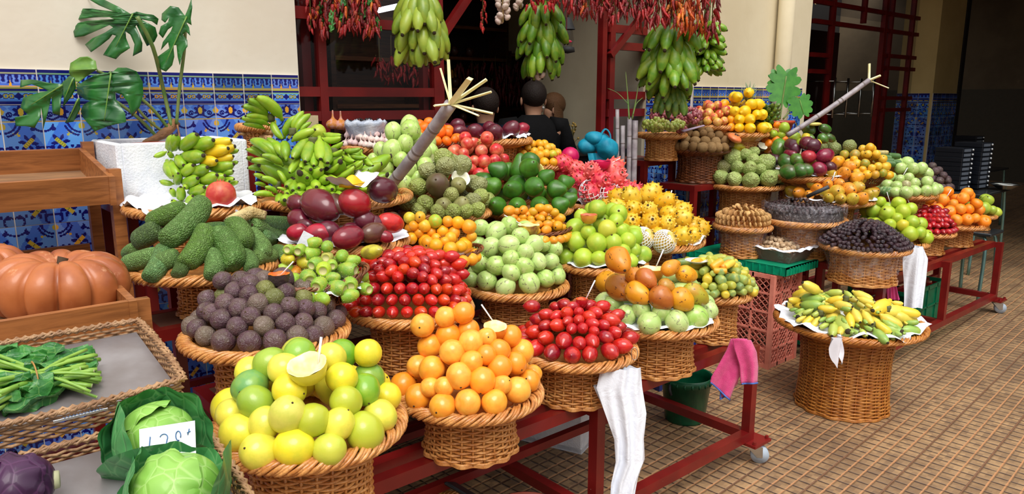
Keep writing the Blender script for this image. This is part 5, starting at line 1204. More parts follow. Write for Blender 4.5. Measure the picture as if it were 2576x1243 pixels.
# ---- the bunch with the pomegranate
_, C, R = Bk(490, 553, 163, 2.72, Z4, 'wicker basket with a whole banana bunch and a pomegranate')
cu = 330 + 830 / 4.782
def fn(u, v): k = (u - cu) / 92.; return at(u, v, 2.76 - .085 * math.sqrt(max(0., 1 - k * k)))
YB_ = (234, 196, 30)
lst = [(490, 330, 535, 120), (450, 320, 500, 125), (590, 310, 775, 105), (700, 275, 975, 168), (940, 250, 1195, 178, YB_), (870, 310, 1235, 245, YB_), (850, 340, 1155, 270, YB_), (800, 440, 1022, 420, YB_), (970, 440, 1218, 372, YB_), (600, 390, 860, 350), (430, 340, 270, 388), (510, 410, 450, 335), (550, 390, 630, 478), (430, 450, 520, 600), (480, 450, 560, 590), (600, 610, 735, 478), (700, 600, 905, 500), (900, 530, 1222, 462), (1130, 350, 1285, 310), (1170, 490, 1280, 450), (1050, 590, 1222, 555), (1100, 660, 1235, 655), (620, 720, 790, 630), (790, 690, 1020, 592), (880, 710, 1115, 602), (550, 730, 562, 585), (520, 730, 350, 682), (1050, 720, 1175, 680), (1160, 740, 1280, 690), (690, 830, 870, 740), (600, 930, 592, 752), (540, 880, 480, 775), (820, 870, 985, 740), (680, 985, 735, 855), (560, 970, 492, 915), (770, 970, 905, 905), (690, 1015, 495, 990), (640, 1035, 765, 1022), (770, 1030, 945, 1010), (700, 700, 640, 760), (900, 800, 860, 860)]
it = px_items(lst, 330, 310, 4.782, fn, .05, .018, (0, 0, 1))
T = hand('banana_bunch', 'whole upright bunch of stubby green bananas, a few turning yellow', 'bananas', it, 'fat_banana', k=1., crown=[(0, 0, -.16), (0, 0, .1)])
flat_liner('paper_liner', C, R * .93, 'crumpled white paper under the upright banana bunch', seed=21, amp=.016)
P = at(556, 492, 2.6); tag(put('pomegranate', PROT['pomegranate'], M=frame(P, (.1, .2, 1), None, (.052,) * 3), color=(186, 50, 44)), 'red pomegranate in front of the upright banana bunch', 'fruit')
# ---- the big basket standing on the floor
_, C, R = Bk(2135, 866, 178, 3.84, 0., 'tall wicker basket standing on the floor, piled with small bananas', mat=m_wick2, rb=.56)
D = Dome(C, R * .9, .2, .03, 1.9)
Y1 = (232, 206, 84); Y2 = (236, 200, 60); G2 = (140, 176, 84); G3 = (176, 192, 90)
L1 = [(470, 200, 300, 100, Y1), (350, 185, 200, 222, Y2), (430, 210, 245, 245, Y1), (490, 262, 278, 240, G2), (280, 275, 158, 262, Y2), (310, 318, 198, 312, Y2), (490, 312, 272, 302, G2), (330, 160, 250, 150, Y1)]
L2 = [(245, 350, 165, 362, G2), (312, 350, 215, 382, G2), (390, 355, 284, 392, G3), (465, 365, 375, 412, G3), (320, 420, 225, 462, Y1), (395, 412, 285, 492, Y2), (445, 430, 372, 512, Y1), (505, 430, 440, 462, G2), (595, 425, 500, 462, G2), (535, 480, 442, 522, G3), (582, 480, 560, 592, G3), (655, 500, 628, 582, Y1), (650, 440, 692, 482, G2), (260, 410, 200, 420, G2)]
L3 = [(500, 205, 655, 190, G3), (500, 285, 655, 240, Y2), (560, 295, 745, 322, Y1), (620, 325, 735, 352, G2), (610, 355, 430, 335, Y2), (715, 385, 742, 515, Y2), (750, 345, 822, 468, Y1), (840, 365, 935, 485, Y1), (790, 250, 952, 295, Y1), (745, 190, 940, 260, Y1), (675, 190, 738, 240, G3), (700, 250, 792, 272, (176, 160, 70)), (860, 305, 930, 335, Y1), (780, 290, 860, 330, (180, 170, 80))]
L4 = [(1095, 275, 935, 350, Y2), (1020, 370, 1235, 350, Y1), (1100, 290, 1215, 300, Y1), (1130, 350, 1375, 392, Y2), (1110, 390, 1340, 452, Y1), (990, 395, 1215, 505, (226, 196, 80)), (945, 460, 1112, 568, Y2), (1020, 450, 1175, 535, G2), (1225, 480, 1358, 468, G2), (1220, 470, 1255, 492, Y1), (950, 350, 990, 390, G2), (1010, 300, 1000, 370, Y2)]
L5 = [(940, 530, 1075, 655, G2), (1055, 580, 1145, 625, G2), (1115, 550, 1205, 592, G2), (1185, 535, 1372, 542, G2), (850, 445, 882, 485, G2), (775, 490, 805, 512, G2), (700, 545, 805, 562, G2), (815, 535, 882, 602, G3), (850, 510, 932, 540, G2), (1170, 560, 1240, 580, G2), (690, 540, 760, 570, G2)]
for lst, lab in ((L1, 'back left, long pale yellow fingers'), (L2, 'front left, short blunt yellow and green fingers'), (L3, 'middle, yellow fingers lying all ways'), (L4, 'right, big yellow fingers'), (L5, 'front right, green fingers over the rim')):
    hand('banana_hand', 'small bananas in the floor basket, ' + lab, 'bananas', px_items(lst, 1940, 680, 3.655, D.hit, .02, .01), 'fat_banana', group='hands of small bananas in the floor basket', k=1.1)
it = []
for i in range(26):
    a = i * .55; r = R * (.3 + .5 * ((i * 7) % 10) / 10.); z = .02 + .1 * (1 - r / R); p = C + Vector((math.cos(a) * r * .5, math.sin(a) * r * .5, z)); q = C + Vector((math.cos(a + .5) * (r + .05), math.sin(a + .5) * (r + .05), z)); it.append((p, q, (0, 0, 1), R_.choice([Y1, G2, G3]), None))
hand('banana_hand', 'small bananas at the bottom of the floor basket', 'bananas', it, 'fat_banana', group='hands of small bananas in the floor basket', k=1.2)
flat_liner('paper_liner', C, R * .93, 'crumpled white paper under the bananas in the floor basket', seed=23, amp=.02)
x = lump(MB().grid(lambda a, b: Vector(((a - .5) * .09 * (1 - .3 * b), .02 * math.sin(a * 9 + b * 3), -.11 * b * (1 + .3 * math.sin(a * 8)))), 14, 14), .1, 30.); tag(x.obj('torn_plastic', plain('torn_white_plastic', (226, 224, 232), .4), loc=at(2108, 848, 3.48)), 'torn white plastic hanging over the floor basket rim', 'plastic')
# ---- hanging bunches
def hanging(name, label, u, v0, v1, d, n, per, L, rad, cols, face=None, pr='banana', k=1.25, tilt=.9, seed=2, rotz=0.):
    rg = random.Random(seed); a = at(u, v0, d); b = at(u, v1, d); T = thing(name, label, 'bananas', a)
    MB().tube([Vector((0, 0, max(.2, 2.86 - a.z))), Vector((0, 0, 0)), (b - a) * 1. + Vector((0, 0, .05))], [.012, .02, .014], 8).obj('stalk', plain('bunch_stalk', (92, 108, 50), .7, rgb2=(60, 56, 34)), T)
    for h in range(n):
        z = (b.z - a.z) * h / max(1, n - 1); Lh = L * (1 - .12 * abs(h - n * .4) / n)
        for i in range(per):
            th = 2 * PI * (i + .5 * (h % 2)) / per + rg.uniform(-.1, .1) + rotz; o = Vector((math.cos(th), math.sin(th), 0)); dn = tilt + rg.uniform(-.3, .22)
            p = Vector((0, 0, z)) + o * .02; q = p + (o * math.cos(dn) + Vector((0, 0, -math.sin(dn)))) * Lh * rg.uniform(.85, 1.1)
            put('banana', PROT[pr], T, M=banana_M(p, q, (-o.x, -o.y, -.5), k), color=rg.choice(cols))
    return T
GH = [(130, 158, 50), (144, 170, 56), (120, 150, 44)]
hanging('hanging_banana_bunch', 'pale green banana bunch hanging left of the cane, before the red window', 1058, -20, 82, 3.75, 4, 12, .2, .1, GH, k=1.45, tilt=.95, seed=3)
GD = [(86, 136, 28), (96, 148, 32), (76, 122, 26)]
hanging('hanging_banana_bunch', 'green banana bunch hanging in the shop doorway above the seated man', 1364, 5, 118, 4.3, 4, 12, .2, .1, GD, k=1.4, tilt=.95, seed=4)
hanging('hanging_banana_bunch', 'big dark green banana bunch hanging under the dried chillies at the pillar', 1692, 62, 165, 4.15, 4, 12, .215, .1, GD, k=1.4, tilt=.8, seed=5)
hanging('hanging_banana_bunch', 'banana bunch of many short fingers on the pillar side, far right of the hanging fruit', 1778, 62, 165, 4.25, 6, 12, .11, .1, [(92, 142, 34), (104, 150, 40)], pr='stubby_banana', k=1.2, tilt=.55, seed=6)
hanging('hanging_banana_bunch', 'small bluish green banana bunch hanging lowest, above the red grapes', 1690, 214, 232, 4.3, 2, 11, .15, .1, [(96, 142, 66), (84, 130, 60)], k=1.3, tilt=1.1, seed=7)
# ================================================================ the far stall
stand('tiered_stand', 'red frame stand under the grapes and kiwis by the pillar', 3.98, 4.38, 2.84, 3.14, 1.05)
stand('tiered_stand', 'slim red frame stand under the grapes basket', 3.86, 4.2, 3.16, 3.5, 1.2)
stand('tiered_stand', 'red frame stand under the far anonas and mangoes', 4.26, 5.15, 2.62, 2.98, .8)
stand('tiered_stand', 'red frame stand under the apples and lemons by the pillar', 4.42, 5.4, 2.99, 3.16, 1.06)
stand('tiered_stand', 'low red frame stand under the far papayas', 4.3, 5.95, 2.0, 2.14, .62)
stand('tiered_stand', 'red frame stand behind the far papayas and cucumbers', 5.12, 6.4, 2.16, 2.56, .74)
ZA, ZB_, ZC = .8, 1.05, 1.06
zz = 4.438
_, C, R = Bk(1875, 482, 98, 5.0, ZA, 'wicker basket of pale green anonas on the far stall')
D = Dome(C, R * .9, .19, .04, 2.)
AN = [(170, 192, 110), (180, 200, 118), (162, 184, 104)]
L = Zm(1580, 200, zz, [(1170, 880, 98), (1010, 922, 82), (1070, 972, 86, 0, (122, 118, 76)), (925, 1062, 78), (1040, 1092, 82), (1186, 1112, 86), (1370, 1122, 98), (1232, 982, 76), (1382, 992, 82), (1532, 932, 112), (1556, 1092, 98), (1672, 1082, 82), (1312, 842, 60), (1402, 812, 62), (1392, 902, 76), (1460, 1010, 60)])
pile('anonaB', D, [('anona', AN, .047)], L, [0], 'anona', 'pale green anona', 'on the far stall', 'fruit', 'anonas on the far stall', 101, orient='outup')
for i, (u, v) in enumerate(((1845, 382), (1917, 372))):
    half_fruit('cut_anona', at(u, v, 4.98), .035, m_anos, MATS['white_anona_flesh'], '%s white cut anona half topping the far anonas' % ('left' if i == 0 else 'right'), tilt=(-.2, -.5, .6), color=(96, 70, 60))
_, C, R = Bk(1762, 388, 76, 4.98, ZB_, 'dark wicker basket heaped with brown kiwis on the far stall', mat=m_wickd, rb=.66)
D = Dome(C, R * .92, .14, .035, 2.)
L = Zm(1580, 200, zz, [(510, 735, 46), (545, 748, 46), (625, 740, 54), (725, 750, 52), (835, 765, 58), (945, 765, 56), (1040, 772, 52), (1112, 762, 46), (550, 665, 54), (645, 675, 56), (750, 685, 56), (860, 690, 58), (975, 700, 58), (1072, 682, 52), (600, 610, 50), (685, 605, 46), (755, 622, 46), (840, 605, 46), (925, 637, 46), (1012, 622, 52), (905, 570, 46), (1000, 552, 52), (820, 555, 42), (1060, 610, 44)])
pile('kiwi', D, [('kiwi', [(140, 110, 70), (128, 98, 62), (150, 120, 80)], .03)], L, [0], 'kiwi', 'brown kiwi', 'on the far stall', 'fruit', 'kiwis on the far stall', 103, relax=3)
flat_liner('paper_liner', C, R * .95, 'silvery paper edge under the brown kiwis', seed=31, mat=plain('silver_paper', (200, 200, 214), .3))
# grapes
_, C, R = Bk(1665, 349, 62, 4.9, 1.2, 'wicker basket of red and green grapes beside the pillar')
def grapes(label, pts, col, r=.0135, d=4.85):
    c = at(pts[0][0], pts[0][1], d); T = thing('grape_bunch', label, 'grapes', c, group=None); n = 0
    st = MB()
    for (u, v, k, w, h) in pts:
        for i in range(int(k * 1.25)):
            a = rnd(0, 6.28); q = math.sqrt(rnd(0, 1)); P = at(u + math.cos(a) * q * w, v + math.sin(a) * q * h, d - .05 * math.sqrt(1 - q * q) + rnd(-.012, .012)) - c
            put('grape', PROT['grape'], T, M=Matrix.Translation(P) @ Matrix.Scale(r * rnd(.85, 1.1), 4), color=R_.choice(col)); n += 1
        st.tube([at(u, v - h, d) - c, at(u, v, d + .01) - c], .002, 4)
    st.obj('grape_stem', green_stem, T)
RG = [(150, 58, 76), (132, 46, 66), (170, 84, 92)]; GG = [(168, 190, 70), (150, 176, 58), (186, 200, 90)]
grapes('bunch of red grapes, left one, above the green grapes', [(1660, 290, 60, 26, 18)], RG)
grapes('bunch of red grapes in the middle of the basket', [(1698, 292, 60, 26, 18)], RG, d=4.83)
grapes('bunch of red grapes, right one, touching the apples', [(1738, 292, 60, 28, 20)], RG, d=4.84)
grapes('bunch of green grapes at the left end of the basket', [(1650, 314, 75, 34, 16)], GG, d=4.76)
grapes('bunch of green grapes right of the first, small', [(1697, 316, 45, 26, 13)], GG, d=4.75)
grapes('few red grapes low in front beside the kiwis', [(1714, 324, 18, 14, 9)], RG, d=4.8)
x = MB().tube([at(1718, 330, 4.62), at(1770, 316, 4.66)], [.02, .014], 8, flat=.4); tag(x.obj('plastic_packet', plain('lilac_packet', (190, 168, 196), .25)), 'crumpled lilac packet lying between grapes and kiwis', 'packet')
_, C, R = Bk(1790, 327, 58, 4.98, ZC, 'small wicker basket of apples by the pillar')
D = Dome(C, R * .95, .11, .03, 2.)
L = Zm(1580, 200, zz, [(905, 390, 62), (1015, 385, 48), (890, 457, 50), (990, 460, 52), (1065, 462, 44), (800, 380, 52), (960, 430, 40)])
pile('apple', D, [('apple', [(200, 60, 50), (214, 96, 60), (186, 40, 60), (220, 150, 90)], .033)], L, [0], 'apple', 'red and yellow apple', 'by the pillar', 'fruit', 'apples by the pillar', 105, relax=3, layers=1)
_, C, R = Bk(1865, 347, 66, 5.0, ZC, 'wicker basket of yellow lemons before the painted tiles')
D = Dome(C, R * .9, .24, .04, 2.)
LM = [(246, 200, 20), (250, 208, 40)]
L = Zm(1580, 200, zz, [(1075, 285, 62, 1), (985, 347, 50), (1080, 372, 50), (1187, 365, 62), (1300, 370, 66), (1150, 442, 50, 1), (1252, 450, 62), (1350, 450, 62), (1150, 532, 48, 1), (1242, 527, 52), (1360, 530, 62), (1130, 340, 40)])
pile('lemon', D, [('lemon', LM, .036), ('tangerine', [(250, 180, 30)], .035)], L, [0], ['lemon', 'yellow_orange'], ['yellow lemon', 'round yellow orange'], 'by the tiled pillar', 'fruit', 'lemons by the tiled pillar', 107, orient='flat', relax=3)
for i, (a, b, col, lb) in enumerate((((1838, 335), (1895, 332), (240, 190, 30), 'yellow papaya below the lemons'), ((1836, 368), (1900, 372), (190, 186, 40), 'yellow-green papaya between kiwis and oranges'))):
    p, q = at(a[0], a[1], 4.72), at(b[0], b[1], 4.78); p, q = p + ray(1860, 350) * .2, q + ray(1860, 350) * .2; tag(put('whole_papaya', PROT['papaya'], M=frame((p + q) / 2, q - p, None, (.042, .042, (q - p).length / 2 / 1.35)), color=col), lb, 'fruit')
T = thing('papaya_half', 'orange papaya half with dark seeds between kiwis and oranges', 'fruit', at(1848, 348, 4.82)); MB().ball((0, 0, 0), .05, 16, (1.9, 1, .5)).obj('flesh', plain('papaya_flesh', (240, 130, 80), .35), T); x = MB()
for i in range(26): x.ball((rnd(-.045, .045), rnd(-.014, .014), .0245), .004, 5)
o = x.obj('seeds', plain('black_seeds', (24, 22, 24), .3), T); o['kind'] = 'stuff'; T.rotation_euler = (.5, 0, .5)
# green banana bunch standing with pineapple and basket handle
_, C, R = Bk(1925, 335, 44, 5.1, ZC, 'small wicker basket under the dark green mini banana bunch')
it = []
for h in range(5):
    for i in range(9):
        th = i * .7 + h * .35; o_ = Vector((math.cos(th), math.sin(th), 0)); p = C + Vector((0, 0, .03 + h * .028)); it.append((p + o_ * .02, p + o_ * .09 + Vector((0, 0, .035)), (0, 0, 1), R_.choice([(56, 92, 36), (66, 104, 40)]), None))
hand('banana_bunch', 'dark green bunch of mini bananas right of the lemons', 'bananas', it, 'fat_banana', k=1.1, crown=[(0, 0, -.05), (0, 0, .08)])
x = MB().tube([at(1845 + 26 - 26 * math.cos(a), 285 - 40 * math.sin(a), 5.12) for a in [PI * i / 14 for i in range(15)]], .006, 6); tag(x.obj('basket_handle', m_wickd), 'arched brown wicker handle above the lemons', 'handle')
P = at(1882, 276, 5.28); T = thing('pineapple', 'pineapple with grey-green leaves standing before the tiles', 'fruit', at(1882, 276, 4.98) + Vector((0, 0, -.1)))
MB().lathe(prof_smooth([(0, 0), (.05, .01), (.062, .06), (.055, .12), (.03, .145), (0, .15)], 2), 16).obj('fruit_body', plain('pineapple_skin', (146, 110, 50), .7, bump=1., bscale=60.), T)
x = MB()
for i in range(34):
    a = i * 2.4; l = .05 + .11 * (i / 34.); o_ = Vector((math.cos(a), math.sin(a), 0)); s_ = .9 - .75 * i / 34.; b0 = Vector((0, 0, .14)); m1 = b0 + o_ * l * s_ * .6 + Vector((0, 0, l * .6)); t1 = b0 + o_ * l * s_ * 1.1 + Vector((0, 0, l * .95)); x.tube([b0, m1, t1], [.006, .007, .0008], 4, flat=.3)
x.obj('leaf_crown', plain('pineapple_leaves', (110, 134, 100), .6, rgb2=(150, 164, 130)), T)
# mixed oranges, avocados, mangoes
_, C, R = Bk(2032, 458, 106, 4.92, ZA, 'broad wicker basket of mangoes, avocados and oranges on the far stall')
D = Dome(C, R * .92, .28, .05, 2.)
OR = (244, 136, 26)
L = Zm(1580, 200, zz, [(1490, 692, 52, 0, OR), (1582, 710, 50, 0, OR), (1642, 672, 56, 0, OR), (1552, 772, 48, 0, OR), (1742, 662, 42, 0, OR), (1670, 512, 40, 0, OR), (1730, 552, 60, 1), (1632, 622, 46, 1), (1722, 612, 46, 1), (1862, 652, 66, 1), (1982, 652, 52, 1, (236, 200, 50)), (1932, 702, 50, 1), (2112, 712, 46, 1, (236, 200, 40))])
pile('citrusB', D, [('tangerine', [OR], .03), ('green_guava', [(150, 180, 50)], .031)], L, [0], ['orange', 'lime_fruit'], ['orange', 'yellow-green lime'], 'on the far stall', 'fruit', 'citrus on the far stall', 109, relax=3, fillers=False)
AVc = (60, 110, 40); DKm = (84, 34, 52)
longs(D, [('mango', [AVc], 1.38)], [(1700, 670, 1670, 850, 80, 0, (90, 140, 50)), (1780, 690, 1890, 810, 80, 0, DKm), (1930, 730, 2060, 770, 75, 0, (110, 36, 52), .02), (1960, 800, 2150, 780, 76, 0, DKm, .03), (1740, 820, 1890, 850, 55, 0, (130, 30, 56)), (1930, 880, 2090, 880, 72, 0, (180, 44, 56), .01), (2100, 890, 2290, 820, 80, 0, (140, 24, 60)), (1700, 870, 1830, 960, 82, 0, AVc), (1820, 880, 1950, 920, 72, 0, (84, 130, 44)), (1710, 1010, 1870, 1050, 82, 0, AVc), (1850, 980, 1990, 1050, 78, 0, AVc), (1930, 980, 2050, 1040, 70, 0, (66, 118, 44)), (2060, 970, 2200, 1030, 76, 0, (136, 28, 58)), (2190, 950, 2330, 1010, 60, 0, (80, 30, 36)), (1600, 850, 1680, 930, 66, 0, (66, 48, 60)),
   (1920, 530, 2100, 640, 62, 0, (70, 106, 44), .02), (2120, 560, 2270, 610, 52, 0, (70, 120, 44), .02), (2120, 620, 2230, 700, 52, 0, (74, 124, 44)), (2200, 630, 2310, 680, 46, 0, (60, 104, 40)), (1980, 620, 2080, 680, 40, 0, (96, 130, 50))],
   1580, 200, zz, 'mixed_mango_or_avocado', 'green or dark red long fruit', 'in the broad far basket', 'fruit', 'mangoes and avocados on the far stall', 'mixB')
for o, d_ in PILES[-1][2]:
    c = o.color; o.name = 'mango' if c[0] > c[1] else 'avocado'
PILES[-1] = (PILES[-1][0], PILES[-1][1], [(o, 'dark red mango' if o.color[0] > o.color[1] else 'green avocado') for o, d_ in PILES[-1][2]])
flat_liner('paper_liner', C, R * .93, 'white paper edge under the far mangoes and avocados', seed=33)
T = thing('avocado_half', 'pale avocado half lying on top of the far avocados', 'fruit', at(2050, 312, 4.75)); MB().ball((0, 0, 0), .035, 14, (1.9, 1, .35)).obj('flesh', plain('avocado_flesh', (232, 222, 130), .4), T)
# small brown basket with yellow guavas + anonas
C = rim_center(2178, 452, 58, 4.8)[0]
boat_basket('boat_basket', C + Vector((0, 0, -.07)), .155, .12, .075, -.2, 'brown lattice basket of yellow guavas on the far stall')
D = Dome(C + Vector((0, 0, -.02)), .14, .18, .02, 2.)
L = Zm(2060, 340, 3.883, [(250, 190, 46, 0, (160, 160, 60)), (240, 235, 40, 0, (150, 156, 60)), (350, 200, 52, 0, (150, 146, 70)), (300, 275, 46), (375, 282, 46), (340, 235, 36), (260, 340, 42), (300, 350, 46), (380, 365, 43), (465, 380, 46), (520, 320, 38), (575, 305, 40), (550, 385, 42, 0, (190, 150, 50)), (625, 370, 43, 0, (140, 150, 50)), (440, 290, 46, 0, (150, 160, 60)), (430, 330, 38)])
pile('guavaB', D, [('guava', [(230, 176, 40), (224, 186, 56)], .027)], L, [0], 'yellow_guava', 'speckled yellow guava', 'in the far lattice basket', 'fruit', 'guavas in the far lattice basket', 111, relax=3)
D = Dome(C + Vector((.1, .12, .08)), .2, .13, .02, 2.)
L = Zm(2060, 340, 3.883, [(155, 132, 62), (298, 108, 64), (60, 112, 46), (105, 90, 40)])
pile('anonaC', D, [('anona', [(132, 144, 84)], .045)], L, [0], 'anona', 'grey-green anona', 'behind the far guavas', 'fruit', 'anonas behind the far guavas', 113, fillers=False, relax=2)
# cucumbers
_, C, R = Bk(2212, 425, 58, 5.25, .74, 'wicker basket of cucumbers at the back of the far stall')
D = Dome(C, R * 1.2, .07, .03, 2.)
longs(D, [('cucumber', [(76, 112, 56), (86, 122, 60)], 3.6)], [(440, 225, 580, 250, 28), (550, 210, 715, 228, 28), (680, 200, 795, 208, 28), (565, 275, 755, 282, 30), (720, 262, 805, 272, 26), (460, 182, 575, 192, 27, 0, (130, 160, 70)), (480, 265, 560, 282, 26), (600, 245, 740, 255, 28)], 2060, 340, 3.883, 'cucumber', 'green cucumber', 'on the far stall', 'vegetable', 'cucumbers on the far stall', 'cucumber')
p, q = at(2172, 380, 5.25), at(2235, 384, 5.25); tag(put('straw_bundle', PROT['cucumber'], M=frame((p + q) / 2, q - p, None, (.02, .02, (q - p).length / 2 / 3.6)), color=(190, 170, 110)), 'straw coloured bundle lying on the cucumbers', 'straw')
# papayas and oranges
_, C, R = Bk(2085, 522, 108, 4.85, .62, 'broad wicker basket of yellow papayas on the far stall', rb=.5)
D = Dome(C, R * .9, .2, .05, 2.)
L = Zm(2060, 340, 3.883, [(0, 440, 50, 0, (240, 150, 40)), (-20, 530, 62, 0, (244, 150, 40)), (-60, 480, 50, 0, (190, 180, 50)), (160, 560, 78), (290, 530, 74, 1), (370, 512, 66), (340, 622, 62), (442, 627, 66, 1), (235, 655, 54), (205, 482, 46, 1), (85, 482, 46, 1), (-90, 580, 50, 1), (100, 600, 50), (60, 560, 40)])
pile('papB', D, [('papaya', [(200, 176, 60), (186, 160, 50)], .041), ('papaya', [(240, 166, 36), (232, 150, 44)], .041)], L, [0, 1], 'papaya', 'yellow papaya', 'on the far stall', 'fruit', 'papayas on the far stall', 115, relax=3, orient='outup', rz=.8)
flat_liner('paper_liner', C, R * .94, 'white paper under the far papayas', seed=35)
# pepinos
_, C, R = Bk(2272, 503, 78, 5.15, .74, 'wicker basket of far pale green pepino melons')
D = Dome(C, R * .92, .19, .04, 2.)
L = Zm(2060, 340, 3.883, [(705, 410, 48), (670, 482, 50), (770, 490, 54), (733, 567, 56), (850, 562, 62), (932, 532, 56), (862, 480, 48, 0, (160, 150, 110)), (880, 432, 46), (915, 470, 42), (570, 578, 36, 0, (96, 140, 80)), (622, 602, 30, 0, (96, 140, 80)), (545, 612, 26, 0, (96, 140, 80)), (652, 572, 30, 0, (96, 140, 80)), (800, 440, 42)])
pile('pepB', D, [('pepino', [(176, 204, 120), (168, 196, 110)], .041)], L, [0], 'pepino_melon', 'pale green pepino melon', 'on the far stall', 'fruit', 'pepino melons on the far stall', 117, relax=3)
# dark purple fruit at the end
_, C, R = Bk(2335, 490, 52, 5.7, .74, 'small wicker basket of dark purple fruit at the end')
D = Dome(C, R * .92, .16, .03, 2.)
L = Zm(2060, 340, 3.883, [(950, 455, 46), (1040, 447, 50), (1000, 512, 36), (1060, 512, 32), (1100, 492, 42), (1092, 432, 36), (960, 420, 36), (900, 410, 34)])
pile('purB', D, [('purple_passion', [(84, 62, 70), (76, 56, 60)], .031)], L, [0], 'purple_passion_fruit', 'dark purple passion fruit', 'at the far end', 'fruit', 'dark passion fruit at the far end', 119, relax=3)
# green guavas, tamarillos, oranges, limes in the front row
_, C, R = Bk(2250, 628, 78, 4.68, Z1, 'wicker basket of far green guavas behind the dates')
D = Dome(C, R * .9, .2, .04, 2.)
L = Zm(2060, 340, 3.883, [(335, 722, 46), (415, 725, 64, 0, (176, 180, 50)), (545, 725, 74), (680, 770, 80), (815, 755, 70), (660, 700, 52), (705, 865, 62), (812, 865, 56, 0, (206, 190, 40)), (905, 850, 70), (895, 965, 76), (975, 955, 62), (600, 672, 46), (280, 790, 32), (330, 800, 30), (760, 820, 50)])
pile('gguavaB', D, [('green_guava', [(164, 190, 46), (150, 184, 46)], .042)], L, [0], 'green_guava', 'lime green guava', 'behind the dates', 'fruit', 'green guavas behind the dates', 121, relax=3)
_, C, R = Bk(2332, 600, 64, 5.1, Z1, 'wicker basket of small dark red tamarillos on the far cart')
D = Dome(C, R * .92, .15, .025, 2.)
L = Zm(2060, 340, 3.883, [(1000 + (i % 7) * 38, 745 + (i // 7) * 42 + (i % 2) * 8, 31) for i in range(28)])
pile('tamB', D, [('tamarillo', [(150, 20, 40), (170, 26, 44), (132, 20, 40)], .021)], L, [0], 'red_tamarillo', 'dark red tamarillo', 'on the far cart', 'fruit', 'tamarillos on the far cart', 123, relax=3, orient='out', layers=1)
_, C, R = Bk(2398, 580, 72, 5.4, Z1, 'wicker basket of oranges on the far cart')
D = Dome(C, R * .92, .22, .035, 2.)
L = Zm(2060, 340, 3.883, [(975, 577, 52, 0, (196, 100, 40)), (970, 637, 56), (1075, 622, 60, 0, (226, 160, 50)), (1060, 702, 44), (990, 692, 46), (1210, 640, 62), (1170, 722, 62), (1290, 737, 62), (1310, 690, 46), (1395, 722, 56), (1442, 722, 50), (1235, 822, 52), (1345, 827, 60), (1450, 822, 60), (1515, 812, 44)])
pile('orangeB', D, [('tangerine', [(246, 144, 30), (244, 156, 50)], .042)], L, [0], 'orange', 'large orange', 'on the far cart', 'fruit', 'oranges on the far cart', 125, relax=3)
_, C, R = Bk(2462, 553, 40, 5.95, Z1 + .0, 'last small wicker basket of limes at the right', h=.12); LIMC = C.copy()
D = Dome(C, R * .92, .13, .03, 2.)
L = Zm(2060, 340, 3.883, [(1450, 625, 44, 0, (206, 200, 60)), (1490, 662, 54), (1382, 660, 50, 0, (136, 170, 70)), (1540, 732, 62), (1610, 722, 60), (1672, 727, 44)])
pile('limeC', D, [('green_guava', [(176, 196, 70), (160, 186, 66)], .042)], L, [0], 'lime_fruit', 'yellow-green lime', 'in the last basket', 'fruit', 'limes in the last basket', 127, relax=3, layers=1)
for u0, v0, u1, v1, d, lb in ((2093, 455, 2101, 432, 4.5, 'the far papayas'), (2271, 443, 2283, 422, 5.0, 'the far pepino melons'), (2299, 440, 2315, 417, 5.5, 'the far purple fruit'), (2240, 513, 2231, 483, 4.55, 'the cut pink fruit on the far green guavas'), (2292, 522, 2281, 496, 4.95, 'the far tamarillos'), (2381, 496, 2393, 477, 5.3, 'the far oranges')):
    spoon(u0, v0, u1, v1, d, 'white spoon standing in ' + lb)
# dates, raisins, pressed figs, dried fig tray
T, C, R = Bk(2175, 646, 106, 4.3, Z1, 'wicker basket of dark dates wrapped in cling film', wrap=True, rb=.68)
D = Dome(C, R * .95, .13, .02, 1.6)
pile('date', D, [('date', [(44, 26, 40), (56, 30, 42), (36, 22, 36)], .0125)], [], [0], 'date', 'shiny dark date', 'in the wrapped basket', 'fruit', 'dates in the wrapped basket', 131, relax=2, orient='out', keep=.95, layers=1, rz=1., smax=290)
T, C, R = Bk(2020, 575, 105, 4.66, .62, 'tall film-wrapped wicker basket of raisins', wrap=True, rb=.62)
x = MB().lathe([(R * .93, .0), (R * .97, .05), (R * .96, .1), (R * .9, .112)], 60, fn=lambda r, z, a: (r * (1 + .012 * math.sin(13 * a + z * 60)), z)); x.obj('plastic_collar', film(), T, loc=C - T.location)
D = Dome(C, R * .85, .05, .07, 2.)
x = MB().lathe([(0, .1), (R * .5, .09), (R * .86, .06), (R * .9, .0)][::-1], 40); o = tag(x.obj('raisin_heap', plain('raisin_mass', (36, 22, 24), .5, bump=1., bscale=90.), loc=C), 'packed mass of raisins inside the wrapped basket', 'raisins', kind='stuff')
pile('raisin', Dome(C, R * .86, .05, .07, 2.), [('prune', [(44, 26, 30), (34, 20, 24), (60, 30, 34)], .0125)], [], [0], 'dried_plum', 'black dried plum', 'in the tall wrapped basket', 'fruit', 'dried plums in the tall wrapped basket', 133, relax=1, layers=1, smax=280)
x = MB().tube([at(2030, 495, 4.5), at(2085, 470, 4.42)], .012, 8); tag(x.obj('wooden_scoop', plain('dark_handle', (60, 60, 66), .5)), 'dark scoop handle sticking out of the raisins', 'scoop')
T, C, R = Bk(1868, 588, 72, 4.6, .636, 'small film-wrapped wicker basket of pressed figs on the green lid', wrap=True, rb=.64)
rg = random.Random(5); lst = []
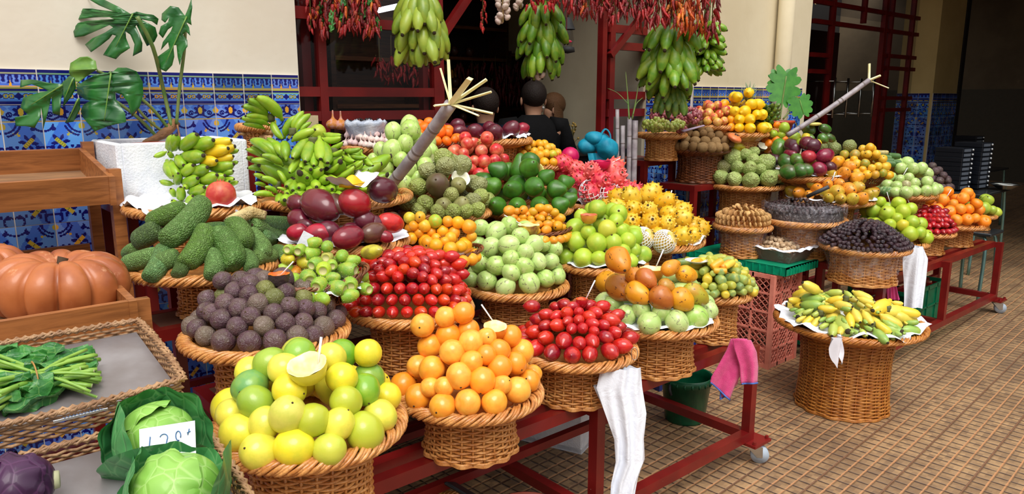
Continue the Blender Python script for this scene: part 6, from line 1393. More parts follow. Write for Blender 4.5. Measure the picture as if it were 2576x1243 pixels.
for ring, (rr, zz_, n) in enumerate(((R * .84, .03, 30), (R * .84, .062, 30), (R * .62, .085, 20), (R * .4, .09, 12), (R * .3, .115, 7))):
    for i in range(n):
        a = 2 * PI * i / n + ring; P = C + Vector((math.cos(a) * rr, math.sin(a) * rr, zz_)); zx = (-math.sin(a), math.cos(a), .15) if ring < 3 else (rg.uniform(-1, 1), rg.uniform(-1, 1), .5)
        o = put('pressed_fig', PROT['pressed_fig'], M=frame(P, zx, None, (.02,) * 3), color=rg.choice([(196, 150, 92), (176, 128, 76), (214, 172, 110)])); tag(o, 'tbd', 'dried fruit', 'pressed figs in the small wrapped basket'); lst.append((o, 'pale pressed fig'))
PILES.append(('pfig', 'in the small wrapped basket', lst))
# crate tower with green lid
m_pink = plain('faded_pink_plastic', (232, 144, 124), .55, rgb2=(216, 124, 106)); m_green = plain('bright_green_plastic', (0, 150, 110), .4, rgb2=(0, 128, 92)); m_green2 = plain('dark_green_plastic', (0, 112, 76), .4, rgb2=(0, 92, 62))
def crate(name, label, c, sx, sy, sz, rz, mat, nx, nz, ny, cat='crate', open_top=False, diag=True, group=None):
    T = thing(name, label, cat, c, rz, group); w = .012
    for side, (L_, n, org, dr) in {'front_side': (sx, nx, (-sx / 2, -sy / 2), (1, 0)), 'back_side': (sx, nx, (-sx / 2, sy / 2), (1, 0)), 'left_side': (sy, ny, (-sx / 2, -sy / 2), (0, 1)), 'right_side': (sy, ny, (sx / 2, -sy / 2), (0, 1))}.items():
        m = MB(); o_ = Vector((org[0], org[1], 0)); d = Vector((dr[0], dr[1], 0))
        for i in range(n + 1 if 'side' in side and dr[0] else 0, n + 1) if 0 else (range(n + 1) if dr[0] else range(1, n)): k = 2.2 if i in (0, n) else 1.; m.bar(o_ + d * (L_ * i / n), o_ + d * (L_ * i / n) + Vector((0, 0, sz)), w * k, w * k)
        for j in range(nz + 1): k = 2.2 if j in (0, nz) else 1.; z = min(max(sz * j / nz, w), sz - w); m.bar(o_ + Vector((0, 0, z)), o_ + d * L_ + Vector((0, 0, z)), w, w * k)
        if diag:
            for i in range(n):
                for j in range(nz):
                    for q in range(1, 6):
                        for s_ in (0, 1):
                            t0 = q / 3.; a = (max(0, t0 - 1), min(1, t0)); b = (min(1, t0), max(0, t0 - 1))
                            if s_: a, b = (1 - a[0], a[1]), (1 - b[0], b[1])
                            P = lambda e: o_ + d * (L_ * (i + e[0]) / n) + Vector((0, 0, sz * (j + e[1]) / nz))
                            m.bar(P(a), P(b), .0045, .004)
        m.obj(side, mat, T, smooth=False)
    MB().box((0, 0, w), (sx, sy, w)).obj('bottom', mat, T, smooth=False)
    return T
PC = atz(1930, 928, 0); rzc = math.radians(-4); rr_ = Matrix.Rotation(rzc, 3, 'Z')
cs = (.40, .30, .58); cc = Vector((PC.x - .0, PC.y, 0)) + rr_ @ Vector((-cs[1] / 2 * 0 + .15, .2, 0))
crate('pink_crate', 'tall faded pink plastic crate standing on end on the floor', Vector((PC.x, PC.y, 0)) + Vector((.15, .2, 0)), .30, .40, .58, 0, m_pink, 3, 5, 3)
lidc = Vector((PC.x, PC.y, 0)) + Vector((.27, .28, .585)); T = thing('green_crate_lid', 'bright green plastic lid lying on the pink crate', 'crate lid', lidc, 0)
m = MB().box((0, 0, .045), (.53, .7, .01)); 
for s_ in (-1, 1): m.box((s_ * .261, 0, .025), (.008, .7, .05)); m.box((0, s_ * .346, .025), (.53, .008, .05)); m.box((s_ * .245, 0, .006), (.03, .69, .01)); m.box((0, s_ * .33, .006), (.52, .03, .01))
for i in range(15): m.box((-.268, -.32 + i * .046, .025), (.01, .006, .045)); m.box((-.22 + i * .032, -.353, .025), (.006, .01, .045))
m.obj('shell', m_green, T, smooth=False)
x = MB().tube([(-.2715, -.05 + .012 * math.cos(a), .025 + .012 * math.sin(a)) for a in [PI * 1.4 * i / 10 - .6 for i in range(11)]], .002, 4); x.obj('white_mark', SPOON, T)
TP = at(1985, 640, 4.32); TP = Vector((lidc.x - .01, lidc.y - .13, .637)); T = thing('dried_fig_tray', 'rectangular brown tray in cling film on the green lid', 'tray', TP, 0)
def trayf(z): return z
m = MB()
for k, (a, b, z) in enumerate(((.165, .125, 0), (.175, .135, .03), (.19, .15, .07))): pass
ring = lambda a, b, z: [Vector((-a, -b, z)), Vector((a, -b, z)), Vector((a, b, z)), Vector((-a, b, z))]
vs = ring(.14, .17, .0) + ring(.165, .2, .07) + ring(.157, .19, .07) + ring(.135, .165, .01)
m.add(vs, [(3, 2, 1, 0)] + [(i + 4 * k, (i + 1) % 4 + 4 * k, (i + 1) % 4 + 4 * k + 4, i + 4 * k + 4) for k in range(3) for i in range(4)] + [(12, 13, 14, 15)])
m.obj('tray_body', plain('brown_tray', (120, 82, 72), .5), T, smooth=False)
m = MB().add([p * 1.03 for p in ring(.14, .17, .0)] + [p * 1.06 for p in ring(.165, .2, .072)], [(i, (i + 1) % 4, (i + 1) % 4 + 4, i + 4) for i in range(4)]); m.obj('plastic_wrap', film(), T)
m = MB().lathe([(.9, .075), (1.0, .085), (1.12, .078)], 60, fn=lambda r, z, a: (r, z + .006 * math.sin(13 * a))); m.v = [(x * .165 / max(abs(math.cos(math.atan2(y, x))), abs(math.sin(math.atan2(y, x)))) ** .8, y * .2 / max(abs(math.cos(math.atan2(y, x))), abs(math.sin(math.atan2(y, x)))) ** .8, z) for x, y, z in m.v]
m.obj('paper_edge', m_paper, T)
rg = random.Random(8); lst = []
for ly in range(4):
    k = 1 - ly * .2
    for i in range(int(10 * k)):
        for j in range(int(12 * k)):
            P = TP + Vector(((i + .5 - int(10 * k) / 2.) * .03 + rg.uniform(-.006, .006), (j + .5 - int(12 * k) / 2.) * .0305 + rg.uniform(-.006, .006), .052 + ly * .02 + rg.uniform(-.003, .003)))
            o = put('dried_fig', PROT['dried_fig'], M=frame(P, (rg.uniform(-1, 1), rg.uniform(-1, 1), rg.uniform(-1, 1)), None, (.0165,) * 3), color=rg.choice([(200, 172, 138), (186, 154, 118), (216, 192, 160)])); tag(o, 'tbd', 'dried fruit', 'dried figs heaped in the tray'); lst.append((o, 'floury dried fig'))
PILES.append(('fig', 'in the wrapped tray', lst))
# green crates under the far cart
crate('green_crate', 'dark green bottle crate on the base rail under the far cart', (5.45, 2.1, 0.02), .62, .4, .3, 0, m_green2, 4, 2, 3, diag=False)
T = crate('green_crate', 'second green crate farther left under the far cart', (4.72, 2.12, 0.02), .56, .4, .26, 0, m_green2, 4, 2, 3, diag=False)
for c_, sx, sz in (((5.45, 1.9, .02), .6, .29),):
    MB().box((5.45 - 5.45, -.195, .15), (.6, .006, .26)).obj('front_panel', m_green2, bpy.data.objects['green_crate'], smooth=False); MB().box((.305, 0, .1), (.006, .38, .18)).obj('end_panel', m_green2, bpy.data.objects['green_crate'], smooth=False)
crate('blue_crate', 'dark blue crate in the gap behind the pink crate', (3.3, 2.62, 0.0), .3, .4, .62, 0, plain('blue_plastic', (20, 44, 120), .4), 3, 4, 3, diag=False)
# ================================================================ left: wooden rack, pumpkins, wicker trays
T = thing('wooden_rack', 'varnished pine rack with two tilted display trays at the left', 'rack', (.1, 2.3, 0))
o0 = Vector((.1, 2.3, 0))
def rackbox(nm, a, b, c_, th, par=T):
    """board spanned by edges a-b and thickness vector"""
    pass
def tray_boards(FR, BR, xl, drop, zb, nm):
    """open wooden tray: FR and BR are the right-hand top corners"""
    s = Vector((0, BR.y - FR.y, BR.z - FR.z)); n = Vector((0, -s.z, s.y)).normalized(); L = FR.x - xl; cx = (FR.x + xl) / 2 - o0.x
    def slab(name, p, q, h, th):      # board whose top edge runs p -> q, height h down along n, thickness th
        m = MB(); d = (q - p).normalized(); w = n.cross(d).normalized()
        vs = [r + n * (-k * h) + w * (j * th / 2) for r in (p, q) for k, j in ((0, -1), (0, 1), (1, 1), (1, -1))]
        m.add([v - o0 for v in vs], [(3, 2, 1, 0), (4, 5, 6, 7), (0, 1, 5, 4), (1, 2, 6, 5), (2, 3, 7, 6), (3, 0, 4, 7)]); m.obj(name, m_oak, T, smooth=False)
    FL = Vector((xl, FR.y, FR.z)); BL = Vector((xl, BR.y, BR.z))
    slab('front_board', FL, FR, drop, .018); slab('back_board', BL, BR, drop, .018)
    slab('side_board', FR + Vector((.009, 0, 0)) - s.normalized() * .012, BR + Vector((.009, 0, 0)) + s.normalized() * .015, drop * 1.05, .02)
    slab('side_board', FL, BL, drop, .018)
    m = MB(); m.add([p - n * (drop - .012) - o0 for p in (FL, FR, BR, BL)] + [p - n * (drop - .002) - o0 for p in (FL, FR, BR, BL)], [(0, 1, 2, 3), (7, 6, 5, 4), (0, 4, 5, 1), (1, 5, 6, 2), (2, 6, 7, 3), (3, 7, 4, 0)]); m.obj('tray_bottom', wood('worn_board', (150, 112, 78), (118, 88, 64), rough=.7), T, smooth=False)
    return n
FR = aty(272, 443, 2.9); BR = Vector((FR.x, 3.36, aty(232, 372, 3.36).z)); tray_boards(FR, BR, -.75, .1, 0, 'u')
FR2 = aty(322, 756, 2.1); BR2 = Vector((FR2.x, 2.62, FR2.z + .035)); n2 = tray_boards(FR2, BR2, -.75, .085, 0, 'l')
m = MB().bar(Vector((FR.x + .032, 2.96, 0)) - o0, Vector((FR.x + .032, 2.96, FR.z + .02)) - o0, .045, .04); m.obj('post', m_oak, T, smooth=False)
m = MB().bar(Vector((FR.x + .032, 3.36, 0)) - o0, Vector((FR.x + .032, 3.36, FR.z + .1)) - o0, .04, .04); m.obj('post', m_oak, T, smooth=False)
m = MB().bar(Vector((FR2.x + .035, 2.14, 0)) - o0, Vector((FR2.x + .035, 2.14, FR2.z - .01)) - o0, .03, .05); m.obj('post', m_oak, T, smooth=False)
m = MB().bar(Vector((-.75, 2.96, 0)) - o0, Vector((-.75, 2.96, FR.z)) - o0, .04); m.obj('post', m_oak, T, smooth=False)
m = MB().bar(Vector((-.75, 3.36, 1.0)) - o0, Vector((FR.x, 3.36, 1.0)) - o0, .02, .05); m.obj('cross_board', m_oak, T, smooth=False)
def pumpkin(name, P, r, h, label, rz=0., col=((184, 106, 58), (146, 74, 38)), ribs=11, seed=3):
    t = NT('pumpkin_skin_%d' % seed); co = t.coord(); ng = t.n('ShaderNodeMapping', ins={0: co, 3: (14, 14, 5)}).outputs[0]
    c = t.mix(t.step(t.noise(co, 9., 4), .35, .7), lin(col[0]), lin(col[1])); c = t.mix(t.step(t.noise(ng, 1.4, 5, .7), .6, .72, 0, .5), c, lin((222, 170, 130)))
    mt = t.fin(c, .38, .45, t.bump(t.noise(co, 26., 4), .3, .004), Coat_Weight=.1)
    rg = random.Random(seed); ph = [rg.uniform(.85, 1.12) for _ in range(ribs)]
    def fn(rr, z, a):
        k = a / (2 * PI) * ribs; i = int(k) % ribs; f = k - int(k); b = abs(math.sin(PI * f)) ** .42
        return rr * (.80 + .2 * b * ph[i]) * (1 + .05 * math.sin(2 * a + seed)), z * (.86 + .14 * b * ph[i])
    pr = prof_smooth([(0, -.35), (.25, -.66), (.6, -.92), (.9, -.66), (1.02, -.1), (.97, .42), (.72, .8), (.42, .86), (.2, .66), (.07, .46), (0, .42)], 4)
    m = MB().lathe(pr, 132, fn=fn); m.v = [(x * r, y * r, z * h) for x, y, z in m.v]
    T = thing(name, label, 'pumpkin', P, rz); m.obj('flesh_body', mt, T); MB().tube([(0, 0, h * .36), (.004, 0, h * .6), (.012, 0, h * .8)], [.016, .011, .014], 8).obj('stem', dark_nub, T); return T
pP = at(152, 716, 2.06); T2 = pumpkin('pumpkin', pP, .168, .095, 'big ribbed orange-brown pumpkin resting on the lower wooden tray', .4); T2.rotation_euler = (.07, .03, .5)
pP = at(-45, 680, 2.12); T2 = pumpkin('pumpkin', pP, .11, .08, 'second ribbed pumpkin cut by the left edge of the photo', .9, seed=5, ribs=10); T2.rotation_euler = (.07, 0, .9)
m_steel = plain('worn_steel_sheet', (158, 154, 158), .38, .5, metal=.35, rgb2=(128, 120, 120), scale=6., bump=.05)
def wicker_tray(label, FL, FR, BR, BL, h=.045, extra=None):
    T = thing('wicker_tray', label, 'tray', (FL + FR + BR + BL) / 4 - Vector((0, 0, h))); o = T.location.copy(); N = (FR - FL).cross(BR - FR).normalized()
    if N.z < 0: N = -N
    cs_ = [p - o for p in (FL, FR, BR, BL)]; m = MB()
    path = []
    for i in range(4):
        a, b = cs_[i], cs_[(i + 1) % 4]; bow = (Vector((a.x + b.x, a.y + b.y, 0)) / 2); k = 26 if i % 2 == 0 else 18
        cen = sum(cs_, Vector()) / 4; out = ((a + b) / 2 - cen); out = (out - (b - a).normalized() * out.dot((b - a).normalized())).normalized()
        for j in range(k):
            t_ = j / k; path.append(a.lerp(b, t_) + out * (.02 * math.sin(PI * t_) if i == 0 else .006 * math.sin(PI * t_)))
    rim_braid(m, path, .0062, .0034, 34, 3, 2); m.obj('rim', m_wickg, T)
    m = MB()
    for lv in range(6):
        pts = [];
        n_ = len(path)
        for i in range(n_): pts.append(path[i] - N * (.014 + lv * .0075) + (path[i] - sum(cs_, Vector()) / 4).normalized() * (.0035 * (1 if (i + lv) % 2 else -1) - .004))
        m.tube(pts, .0036, 4, closed=True)
    m.obj('woven_wall', m_wickg, T)
    c4 = sum(cs_, Vector()) / 4; q = [c4 + (p - c4) * .965 - N * h * .62 for p in cs_]; m = MB().add(q + [p - N * .004 for p in q], [(0, 1, 2, 3), (7, 6, 5, 4), (0, 4, 5, 1), (1, 5, 6, 2), (2, 6, 7, 3), (3, 7, 4, 0)]); m.obj('steel_bottom', m_steel, T, smooth=False)
    for i in (1, 2):
        f = cs_[i] + (c4 - cs_[i]) * .2 - N * h; MB().bar(f, Vector((f.x, f.y, -o.z)), .03).obj('leg', m_red, T, smooth=False)
    return T, N
FLa, FRa, BRa, BLa = aty(-220, 1130, 1.6), aty(460, 952, 1.6), aty(348, 806, 1.93), aty(-220, 905, 1.93)
FLa.z = FRa.z; BLa.z = BRa.z
tr1, N1 = wicker_tray('steel-bottomed wicker tray with a bundle of leafy greens', FLa, FRa, BRa, BLa)
BRb, BLb = aty(482, 1038, 1.56), aty(-220, 1240, 1.56); FRb, FLb = aty(660, 1300, 1.16), aty(-300, 1560, 1.16); BLb.z = BRb.z; FLb.z = FRb.z
tr2, N2 = wicker_tray('lower steel-bottomed wicker tray holding the cabbages', FLb, FRb, BRb, BLb)
def plane_hit(u, v, P0, N):
    r = ray(u, v); return CAM + r * ((P0 - CAM).dot(N) / r.dot(N))
S1 = FRa - N1 * .028; S2 = FRb - N2 * .028
# card on the tray edge
def card(name, label, pts, mat=m_paper, th=.0012):
    P = [Vector(p) for p in pts]; n = (P[1] - P[0]).cross(P[3] - P[0]).normalized() * th; c = sum(P, Vector()) / 4; m = MB().add([p - c for p in P] + [p - c - n for p in P], [(0, 1, 2, 3), (7, 6, 5, 4), (0, 4, 5, 1), (1, 5, 6, 2), (2, 6, 7, 3), (3, 7, 4, 0)])
    return tag(m.obj(name, mat, smooth=False, loc=c), label, 'card')
m_ink = plain('blue_ink', (60, 110, 160), .6)
C1 = card('paper_slip', 'white paper slip with blue handwriting on the greens tray edge', [plane_hit(135, 1066, S1 + N1 * .012, N1), plane_hit(272, 1032, S1 + N1 * .012, N1), plane_hit(271, 1027, S1 + N1 * .022, N1), plane_hit(134, 1060, S1 + N1 * .022, N1)])
m = MB(); a0 = plane_hit(160, 1056, S1 + N1 * .02, N1) - C1.location; a1 = plane_hit(262, 1031, S1 + N1 * .02, N1) - C1.location
m.tube([a0.lerp(a1, i / 40.) + N1 * (.004 + .0022 * math.sin(i * 1.9) + .001 * math.sin(i * 3.1)) + FW * -.003 for i in range(41)], .0006, 4); m.obj('blue_handwriting', m_ink, C1)
# ---- greens
t = NT('leafy_green'); co = t.coord(); v = t.vor(co, 38., 'DISTANCE_TO_EDGE'); c = t.mix(t.step(t.noise(co, 22., 3), .35, .65), lin((38, 100, 44)), lin((62, 132, 54))); c = t.mix(t.step(v, .0, .05, .35, 0), c, lin((140, 180, 96)))
m_leaf = t.fin(c, .42, .4, t.bump(t.noise(co, 70., 4), .6, .005), Coat_Weight=.1)
m_stalk = plain('pale_green_stalk', (140, 178, 70), .4, rgb2=(112, 156, 56), scale=30.)
m_cut = plain('cut_stalk_end', (206, 220, 160), .5)
gc = plane_hit(110, 985, S1, N1); T = thing('greens_bundle', 'bundle of turnip greens tied with a strip on the steel tray', 'vegetable', gc)
rg = random.Random(12)
band = plane_hit(92, 985, S1, N1) + N1 * .03 - gc
for i in range(40):
    e = plane_hit(rg.uniform(205, 258), rg.uniform(905, 1018), S1, N1) - gc + N1 * rg.uniform(.008, .045); b = band + Vector((rg.uniform(-.004, .004), rg.uniform(-.03, .03), 0)) + N1 * rg.uniform(-.02, .02); a = b + (b - e).normalized() * .1 + Vector((0, rg.uniform(-.02, .02), 0))
    m = MB(); r = rg.uniform(.003, .0058); m.tube(smoothpath([a, b, (b + e) / 2 + N1 * .004, e], 3), r, 7); m.m[-1] = 1; m.obj('stalk', [m_stalk, m_cut], T)
def leaf_patch(c, ax, up, L, W, curl, seed, mb=None):
    rg = random.Random(seed); ax = ax.normalized(); up = (up - ax * up.dot(ax)).normalized(); sd = ax.cross(up); p1, p2 = rg.uniform(0, 6), rg.uniform(0, 6)
    def fn(a, b):
        w = W * math.sin(PI * min(1, a * .93 + .05)) ** .6 * (1 + .12 * math.sin(a * 19 + p1)); x = (b - .5) * 2
        return c + ax * (L * (a - .5)) + sd * (x * w) + up * (curl * (-(x ** 2) * w * .7) + .006 * math.sin(a * 14 + p2 + x * 3) * (1 if abs(x) > .4 else .3) + .008 * math.sin(x * 7 + p1))
    m = mb or MB(); m.grid(fn, 14, 10); return m
for i in range(34):
    u = rg.uniform(-70, 105) if i < 24 else rg.uniform(70, 200); v_ = rg.uniform(925, 1050) if i < 24 else rg.uniform(905, 1030)
    c = plane_hit(u, v_, S1, N1) - gc + N1 * rg.uniform(.01, .05)
    leaf_patch(c, Vector((-1, rg.uniform(-.6, .6), rg.uniform(-.2, .2))), N1 + Vector((rg.uniform(-.5, .5), rg.uniform(-.5, .5), 0)), rg.uniform(.09, .16), rg.uniform(.02, .036), rg.uniform(.2, 1.), i).obj('leaf', m_leaf, T)
m = MB(); m.tube([band + Vector((0, .001, 0)) + Vector((0, math.cos(a) * .046, 0)) + N1 * (math.sin(a) * .032 + .002) for a in [2 * PI * i / 24 for i in range(24)]], .004, 5, closed=True, flat=.4, upv=(1, 0, 0)); m.obj('tie_strip', plain('straw_strip', (176, 130, 70), .5), T)
# ---- cabbages
def cab_mat(name, a, b, vein):
    t = NT(name); co = t.coord(); n1 = t.noise(co, 9., 3)
    c = t.mix(t.step(n1, .35, .7), lin(a), lin(b)); dn = t.n('ShaderNodeTexNoise', ins={'Vector': co, 'Scale': 22., 'Detail': 3.}).outputs[1]; v = t.vor(t.mix(.05, t.n('ShaderNodeMapping', ins={0: co, 3: (34, 34, 15)}).outputs[0], dn, 'ADD'), 1., 'DISTANCE_TO_EDGE')
    c = t.mix(t.step(v, .0, .05, .4, 0), c, lin(vein)); return t.fin(c, .42, .4, t.bump(t.math('ADD', t.math('MULTIPLY', t.step(v, 0, .2), .6), n1), .45, .005), Coat_Weight=.1)
m_cabin = cab_mat('cabbage_head', (138, 186, 82), (116, 170, 66), (186, 214, 140)); m_cabout = cab_mat('cabbage_outer_leaf', (78, 148, 84), (56, 124, 72), (134, 182, 122)); m_cabred = cab_mat('red_cabbage_leaf', (66, 24, 66), (48, 16, 50), (96, 50, 92))
_ld = [1.6]
def cabP(u, vb, rp):
    P = plane_hit(u, vb, S2, N2); d = (P - CAM).dot(FW); _ld[0] = d; return P + N2 * (rp * d / F * .85)
def rr_of(rp): return rp * _ld[0] / F
def cabbage(name, label, P, r, tilt, outer, seed=1, red=False, stem=None):
    T = thing(name, label, 'vegetable', P); rg = random.Random(seed)
    m = MB().lathe(prof_smooth([(0, -.8), (.5, -.75), (.9, -.4), (1, 0), (.88, .46), (.55, .78), (0, .88)], 4), 40, fn=lambda q, z, a: (q * (1 + .03 * math.sin(3 * a + z * 2) + .02 * math.sin(7 * a - z * 4)), z)); m.v = [(x * r, y * r, z * r) for x, y, z in m.v]
    m.obj('head', m_cabred if red else m_cabin, T)
    for k, (az, el, span, R2, flare) in enumerate(outer):
        axis = Vector((math.cos(az) * math.cos(el), math.sin(az) * math.cos(el), math.sin(el))); X = axis.orthogonal().normalized(); Y = axis.cross(X); p1 = rg.uniform(0, 6)
        def fn(a, b, axis=axis, X=X, Y=Y, R2=R2, span=span, flare=flare, p1=p1):
            ph = b * 2 * PI; th = span * a; rr = R2 * r * (1 + flare * a ** 3 + (.05 * math.sin(ph * 9 + p1) + .04 * math.sin(ph * 5)) * a ** 3)
            return (axis * math.cos(th) + (X * math.cos(ph) + Y * math.sin(ph)) * math.sin(th)) * rr
        m = MB().grid(lambda a, b: fn(a, b), 12, 60); m.obj('outer_leaf', m_cabred if red else (m_cabout if k else m_cabin), T)
    if stem: MB().tube([Vector(stem) * r * .8, Vector(stem) * r * 1.12], [r * .3, r * .26], 10).obj('stump', plain('cabbage_stump', (190, 190, 150), .6), T)
    return T
cabbage('cabbage', 'rear green cabbage with dark outer leaves, behind the price card', cabP(400, 1168, 80), rr_of(92), 0, [(2.2, .9, .9, 1.03, 0.), (3.0, -.1, 1.1, 1.1, .3), (.7, -.05, 1.12, 1.1, .3), (1.8, .0, 1.12, 1.14, .2), (4.4, -.8, 1.15, 1.08, .45)], 2); dA_ = _ld[0]
cabbage('cabbage', 'front green cabbage overlapping the price card', cabP(448, 1318, 95), rr_of(112), 0, [(3.9, .8, .9, 1.02, .02), (2.7, -.1, 1.1, 1.08, .2), (-.5, -.35, 1.1, 1.1, .4), (1.3, -.45, 1.1, 1.1, .2), (4.8, -.9, 1.1, 1.08, .4)], 4); dB_ = _ld[0]
cabbage('red_cabbage', 'dark red cabbage at the bottom left corner', cabP(52, 1285, 80), rr_of(84), 0, [(4.2, .7, 1.1, 1.03, .02), (2.6, .2, 1.2, 1.05, .03)], 6, True, (.93, -.2, .0))
q = [(352, 1164), (493, 1142), (490, 1058), (350, 1080)]; dd = [dA_ - .105, dA_ - .1, dA_ - .085, dA_ - .09]
PC1 = card('price_card', 'white price card reading 128 propped between the green cabbages', [at(u, v_, d) for (u, v_), d in zip(q, dd)])
def strokes(par, quad, lines, r=.0009, mat=m_ink, off=.0015):
    A, B_, C_, D_ = [Vector(p) - par.location for p in quad]; n = (B_ - A).cross(D_ - A).normalized()
    if n.dot(FW) > 0: n = -n
    m = MB()
    for ln in lines: m.tube([(A.lerp(B_, x)).lerp(D_.lerp(C_, x), y) + n * off for x, y in ln], r, 4)
    m.obj('handwriting', mat, par)
el = lambda cx, cy, rx, ry, a0, a1, n=12: [(cx + rx * math.cos(a0 + (a1 - a0) * i / n), cy + ry * math.sin(a0 + (a1 - a0) * i / n)) for i in range(n + 1)]
strokes(PC1, [at(u, v_, d) for (u, v_), d in zip(q, dd)], [[(.2, .72), (.17, .3), (.15, .05)], el(.44, .62, .07, .12, 2.8, -.5) + [(.47, .35), (.38, .12), (.5, .14)], el(.7, .62, .045, .14, -.5, 5.0) + el(.68, .28, .05, .17, 2., -4.), [(.9, .78), (.87, .6)], [(.86, .66), (.92, .7)]])
# ================================================================ polystyrene box with the monstera plant
m_foam = plain('expanded_polystyrene', (242, 244, 250), .75, .2, rgb2=(226, 230, 240), bump=.35, bscale=120.)
def foam_box(name, label, c, sx, sy, h, rz, th=.025, rim=True):
    T = thing(name, label, 'box', c, rz); m = MB()
    for s_ in (-1, 1): m.box((s_ * (sx - th) / 2, 0, h / 2), (th, sy, h), bev=.006); m.box((0, s_ * (sy - th) / 2, h / 2), (sx - 2 * th + .012, th, h), bev=.006)
    m.box((0, 0, th / 2), (sx, sy, th)); m.obj('box_shell', m_foam, T, smooth=False); return T
bx0, bx1 = aty(289, 362, 3.02), aty(622, 359, 3.02); bz0 = aty(303, 529, 3.02).z
bc = Vector(((bx0.x + bx1.x) / 2, 3.02 + .2, bz0)); foam_box('polystyrene_box', 'white polystyrene box standing against the tiles with the plant', bc, bx1.x - bx0.x, .4, bx0.z - bz0, 0)
stand('tiered_stand', 'red frame stand under the white polystyrene box', bx0.x + .01, bx1.x - .03, 2.995, 3.46, bz0)
pt = at(372, 362, 3.12); T = thing('monstera_plant', 'potted monstera with split leaves against the painted tiles', 'plant', (pt.x, 3.2, bz0 + .03)); po = T.location.copy()
hh = pt.z + .0 - po.z
MB().lathe([(0, 0), (.08, 0), (.11, hh * .9), (.128, hh * .9), (.13, hh + .012), (.115, hh + .012), (.11, hh - .01), (0, hh - .012)], 32).obj('pot', plain('terracotta_plastic', (176, 66, 44), .4), T)
t = NT('monstera_leaf'); co = t.coord(); c = t.mix(t.step(t.noise(co, 12., 3), .3, .7), lin((26, 84, 38)), lin((44, 112, 46))); m_mleaf = t.fin(c, .3, .5, t.bump(t.noise(co, 60., 2), .1, .002), Coat_Weight=.15)
m_midrib = plain('leaf_midrib', (110, 150, 60), .4); m_mstem = plain('monstera_stem', (84, 124, 56), .45, rgb2=(120, 130, 70)); m_root = plain('woody_root', (146, 104, 66), .8, rgb2=(110, 76, 50), bump=.6, bscale=60.)
def mleaf(T, po, d, base, tip, side, lobes, dside=0., dtip=0., mat=None, fold=.15, nm='leaf', gap=.3):
    """split leaf in the plane of base, tip and side points; lobes: (t on midrib, length k, forward angle, width) for each side"""
    B_ = at(base[0], base[1], d) - po; Tp = at(tip[0], tip[1], d + dtip) - po; S = at(side[0], side[1], d + dside) - po; ax = Tp - B_; L = ax.length; axn = ax.normalized(); W = (S - B_); W = W - axn * W.dot(axn); w = W.length; sd = W.normalized(); n = axn.cross(sd)
    if n.dot(FW) > 0: n = -n
    m = MB(); P = lambda a, b: B_ + axn * (a * L) + sd * (b * w) - n * (fold * abs(b) ** 1.5 * w)
    for sg in (-1, 1):
        for t0, ln, ang, wd in lobes:
            dx, dy = math.cos(ang), math.sin(ang)
            def fn(a, b, t0=t0, ln=ln, dx=dx, dy=dy, wd=wd, sg=sg):
                q = a * ln; wid = wd * (.55 + .9 * math.sin(PI * min(1, a * .8 + .12)) ** .8) * (1 if a < .8 else max(.0, 1 - ((a - .8) / .2) ** 2) ** .5); x = t0 + q * dx * (w / L) + (b - .5) * wid - .10 * a * a; y = q * dy
                return P(x, sg * y)
            m.grid(fn, 9, 3)
    for i in range(8):
        a0, a1 = i / 8., (i + 1) / 8.; wa = .16 * math.sin(PI * min(1, a0 * .9 + .1)); wb = .16 * math.sin(PI * min(1, a1 * .9 + .1)) * (1 if i < 7 else 0)
        m.add([P(a0, -wa), P(a0, wa), P(a1, wb), P(a1, -wb)], [(0, 1, 2, 3)])
    lf = m.obj(nm, mat or m_mleaf, T, smooth=True)
    MB().tube([P(0, 0) + n * .001, P(.5, 0) + n * .002, P(.98, 0) + n * .001], [.0035, .0028, .001], 5).obj('midrib', m_midrib, lf)
    return P
LB = [(.04, .72, 2.1, .3), (.2, .95, 1.7, .24), (.42, 1.05, 1.35, .25), (.64, .92, 1.05, .24), (.84, .55, .7, .2)]
FULL = [(.04, .62, 2.0, .3), (.14, .95, 1.8, .3), (.34, 1.0, 1.45, .32), (.56, .9, 1.15, .32), (.76, .62, .8, .3)]
def outline_leaf(T, po, pts, d, rib, mat=None, bend=.05, tilt=0., zs=1.892):
    """leaf with its own outline, cupped about its midrib; real size, on the plane at depth d"""
    import bmesh
    from mathutils.geometry import tessellate_polygon
    P2 = [Vector((x / zs, y / zs, 0)) for x, y in pts]; bm = bmesh.new(); vs = [bm.verts.new(p) for p in P2]
    for t3 in tessellate_polygon([P2]):
        try: bm.faces.new([vs[i] for i in t3])
        except ValueError: pass
    for _ in range(2): bmesh.ops.subdivide_edges(bm, edges=[e for e in bm.edges if e.calc_length() > 9], cuts=1, use_grid_fill=True)
    r0, r1 = Vector((rib[0][0] / zs, rib[0][1] / zs, 0)), Vector((rib[1][0] / zs, rib[1][1] / zs, 0)); ax = (r1 - r0).normalized()
    def f(p): q = p - r0; s_ = abs(q.x * ax.y - q.y * ax.x) / 60.; l_ = q.dot(ax) / 100.; return at(p.x, p.y, d + bend * (s_ ** 1.4) * .6 + tilt * l_ + .012 * math.sin(s_ * 6)) - po
    for v_ in bm.verts: v_.co = f(v_.co.copy())
    bmesh.ops.triangulate(bm, faces=bm.faces[:]); bmesh.ops.recalc_face_normals(bm, faces=bm.faces[:]); me = bpy.data.meshes.new('leaf'); bm.to_mesh(me); bm.free(); me.materials.append(mat or m_mleaf)
    me.polygons.foreach_set('use_smooth', [True] * len(me.polygons)); o = put('leaf', me, T); md = o.modifiers.new('t', 'SOLIDIFY'); md.thickness = .0015
    MB().tube([f(r0.lerp(r1, k / 6.)) - FW * .003 for k in range(7)], [.0035 - .0004 * k for k in range(7)], 5).obj('midrib', m_midrib, o)
